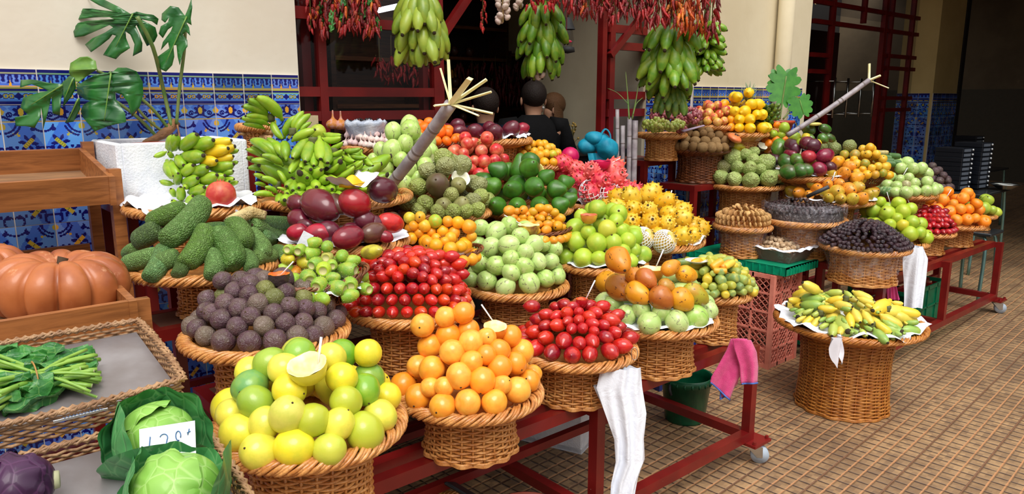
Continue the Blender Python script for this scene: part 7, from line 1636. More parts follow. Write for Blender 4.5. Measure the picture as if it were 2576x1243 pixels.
outline_leaf(T, po, [(650, 120), (645, 125), (660, 160), (678, 205), (676, 245), (632, 268), (640, 210), (620, 165), (598, 150), (600, 180), (618, 228), (575, 258), (552, 282), (490, 262), (520, 215), (552, 170), (535, 165), (520, 185), (480, 215), (432, 248), (404, 212), (440, 182), (500, 155), (538, 130), (520, 118), (460, 145), (400, 172), (355, 178), (347, 140), (370, 110), (420, 98), (500, 95), (545, 92), (520, 80), (420, 85), (350, 95), (346, 60), (360, 42), (440, 42), (520, 52), (600, 68), (540, 55), (470, 25), (410, -10), (500, 0), (560, 30), (622, 66), (650, 55), (690, 65), (730, 72), (755, 90), (748, 120), (720, 100), (672, 92), (700, 108), (740, 130), (750, 170), (735, 200), (700, 220), (672, 165)], 2.98, [(634, 66), (552, 225)])
outline_leaf(T, po, [(880, 75), (850, 35), (810, 28), (770, 65), (768, 95), (785, 108), (805, 82), (800, 105), (765, 125), (755, 160), (775, 182), (800, 140), (822, 125), (812, 150), (775, 200), (765, 240), (800, 200), (805, 230), (750, 270), (745, 300), (765, 330), (790, 342), (820, 310), (830, 270), (825, 215), (840, 215), (845, 270), (855, 310), (870, 250), (892, 220), (890, 190), (870, 165), (885, 150), (905, 170), (900, 130), (885, 105), (912, 120), (908, 90), (915, 40), (910, -6), (895, 40)], 3.06, [(890, 80), (790, 300)], tilt=.0, bend=.025)
outline_leaf(T, po, [(500, 345), (450, 360), (400, 385), (362, 415), (370, 450), (400, 470), (430, 480), (395, 500), (384, 530), (395, 560), (430, 600), (450, 626), (500, 605), (560, 590), (600, 580), (595, 540), (570, 500), (550, 470), (548, 440), (580, 450), (610, 490), (628, 555), (665, 510), (682, 450), (680, 390), (650, 340), (600, 322), (560, 322), (530, 348)], 2.88, [(530, 350), (498, 575)], bend=.03)
outline_leaf(T, po, [(462, 330), (455, 290), (420, 268), (380, 272), (335, 300), (328, 345), (345, 385), (375, 390), (410, 365), (440, 345)], 2.92, [(458, 330), (335, 335)], mat=plain('pale_monstera_leaf', (104, 146, 56), .35, rgb2=(84, 130, 48)))
outline_leaf(T, po, [(300, 400), (240, 395), (150, 378), (98, 380), (95, 415), (150, 400), (230, 432), (170, 445), (110, 465), (97, 510), (130, 545), (70, 560), (75, 600), (120, 600), (165, 610), (190, 560), (195, 510), (205, 560), (205, 620), (235, 500), (245, 460), (250, 540), (285, 550), (290, 470), (300, 430)], 2.76, [(300, 405), (150, 500)], bend=.06)
outline_leaf(T, po, [(355, 370), (330, 360), (290, 400), (290, 440), (305, 470), (300, 510), (340, 460), (362, 420)], 2.82, [(350, 375), (305, 480)])
outline_leaf(T, po, [(380, 465), (360, 480), (340, 530), (308, 585), (350, 580), (382, 520)], 2.84, [(375, 470), (325, 575)])
for pts, r in (([(432, 320), (412, 230), (385, 120), (345, 42)], .0085), ([(444, 312), (452, 220), (464, 120), (466, 40)], .007), ([(425, 325), (380, 270), (320, 220), (276, 182)], .007), ([(415, 335), (360, 290), (300, 210), (244, 178)], .006), ([(400, 350), (340, 290), (250, 230), (195, 212)], .007)):
    MB().tube(smoothpath([at(u, v_, 3.16 - (.22 if u < 400 else .04) * i / 3.) - po for i, (u, v_) in enumerate(pts)], 5), r, 8).obj('stem', m_mstem, T)
MB().tube(smoothpath([at(360, 362, 3.12) - po, at(385, 352, 3.12) - po, at(420, 330, 3.16) - po, at(444, 305, 3.18) - po], 5), [.016] * 8 + [.02] * 8, 9).obj('root', m_root, T)
MB().tube(smoothpath([at(445, 310, 3.17) - po, at(452, 345, 3.1) - po, at(455, 375, 3.08) - po], 5), .004, 6).obj('root', m_root, T)
# ================================================================ sugar canes
m_cane = plain('sugar_cane_rind', (176, 170, 174), .45, rgb2=(128, 116, 124), scale=14., bump=.1); m_pith = plain('split_cane_pith', (248, 244, 200), .5, rgb2=(238, 226, 164)); m_node = plain('cane_node', (122, 110, 108), .6)
def cane(name, label, a, b, r, nodes, slivers=None, d2=0.):
    a, b = Vector(a), Vector(b); T = thing(name, label, 'sugar cane', a); v = b - a; m = MB(); pts = []; rr = []
    K = 24
    for i in range(K + 1): t_ = i / K; pts.append(v * t_ + Vector((0, 0, -.01 * math.sin(PI * t_)))); rr.append(r)
    m.tube(pts, rr, 14); m.obj('rind', m_cane, T)
    m = MB()
    for t_ in nodes: p = v * t_ + Vector((0, 0, -.01 * math.sin(PI * t_))); e = v.normalized() * r * .28; m.tube([p - e, p - e * .4, p, p + e * .5, p + e], [r * .99, r * 1.07, r * 1.03, r * 1.08, r * .99], 14)
    m.obj('node_rings', m_node, T)
    for (u, w_, dd, th) in (slivers or []): e = at(u, w_, dd) - a; MB().tube([v * .99, v * 1.0 + (e - v) * .15, e], [th * .8, th, th * .92], 4, flat=.55).obj('split_strip', m_pith, T, smooth=False)
    return T
dT = 2.66
cane('sugar_cane', 'thick purplish sugar cane leaning up from the melons, its end split into strips', at(968, 482, 2.98), at(1134, 262, dT), .0235, [.22, .46, .52, .76], [(1128, 150, dT - .02, .0125), (1108, 172, dT, .008), (1182, 198, dT - .1, .018), (1224, 200, dT - .04, .012), (1236, 231, dT - .05, .0085), (1093, 266, dT - .06, .0085), (1204, 291, dT - .08, .007), (1240, 286, dT - .02, .009)])
cane('sugar_cane', 'long thin sugar cane leaning right above the far stall', at(1982, 340, 4.7), at(2186, 202, 4.75), .0165, [.14, .36, .62, .66, .93], [(2187, 160, 4.75, .009), (2215, 190, 4.7, .014), (2236, 222, 4.7, .007)])
for i, (u, v_, r, lb) in enumerate(((1553, 275, .011, 'crooked thin one, leftmost'), (1567, 316, .013, 'short one, second from left'), (1584, 296, .013, 'third from left, with green leaves'), (1598, 303, .017, 'thickest, rightmost'))):
    tp = at(u, v_, 4.25 + .03 * (i % 2)); bt = Vector((tp.x + .05 - .02 * i, tp.y - .02, .02)); cane('sugar_cane', 'upright sugar cane behind the dragon fruit: ' + lb, bt, tp, r, [.3, .42, .55, .66, .76, .85, .93])
T = thing('sugar_cane_leaves', 'tall thin green cane leaves rising before the red frame', 'leaves', at(1583, 300, 4.2)); po2 = T.location.copy()
for pts in ([(1583, 300), (1579, 240), (1574, 180)], [(1590, 300), (1600, 250), (1606, 210)], [(1580, 262), (1555, 235), (1528, 222)], [(1592, 290), (1600, 262), (1618, 245)]):
    MB().tube(smoothpath([at(u, v_, 4.2) - po2 for u, v_ in pts], 4), [.006] * 4 + [.004] * 4 + [.001], 5, flat=.4).obj('leaf_blade', m_mstem, T)
# far plant
P = at(1958, 303, 5.1); T = thing('monstera_plant', 'small monstera plant beside the drain pipe on the far stall', 'plant', P + Vector((0, 0, -.12))); po = T.location.copy()
MB().lathe([(0, 0), (.07, 0), (.1, .1), (.11, .1), (.11, .12), (.095, .12), (0, .1)], 24).obj('pot', plain('terracotta_plastic', (176, 66, 44), .4), T)
m_bl = plain('bright_monstera_leaf', (70, 140, 46), .35, rgb2=(50, 116, 38))
mleaf(T, po, 5.1, (1978, 192), (1968, 262), (2022, 200), LB, mat=m_bl); mleaf(T, po, 5.12, (1985, 205), (1938, 200), (1975, 240), LB, mat=m_bl); mleaf(T, po, 5.08, (2012, 252), (2022, 290), (2048, 258), FULL, mat=m_bl)
for pts in ([(1962, 300), (1968, 255), (1978, 192)], [(1970, 300), (1990, 275), (2012, 252)]): MB().tube(smoothpath([at(u, v_, 5.1) - po for u, v_ in pts], 4), .006, 6).obj('stem', m_mstem, T)
# ================================================================ dried chillies, garlic and other things hung at the shop front
CR_ = [(150, 16, 22), (124, 10, 18), (170, 24, 26), (104, 10, 18)]; CO_ = [(206, 90, 20), (190, 66, 18), (220, 120, 30)]
def chillis(name, label, u, v0, v1, d, w, n, L, cols, group, prs=('chilli', 'chilli_bent'), seed=1, spread=1., leaf=0):
    rg = random.Random(seed * 13 + int(u)); a = at(u, v0, d); b = at(u, v1, d); T = thing(name, label, 'chillies', a, group=group); wr = w * d / F
    MB().tube([Vector((0, 0, max(.1, (2.86 if d < 4.5 else 2.0) - a.z))), (b - a) * 1. + Vector((0, 0, L * .6))], .003, 5).obj('string', m_cst, T)
    for i in range(n):
        t_ = (i + rg.random()) / n; th = rg.uniform(0, 2 * PI); q = wr * math.sqrt(rg.uniform(.05, 1)); top = (b - a) * t_ * 1. + Vector((math.cos(th) * q, math.sin(th) * q, L * .3)); dr = Vector((math.cos(th) * .45 * spread * rg.random(), math.sin(th) * .45 * spread * rg.random(), -1))
        l = L * rg.uniform(.75, 1.25); put('chilli', PROT[rg.choice(prs)], T, M=frame(top, -dr, None, (l, l, l)), color=rg.choice(cols))
    if leaf:
        for i in range(leaf):
            th = rg.uniform(0, 6.28); p = (b - a) * rg.random() + Vector((math.cos(th) * wr, math.sin(th) * wr, 0)); leaf_patch(p, Vector((math.cos(th) * .3, math.sin(th) * .3, -1)), Vector((math.cos(th), math.sin(th), .2)), .07, .015, .4, i).obj('leaf', m_leaf, T)
    return T
MIX = CR_ * 3 + CO_
nm5 = ('first', 'second', 'third', 'fourth', 'fifth', 'sixth', 'seventh', 'eighth', 'ninth', 'tenth', 'eleventh')
for i, (u, v1) in enumerate(((818, 88), (846, 66), (876, 84), (906, 72), (934, 92))):
    chillis('dried_chilli_bunch', 'mixed red and orange dried chillies with leaves, %s bunch from left over the window' % nm5[i], u, -45, v1, 3.7, 18, 62, .055, MIX, 'dried chilli bunches over the window', ('chilli', 'chilli_fat', 'chilli_bent'), i, leaf=5)
chillis('dried_chilli_string', 'narrow string of small red chillies hanging beside the plaster edge', 783, -30, 82, 3.65, 12, 34, .036, CR_[:3] + CO_[:1], 'narrow chilli strings', ('chilli_fat',), 20)
chillis('dried_chilli_string', 'thin string of round red peppers left of the garlic', 1215, -30, 78, 4.3, 8, 22, .034, [(190, 26, 24), (200, 40, 30)], 'narrow chilli strings', ('chilli_fat',), 21)
for i, (u, v1, cols) in enumerate(((1445, 30, CR_), (1480, 42, MIX), (1515, 28, CR_), (1548, 52, CR_), (1582, 40, CR_), (1618, 66, CR_), (1655, 62, CR_ + [(170, 24, 26)]), (1690, 58, CO_ + CR_), (1722, 78, CO_), (1755, 84, CO_ + CR_[:1]), (1790, 92, CR_))):
    chillis('dried_chilli_bunch', 'dried chillies in the long row at the upper right, %s bunch from left' % nm5[i], u, -48, v1, 3.95, 20, 52, .068 if cols is CO_ else .06, cols, 'dried chilli bunches over the doorway', ('chilli', 'chilli_bent'), i + 30)
for i, (u, v1) in enumerate(((1340, 22), (1376, 24), (1405, 14))):
    chillis('dried_chilli_bunch', 'short red pepper cluster above the doorway bananas, %s from left' % nm5[i], u, -45, v1, 4.1, 14, 20, .045, [(196, 30, 26), (180, 20, 24)], 'short pepper clusters', ('chilli_fat',), i + 50)
def garlic(label, u, v0, v1, d, n, w, seed):
    rg = random.Random(seed); a = at(u, v0, d); b = at(u, v1, d); T = thing('garlic_braid', label, 'garlic', a); MB().tube([Vector((0, 0, max(.1, 2.86 - a.z))), b - a], .006, 6).obj('braided_stalk', plain('straw_braid', (186, 160, 110), .7), T)
    for i in range(n):
        th = rg.uniform(0, 6.28); p = (b - a) * ((i + .5) / n) + Vector((math.cos(th) * w, math.sin(th) * w, 0)); put('garlic_bulb', PROT['garlic_bulb'], T, M=frame(p, (-math.cos(th), -math.sin(th), .8), None, (.02,) * 3), color=(222, 206, 190))
garlic('white garlic braid hanging left of the doorway bananas', 1265, -40, 56, 4.25, 26, .028, 1)
garlic('second garlic braid, shorter, touching the doorway bananas', 1310, -40, 22, 4.3, 14, .028, 2)
garlic('small garlic cluster hanging below the doorway bananas', 1358, 168, 196, 4.35, 10, .016, 3)
# inside the shop
for i, (u, v0, v1) in enumerate(((955, 150, 195), (985, 150, 205), (1015, 155, 198), (1045, 160, 210), (1070, 160, 200))):
    chillis('dried_chilli_bunch', 'thin red chillies behind the window glass, %s bunch from left' % nm5[i], u, v0, v1, 4.7, 14, 22, .07, [(170, 24, 24), (190, 34, 30)], 'chillies behind the glass', ('chilli',), i + 70, 1.6)
for i in range(11):
    u = 1130 + i * 29
    chillis('dried_chilli_bunch', 'dark red chilli bunch on the back wall of the shop, %s from left' % nm5[i], u, 165, 255, 7.4, 16, 26, .12, [(110, 18, 18), (84, 14, 16)] if i else [(200, 130, 30)], 'chilli bunches on the back wall', ('chilli',), i + 90, .6)
m_bk = wood('dark_shelf_wood', (96, 58, 34), (66, 38, 24), knots=False)
def shelf(label, x0, x1, y, zs, h=2.5, dp=.3, slats=False):
    T = thing('wall_shelf', label, 'shelf', ((x0 + x1) / 2, y, 0)); m = MB(); w = x1 - x0
    MB().box((0, dp / 2, h / 2), (w, .02, h)).obj('back_panel', m_bk, T, smooth=False)
    for s_ in (-1, 1): MB().box((s_ * w / 2, 0, h / 2), (.04, dp, h)).obj('upright', m_bk, T, smooth=False)
    for z in zs: MB().box((0, -.02, z), (w - .02, dp - .02, .03)).obj('shelf_board', m_shelfw, T, smooth=False)
    return T
shelf('tall brown wooden shelf on the left part of the shop back wall', 3.3, 5.1, 6.2, (.6, 1.0, 1.35, 1.7, 2.0, 2.3, 2.6), 2.9)
shelf('low dark wooden panelling shelf across the shop back wall', 5.16, 6.5, 6.22, (.5, 1.1, 1.5, 2.06), 2.1)
shelf('wooden shelf of glossy packets behind the doorway post', 5.35, 6.15, 5.6, (1.12, 1.3, 1.5, 1.7, 1.9), 2.05)
shelf('wooden shelf seen through the left window', 2.6, 3.4, 5.2, (1.2, 1.55, 1.9, 2.2, 2.5), 2.8)
t = NT('cellophane'); gl = t.n('ShaderNodeBsdfGlossy', ins={'Roughness': .14, 'Color': (1, 1, 1, 1)}); t.t.links.new(t.n('ShaderNodeMixShader', ins={0: .5, 1: t.b.outputs[0], 2: gl.outputs[0]}).outputs[0], t.out.inputs[0]); t.b.inputs['Base Color'].default_value = lin((176, 150, 110)); m_cello = t.m
pk = lump(MB().ball((0, 0, 0), 1, 10, (1, .6, .9)), .35, 2.2, 4).mesh('packet', m_cello, smooth=False)
k = 0
for z in (1.12, 1.3, 1.5, 1.7, 1.9):
    for i in range(7):
        x = 5.42 + i * .11; o = put('cellophane_packet', pk, M=Matrix.Translation((x, 5.44, z + .07)) @ Euler((0, 0, i * 1.3 + z)).to_matrix().to_4x4() @ Matrix.Diagonal((.045, .045, .055, 1))); tag(o, 'glossy cellophane packet on the shelf behind the doorway post', 'packet', 'cellophane packets on the back shelf')
for z, xx in ((1.35, 3.4), (1.7, 3.5), (2.0, 3.3)):
    for i in range(8):
        o = put('dark_jar', PROT['prune'], M=Matrix.Translation((xx + i * .19, 6.08, z + .07)) @ Matrix.Diagonal((.05, .05, .06, 1)), color=(90, 50, 30)); tag(o, 'dim rounded jar on the tall brown shelf', 'jar', 'jars on the tall brown shelf')
structure(MB().box((3.5, 5.9, 2.9), (.3, .3, 2.)).obj('trim_11', plain('grey_column', (96, 92, 88), .7), smooth=False)) if 0 else None
tag(MB().tube([at(948, 27, 5.6), at(1008, 14, 5.6)], .02, 8).obj('fluorescent_tube', lamp_mat('tube_glow', (240, 246, 255), 6.)), 'glowing white fluorescent tube seen through the window', 'lamp')
P = at(1428, 92, 4.9); T = thing('lantern', 'black metal lantern hanging right of the doorway bananas', 'lantern', P)
MB().lathe([(0, -.11), (.05, -.1), (.045, -.07), (.03, -.065)], 16).obj('lantern_base', m_rubber, T); MB().lathe([(.03, -.065), (.042, -.02), (.03, .05)], 16).obj('glass', m_glass, T); MB().lathe([(.05, .045), (.035, .08), (.02, .12), (0, .125)], 16).obj('cap', m_rubber, T); MB().tube([(0, 0, .12), (0, 0, 3.6 - P.z)], .003, 5).obj('hook', m_rubber, T)
tag(MB().ball((0, 0, 0), .05, 12, (1, .25, .22)).tube([(0, 0, 0), (0, 0, .85)], .002, 4).obj('pink_ornament', plain('hot_pink_plastic', (220, 50, 90), .4), loc=at(1425, 104, 4.6)), 'small hot pink object below the lantern', 'ornament')
T = thing('dried_flowers', 'bunch of dry yellowish flowers standing by the shop counter', 'flowers', at(1436, 374, 5.6)); rg = random.Random(3)
for i in range(22):
    e = Vector((rg.uniform(-.06, .06), rg.uniform(-.04, .04), rg.uniform(.06, .19))); MB().tube([(0, 0, 0), e * .6 + Vector((0, 0, .01)), e], .002, 4).obj('stem', m_cst, T); MB().ball(e, .011, 5).obj('flower_head', plain('dry_flower', (170, 140, 70), .8), T)
T = thing('shop_counter', 'black shop counter behind the fruit, under the dry flowers', 'counter', (4.07, 4.0, 0)); MB().box((0, 0, .6), (.6, .5, 1.2)).obj('counter_body', plain('black_laminate', (22, 22, 24), .4), T, smooth=False); MB().box((0, 0, 1.215), (.64, .54, .03)).obj('counter_top', plain('dark_top', (40, 36, 34), .3), T, smooth=False)
# papers and small things behind the right window
for i, (u, v_, w, h, c, lb) in enumerate(((1630, 142, .07, .12, (226, 226, 234), 'small white notice on the glass beside the hanging bananas'), (1560, 205, .3, .3, (176, 176, 186), 'large pale poster hanging inside behind the right window'))):
    P = aty(u, v_, Yf - .03 if i == 0 else 4.4); o = MB().box((0, 0, 0), (w, .003, h)).obj('notice', plain('notice_%d' % i, c, .6), smooth=False, loc=P); tag(o, lb, 'notice')
# ================================================================ people in the shop
def person(label, P, rz, hgt=1.75, shirt=(20, 20, 22), hair=(40, 28, 22), longhair=False, arm_r=None, seed=1, trousers=(30, 32, 40), build=1.):
    T = thing('person', label, 'person', P, rz); k = hgt / 1.75; V = {}; E_ = []
    def v(n, x, y, z, r): V[n] = (Vector((x * build, y, z)) * k, r * k)
    v('pel', 0, 0, .95, .15); v('wst', 0, .0, 1.1, .13); v('chs', 0, .0, 1.3, .15); v('nb', 0, -.01, 1.46, .075); v('nk', 0, .01, 1.53, .058); v('hd0', 0, .02, 1.60, .075); v('hd', 0, .01, 1.68, .088)
    E_ += [('pel', 'wst'), ('wst', 'chs'), ('chs', 'nb'), ('nb', 'nk'), ('nk', 'hd0'), ('hd0', 'hd')]
    for s_, S_ in ((-1, 'l'), (1, 'r')):
        v('sh' + S_, s_ * .19, 0, 1.46, .062); v('hp' + S_, s_ * .09, 0, .88, .1); v('kn' + S_, s_ * .1, .02, .48, .062); v('an' + S_, s_ * .1, 0, .09, .042); v('to' + S_, s_ * .11, .17, .04, .035)
        bend = arm_r if arm_r else (.05, .12, 1.12, .0, .3, 1.08)
        v('el' + S_, s_ * (.22 + bend[0]), bend[1], bend[2], .045); v('wr' + S_, s_ * (.2 + bend[3]), bend[4], bend[5], .03)
        w_ = V['wr' + S_][0] / k; e_ = V['el' + S_][0] / k; dr = (w_ - e_).normalized(); sd = Vector((0, 0, 1)).cross(dr).normalized()
        pm = w_ + dr * .06; V['pm' + S_] = (pm * k, .032 * k)
        E_ += [('chs', 'sh' + S_), ('sh' + S_, 'el' + S_), ('el' + S_, 'wr' + S_), ('wr' + S_, 'pm' + S_), ('pel', 'hp' + S_), ('hp' + S_, 'kn' + S_), ('kn' + S_, 'an' + S_), ('an' + S_, 'to' + S_)]
        for f in range(4):
            q = pm + sd * ((f - 1.5) * .021) + dr * .035; l_ = (.065, .075, .07, .055)[f]
            V['f%d%s' % (f, S_)] = (q * k, .009 * k); V['g%d%s' % (f, S_)] = ((q + dr * l_ + Vector((0, 0, -.02))) * k, .007 * k); E_ += [('pm' + S_, 'f%d%s' % (f, S_)), ('f%d%s' % (f, S_), 'g%d%s' % (f, S_))]
        q = w_ + dr * .03 - sd * s_ * .04; V['th' + S_] = (q * k, .011 * k); V['ti' + S_] = ((q + dr * .045 - sd * s_ * .01) * k, .009 * k); E_ += [('wr' + S_, 'th' + S_), ('th' + S_, 'ti' + S_)]
    names = list(V); me = bpy.data.meshes.new('body'); me.from_pydata([tuple(V[n][0]) for n in names], [(names.index(a), names.index(b)) for a, b in E_], [])
    import bmesh
    bm = bmesh.new(); bm.from_mesh(me); ly = bm.verts.layers.skin.verify()
    for i, vt in enumerate(bm.verts): vt[ly].radius = (V[names[i]][1],) * 2; vt[ly].use_root = (names[i] == 'pel')
    bm.to_mesh(me); bm.free(); me.materials.append(plain('light_skin', (206, 154, 124), .5)); b = put('body', me, T)
    b.modifiers.new('s', 'SKIN').use_smooth_shade = True; md = b.modifiers.new('u', 'SUBSURF'); md.levels = 2; md.render_levels = 2
    # face
    h = V['hd'][0]; m = MB(); m.ball(h + Vector((0, .1, -.035)) * k, .016 * k, 8, (.8, 1.2, 1.1)); m.obj('nose', plain('light_skin', (206, 154, 124), .5), T)
    for s_ in (-1, 1):
        MB().ball(h + Vector((s_ * .033, .088, -.01)) * k, .012 * k, 8).obj('eye', plain('eye_white', (226, 220, 214), .3), T); MB().ball(h + Vector((s_ * .094, .005, -.035)) * k, .028 * k, 10, (.35, .7, 1.1)).obj('ear', plain('light_skin', (206, 154, 124), .5), T)
    MB().ball(h + Vector((0, .09, -.075)) * k, .022 * k, 8, (1, .3, .3)).obj('mouth', plain('lips', (170, 90, 84), .5), T)
    # clothes follow the body
    m = MB(); cl = plain('cloth_%d' % seed, shirt, .85, .2, bump=.3, bscale=40.)
    rings = [(.93, .172, .125), (1.02, .165, .118), (1.12, .162, .115), (1.22, .172, .122), (1.32, .186, .128), (1.4, .196, .122), (1.46, .175, .108), (1.51, .12, .088), (1.545, .08, .074)]
    m.grid(lambda a, b_: (lambda z, rx, ry, ph: Vector((rx * build * math.cos(ph) * (1 + .02 * math.sin(5 * ph + z * 20)), ry * math.sin(ph), z)) * k)(*(lambda i, f: tuple(rings[i][q] + (rings[min(i + 1, len(rings) - 1)][q] - rings[i][q]) * f for q in range(3)))(min(int(a * (len(rings) - 1)), len(rings) - 2), a * (len(rings) - 1) - min(int(a * (len(rings) - 1)), len(rings) - 2)), b_ * 2 * PI), 24, 32)
    for S_ in 'lr':
        a, e_ = V['sh' + S_][0], V['el' + S_][0]; s0 = a + Vector((-.06 if S_ == 'r' else .06, 0, -.01)) * k; m.tube([s0, a, a.lerp(e_, .35), a.lerp(e_, .72)], [.085 * k, .078 * k, .068 * k, .064 * k], 14)
    m.obj('shirt', cl, T)
    m = MB(); 
    for S_ in 'lr': m.tube([V['pel'][0] + Vector((.05 if S_ == 'r' else -.05, 0, .03)), V['hp' + S_][0], V['kn' + S_][0], V['an' + S_][0]], [.135 * k, .115 * k, .08 * k, .065 * k], 14)
    m.obj('trousers', plain('trouser_cloth_%d' % seed, trousers, .85), T)
    m = MB().ball(h + Vector((0, -.012, .018)) * k, .104 * k, 18, (.93, 1.04, 1.02)); m.v = [p for p in m.v]
    vv = m.v; m.v = [(x, y - max(0, (y - h.y) * .35) * (1 if z < h.z + .05 * k else 0), z) for x, y, z in vv]
    hm = plain('hair_%d' % seed, hair, .6, .3, bump=.6, bscale=160.); m.obj('hair', hm, T)
    if longhair:
        m = MB().grid(lambda a, b_: h + Vector((math.cos(PI + b_ * PI) * (.1 + .03 * a), math.sin(PI + b_ * PI) * (.1 + .02 * a) + .01, .04 - .3 * a)) * k, 8, 16); m.obj('long_hair', hm, T)
    return T
def feet(u, v, d, hgt, top=1.68): p = at(u, v, d); return Vector((p.x, p.y, 0))
p1 = feet(1343, 240, 5.35, 1.7); person('man in a black T-shirt with short dark hair, seen from behind in the shop', p1, math.radians(-25), at(1343, 243, 5.35).z / 1.68 * 1.75, (16, 16, 18), (38, 28, 24), arm_r=(.1, .06, 1.12, .06, .3, 1.1), seed=1, build=1.12)
p2 = feet(1222, 262, 5.0, 1.7); person('person in a dark navy shirt standing behind the thick sugar cane', p2, math.radians(-20), at(1222, 262, 5.0).z / 1.68 * 1.75, (26, 32, 54), (44, 32, 28), seed=2)
p3 = feet(1392, 268, 5.9, 1.6); person('woman with long brown hair in dark clothes beside the man in black', p3, math.radians(60), at(1392, 268, 5.9).z / 1.68 * 1.75, (18, 22, 32), (110, 76, 48), True, seed=3)
# ================================================================ bags, towel, bucket and what stands on the floor
def sheet(name, label, cat, rows, d, mat, th=.012, folds=7, amp=.012, seed=1, n=26, par=None):
    """hanging plastic or cloth: rows of (v, u_left, u_right) seen from the front, built with two sides and folds"""
    rg = random.Random(seed); ph = rg.uniform(0, 6); c = at(rows[0][1], rows[0][0], d)
    def fn(a, b, off):
        i = min(int(a * (len(rows) - 1)), len(rows) - 2); f = a * (len(rows) - 1) - i; v_, ul, ur = (rows[i][q] + (rows[i + 1][q] - rows[i][q]) * f for q in range(3))
        w = math.sin(PI * b); P = at(ul + (ur - ul) * b, v_, d) - c; return P + (RT * 0 - Vector((FW.x, FW.y, 0)).normalized()) * (amp * math.sin(folds * b * PI + ph + a * 3) * (.4 + .6 * a) + amp * .5 * math.sin(b * 23 + a * 9) + off * w)
    m = MB(); m.grid(lambda a, b: fn(a, b, th), 30, n); m.grid(lambda a, b: fn(a, b, -th), 30, n); return tag(m.obj(name, mat, loc=c), label, cat)
t = NT('white_polythene'); t.b.inputs['Subsurface Weight'].default_value = .2; t.b.inputs['Subsurface Radius'].default_value = (.02, .02, .02); m_poly = t.fin(lin((226, 230, 240)), .32, .5, t.bump(t.noise(t.coord(), 16., 4, .6, 1.), .5, .01))
sheet('plastic_bags', 'sheaf of thin white plastic bags hanging at the front cart corner', 'bags', [(925, 1512, 1612), (975, 1500, 1616), (1040, 1522, 1626), (1105, 1545, 1620), (1160, 1548, 1624), (1210, 1536, 1606), (1290, 1530, 1590)], 2.46, m_poly, .018, 5, .012, 2)
sheet('plastic_bag', 'single clear-white bag at the left side of the hanging sheaf', 'bag', [(970, 1492, 1512), (1010, 1510, 1548), (1060, 1530, 1560), (1110, 1548, 1562)], 2.5, m_poly, .008, 3, .006, 3)
m = MB().tube([at(1596 + 8 * math.cos(a), 890 + 16 * math.sin(a), 2.45) for a in [2 * PI * i / 16 for i in range(16)]], .0012, 5, closed=True); tag(m.obj('wire_hook', m_chr), 'thin wire loop holding the white bags on the basket rim', 'hook')
sheet('plastic_bags', 'white plastic bags hanging from the far cart behind the dates', 'bags', [(620, 2274, 2322), (650, 2270, 2332), (700, 2274, 2330), (772, 2276, 2322)], 4.35, m_poly, .03, 4, .012, 4)
sheet('pink_cloth', 'pink cloth hanging between the dates basket and the white bags', 'cloth', [(682, 2228, 2236), (710, 2226, 2252), (754, 2232, 2264)], 4.6, plain('pink_cloth', (240, 90, 160), .7), .01, 3, .01, 5)
t = NT('pink_terry'); co = t.coord(); m_terry = t.fin(t.mix(t.step(t.noise(co, 30., 4), .3, .7), lin((226, 82, 140)), lin((206, 62, 122))), .95, .1, t.bump(t.noise(co, 420., 3), .9, .004), Sheen_Weight=.4)
PT = at(1868, 862, 3.1); T = thing('pink_towel', 'pink towel with blue edging draped over the cart post', 'towel', PT)
def towel(rows, d, nm='cloth_panel', amp=.012, ph=0., off=0.):
    def fn(a, b):
        i = min(int(a * (len(rows) - 1)), len(rows) - 2); f = a * (len(rows) - 1) - i; v_, ul, ur, vr = (rows[i][q] + (rows[i + 1][q] - rows[i][q]) * f for q in range(4))
        return at(ul + (ur - ul) * b, v_ + vr * b, d + off) - PT + (CAM - PT).normalized() * (amp * math.sin(b * 7 + ph + a) * (.3 + a) + .022 * math.sin(PI * b) * (1 - .6 * a))
    m = MB().grid(fn, 20, 20); o = m.obj(nm, m_terry, T); md = o.modifiers.new('t', 'SOLIDIFY'); md.thickness = .006
    ed = [fn(1, i / 20.) for i in range(21)]; MB().tube(ed, .0036, 6).obj('blue_edging', plain('blue_binding', (70, 110, 190), .7), T); return fn
f1 = towel([(852, 1838, 1880, 0), (880, 1828, 1884, 6), (920, 1806, 1870, 12), (948, 1790, 1850, 20), (962, 1788, 1836, 44)], 3.06, ph=1.)
f2 = towel([(852, 1842, 1890, 4), (880, 1848, 1904, 6), (920, 1862, 1908, 2), (966, 1866, 1906, -2)], 3.02, ph=2.)
f3 = towel([(872, 1834, 1850, 0), (920, 1830, 1862, 6), (960, 1816, 1856, 4), (1004, 1812, 1836, -14)], 3.08, ph=.4)
e = [f3(a / 12., 0) for a in range(13)]; MB().tube(e, .0036, 6).obj('blue_edging', plain('blue_binding', (70, 110, 190), .7), T)
bp = atz(1722, 1052, 0); T = thing('bucket', 'dark green plastic bucket standing on the floor under the cart', 'bucket', (bp.x, bp.y, 0)); m_bg = plain('bucket_green', (4, 86, 54), .3, rgb2=(2, 70, 46))
MB().lathe([(0, .004), (.098, 0), (.1, .01), (.122, .2), (.13, .202), (.131, .238), (.126, .24), (.12, .236), (.118, .2), (.098, .016), (0, .014)], 44).obj('bucket_wall', m_bg, T)
m = MB(); 
for i in range(22): a = 2 * PI * i / 22; m.box((.131 * math.cos(a), .131 * math.sin(a), .214), (.004, .008, .02), rot=a)
m.obj('rim_rib', m_bg, T)
MB().tube([(-.134, .0, .215), (-.15, -.01, .2), (-.148, -.02, .17)], .007, 6).obj('handle', m_rubber, T)
fp = atz(1470, 1143, 0); T = foam_box('polystyrene_box', 'white polystyrene box on the floor under the front cart', Vector((fp.x, fp.y, 0)) + Vector((.93, .37, 0)) * .12 + Vector((-.37, .93, 0)) * .24, .26, .46, .3, math.radians(21.7))
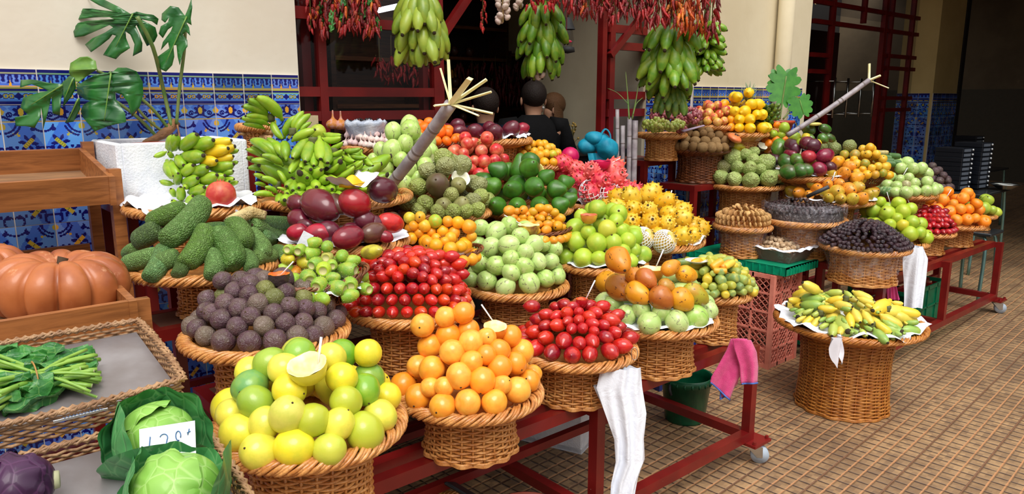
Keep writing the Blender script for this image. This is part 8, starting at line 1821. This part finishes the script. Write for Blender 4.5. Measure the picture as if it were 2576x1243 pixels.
gp = atz(1064, 1182, .022); tag(put('green_fruit', PROT['green_guava'], M=frame(gp, (1, 0, .2), None, (.026,) * 3), color=(92, 130, 30)), 'small green fruit fallen on the floor under the cart', 'fruit')
bp = atz(1120, 1290, .24); T = basket('woven_floor_basket', bp + Vector((0, 0, 0)), .13, 0., m_wick2, .8, 'golden wicker basket on the floor, cut by the lower edge', rz=.3)
o = MB().box((0, 0, 0), (.09, .14, .012), bev=.004).obj('black_box', plain('black_card', (22, 24, 28), .4), smooth=False, loc=atz(1172, 1240, .3)); o.rotation_euler = (.3, .5, .5); tag(o, 'flat black object leaning on the golden floor basket', 'box')
bp = atz(1325, 1290, .2); T = thing('bowl', 'brown glazed bowl on the floor at the lower edge', 'bowl', (bp.x, bp.y, 0)); MB().lathe([(0, .002), (.06, 0), (.1, .08), (.135, .195), (.142, .2), (.132, .202), (.1, .09), (0, .02)], 40).obj('bowl_wall', plain('brown_glaze', (140, 66, 50), .3), T)
# teal bags by the doorway post
T = thing('teal_bag', 'crumpled turquoise cloth bags hanging at the doorway post', 'bag', at(1500, 345, 4.3)); m = MB()
tq = plain('turquoise_cloth', (0, 146, 176), .6, rgb2=(0, 124, 156), bump=.3, bscale=30.)
for i, (u, v_, rx, rz_) in enumerate(((1482, 366, .075, .05), (1510, 358, .07, .055), (1495, 348, .06, .04), (1525, 372, .06, .06))):
    lump(MB().ball(at(u, v_, 4.3 - .02 * i) - T.location, 1, 20, (rx, .06, rz_)), .18, 16. + i, i).obj('crumpled_part', tq, T)
sheet_ = MB().grid(lambda a, b: at(1478 + 66 * b + 6 * a, 385 + 32 * a, 4.26) - T.location + Vector((0, -.012 * math.sin(b * 13), 0)), 8, 20); sheet_.obj('hanging_part', tq, T)
MB().tube(smoothpath([at(1505, 352, 4.24) - T.location, at(1522, 325, 4.24) - T.location, at(1536, 345, 4.24) - T.location, at(1528, 400, 4.24) - T.location], 5), .012, 6, flat=.4).obj('strap', tq, T)
# ================================================================ metal tables with stacks of boxes in the passage
def table(label, P0, sx, sy, h=.75, rz=0.):
    T = thing('metal_table', label, 'table', P0, rz); MB().box((0, 0, h - .012), (sx, sy, .025), bev=.006).obj('table_top', plain('dark_steel_top', (70, 74, 78), .25, metal=.6), T, smooth=False)
    mt = plain('green_grey_tube', (120, 160, 156), .25, metal=.7)
    for s_ in (-1, 1):
        x = s_ * (sx / 2 - .03); MB().tube(smoothpath([(x + s_ * .05, -sy / 2 + .03, 0), (x, -sy / 2 + .04, h - .1), (x - s_ * .02, -sy / 2 + .1, h - .03), (x - s_ * .02, sy / 2 - .1, h - .03), (x, sy / 2 - .04, h - .1), (x + s_ * .05, sy / 2 - .03, 0)], 5), .014, 8).obj('leg_frame', mt, T)
    return T
tA = atz(2440, 472, .76); table('dark metal table with tube legs behind the last limes', (tA.x - .05, tA.y + .1, 0), .8, .7)
tB = atz(2430, 420, .76); table('second metal table farther back in the dark passage', (tB.x, tB.y, 0), .9, .7)
mb_b = plain('black_box', (20, 24, 32), .35); mb_l = plain('grey_label', (96, 104, 116), .4); mb_s = plain('silver_dot', (220, 226, 230), .3, metal=.6)
bxm = MB().box((0, 0, 0), (.2, .26, .042), bev=.003).mesh('box_body', mb_b, smooth=False); lbm = MB().box((-.02, -.1305, 0), (.12, .002, .026)).mesh('label', mb_l, smooth=False); dtm = MB().ball((.075, -.131, .002), .011, 8).mesh('catch', mb_s)
for si, (cx, cy, z0, n, lb) in enumerate(((tA.x - .22, tA.y + .1, .762, 9, 'left stack on the near metal table'), (tA.x + .03, tA.y + .02, .762, 10, 'right stack on the near metal table'), (tB.x, tB.y, .762, 9, 'stack on the second metal table'))):
    for i in range(n):
        T = thing('black_box', 'flat black box with grey label, number %s up in the %s' % (nm5[i], lb) if 0 else 'flat black box, %s from bottom, %s' % (nm5[i], lb), 'box', (cx + R_.uniform(-.004, .004), cy, z0 + .0215 + i * .0435), -.15, 'stacked black boxes')
        put('box_body', bxm, T); put('label', lbm, T); put('catch', dtm, T)
P = at(2435, 500, 5.9); T = thing('steel_bowl', 'dull steel bowl behind the far oranges on the metal table', 'bowl', (tA.x + .12, tA.y - .26, .762)); MB().lathe([(0, 0), (.06, 0), (.13, .05), (.135, .052), (.06, .006), (0, .004)], 30).obj('bowl_wall', m_chr, T)

table('low metal stool with tube legs under the last lime basket', (LIMC.x, LIMC.y, 0), .3, .3, LIMC.z - .12)
m = MB()
for y in (2.6, 2.85, 3.1, 3.35): m.bar((1.2, y, 2.88), (4.39, y, 2.88), .03)
for x in (1.3, 2.6, 3.9): m.bar((x, 2.58, 2.91), (x, YW + .1, 2.91), .035)
structure(m.obj('trim_12', m_red, smooth=False), 'red hanging rails above the stall')
# ================================================================ labels that place each fruit in its heap
bpy.context.view_layer.update()
def ordw(n): return {1: 'first', 2: 'second', 3: 'third', 4: 'fourth', 5: 'fifth', 6: 'sixth', 7: 'seventh', 8: 'eighth', 9: 'ninth', 10: 'tenth', 11: 'eleventh', 12: 'twelfth'}.get(n, '%dth' % n if n % 10 not in (1, 2, 3) or n in (11, 12, 13) else '%d%s' % (n, ('st', 'nd', 'rd')[n % 10 - 1]))
_bins = {}; _circ = {}
for key, where, lst in PILES:
    for o, desc in lst:
        M = o.matrix_world; u, v, d = proj(M.translation); r = M.col[0].xyz.length * F / d; _circ[o.name] = (u, v, r, d)
        for i in range(int((u - r) // 60), int((u + r) // 60) + 1):
            for j in range(int((v - r) // 60), int((v + r) // 60) + 1): _bins.setdefault((i, j), []).append((u, v, r, d))
def seen(o):
    u, v, r, d = _circ[o.name]; n = 0
    for du, dv in ((0, 0), (.6, 0), (-.6, 0), (0, .6), (0, -.6), (.6, .5), (-.6, .5), (.6, -.5), (-.6, -.5)):
        x, y = u + du * r, v + dv * r; ok = True
        for (a, b, q, e) in _bins.get((int(x // 60), int(y // 60)), ()):
            if e < d - .004 and (x - a) ** 2 + (y - b) ** 2 < q * q: ok = False; break
        n += ok
    return n
for key, where, lst in PILES:
    vis = []
    for o, desc in lst:
        u, v, d = proj(o.matrix_world.translation)
        if -10 < u < 2586 and -10 < v < 1253 and seen(o) >= 2: vis.append((v, u, o, desc))
        else: o['label'] = (desc + ' ' + where + ', all but hidden by its neighbours') if True else ''
    if not vis: continue
    vis.sort(key=lambda t: -t[0]); sizes = sorted(t[2].matrix_world.col[0].xyz.length * F / proj(t[2].matrix_world.translation)[2] for t in vis); pitch = sizes[len(sizes) // 2] * 1.5
    rows = []
    for t in vis:
        if rows and rows[-1][0][0] - t[0] < pitch: rows[-1].append(t)
        else: rows.append([t])
    for ri, row in enumerate(rows):
        row.sort(key=lambda t: t[1]); n = len(row)
        for i, (v, u, o, desc) in enumerate(row):
            rw = 'lowest row' if ri == 0 else ('topmost row' if ri == len(rows) - 1 and ri > 1 else ordw(ri + 1) + ' row up')
            o['label'] = '%s %s, %s, %s from left' % (desc, where, rw, ordw(i + 1))
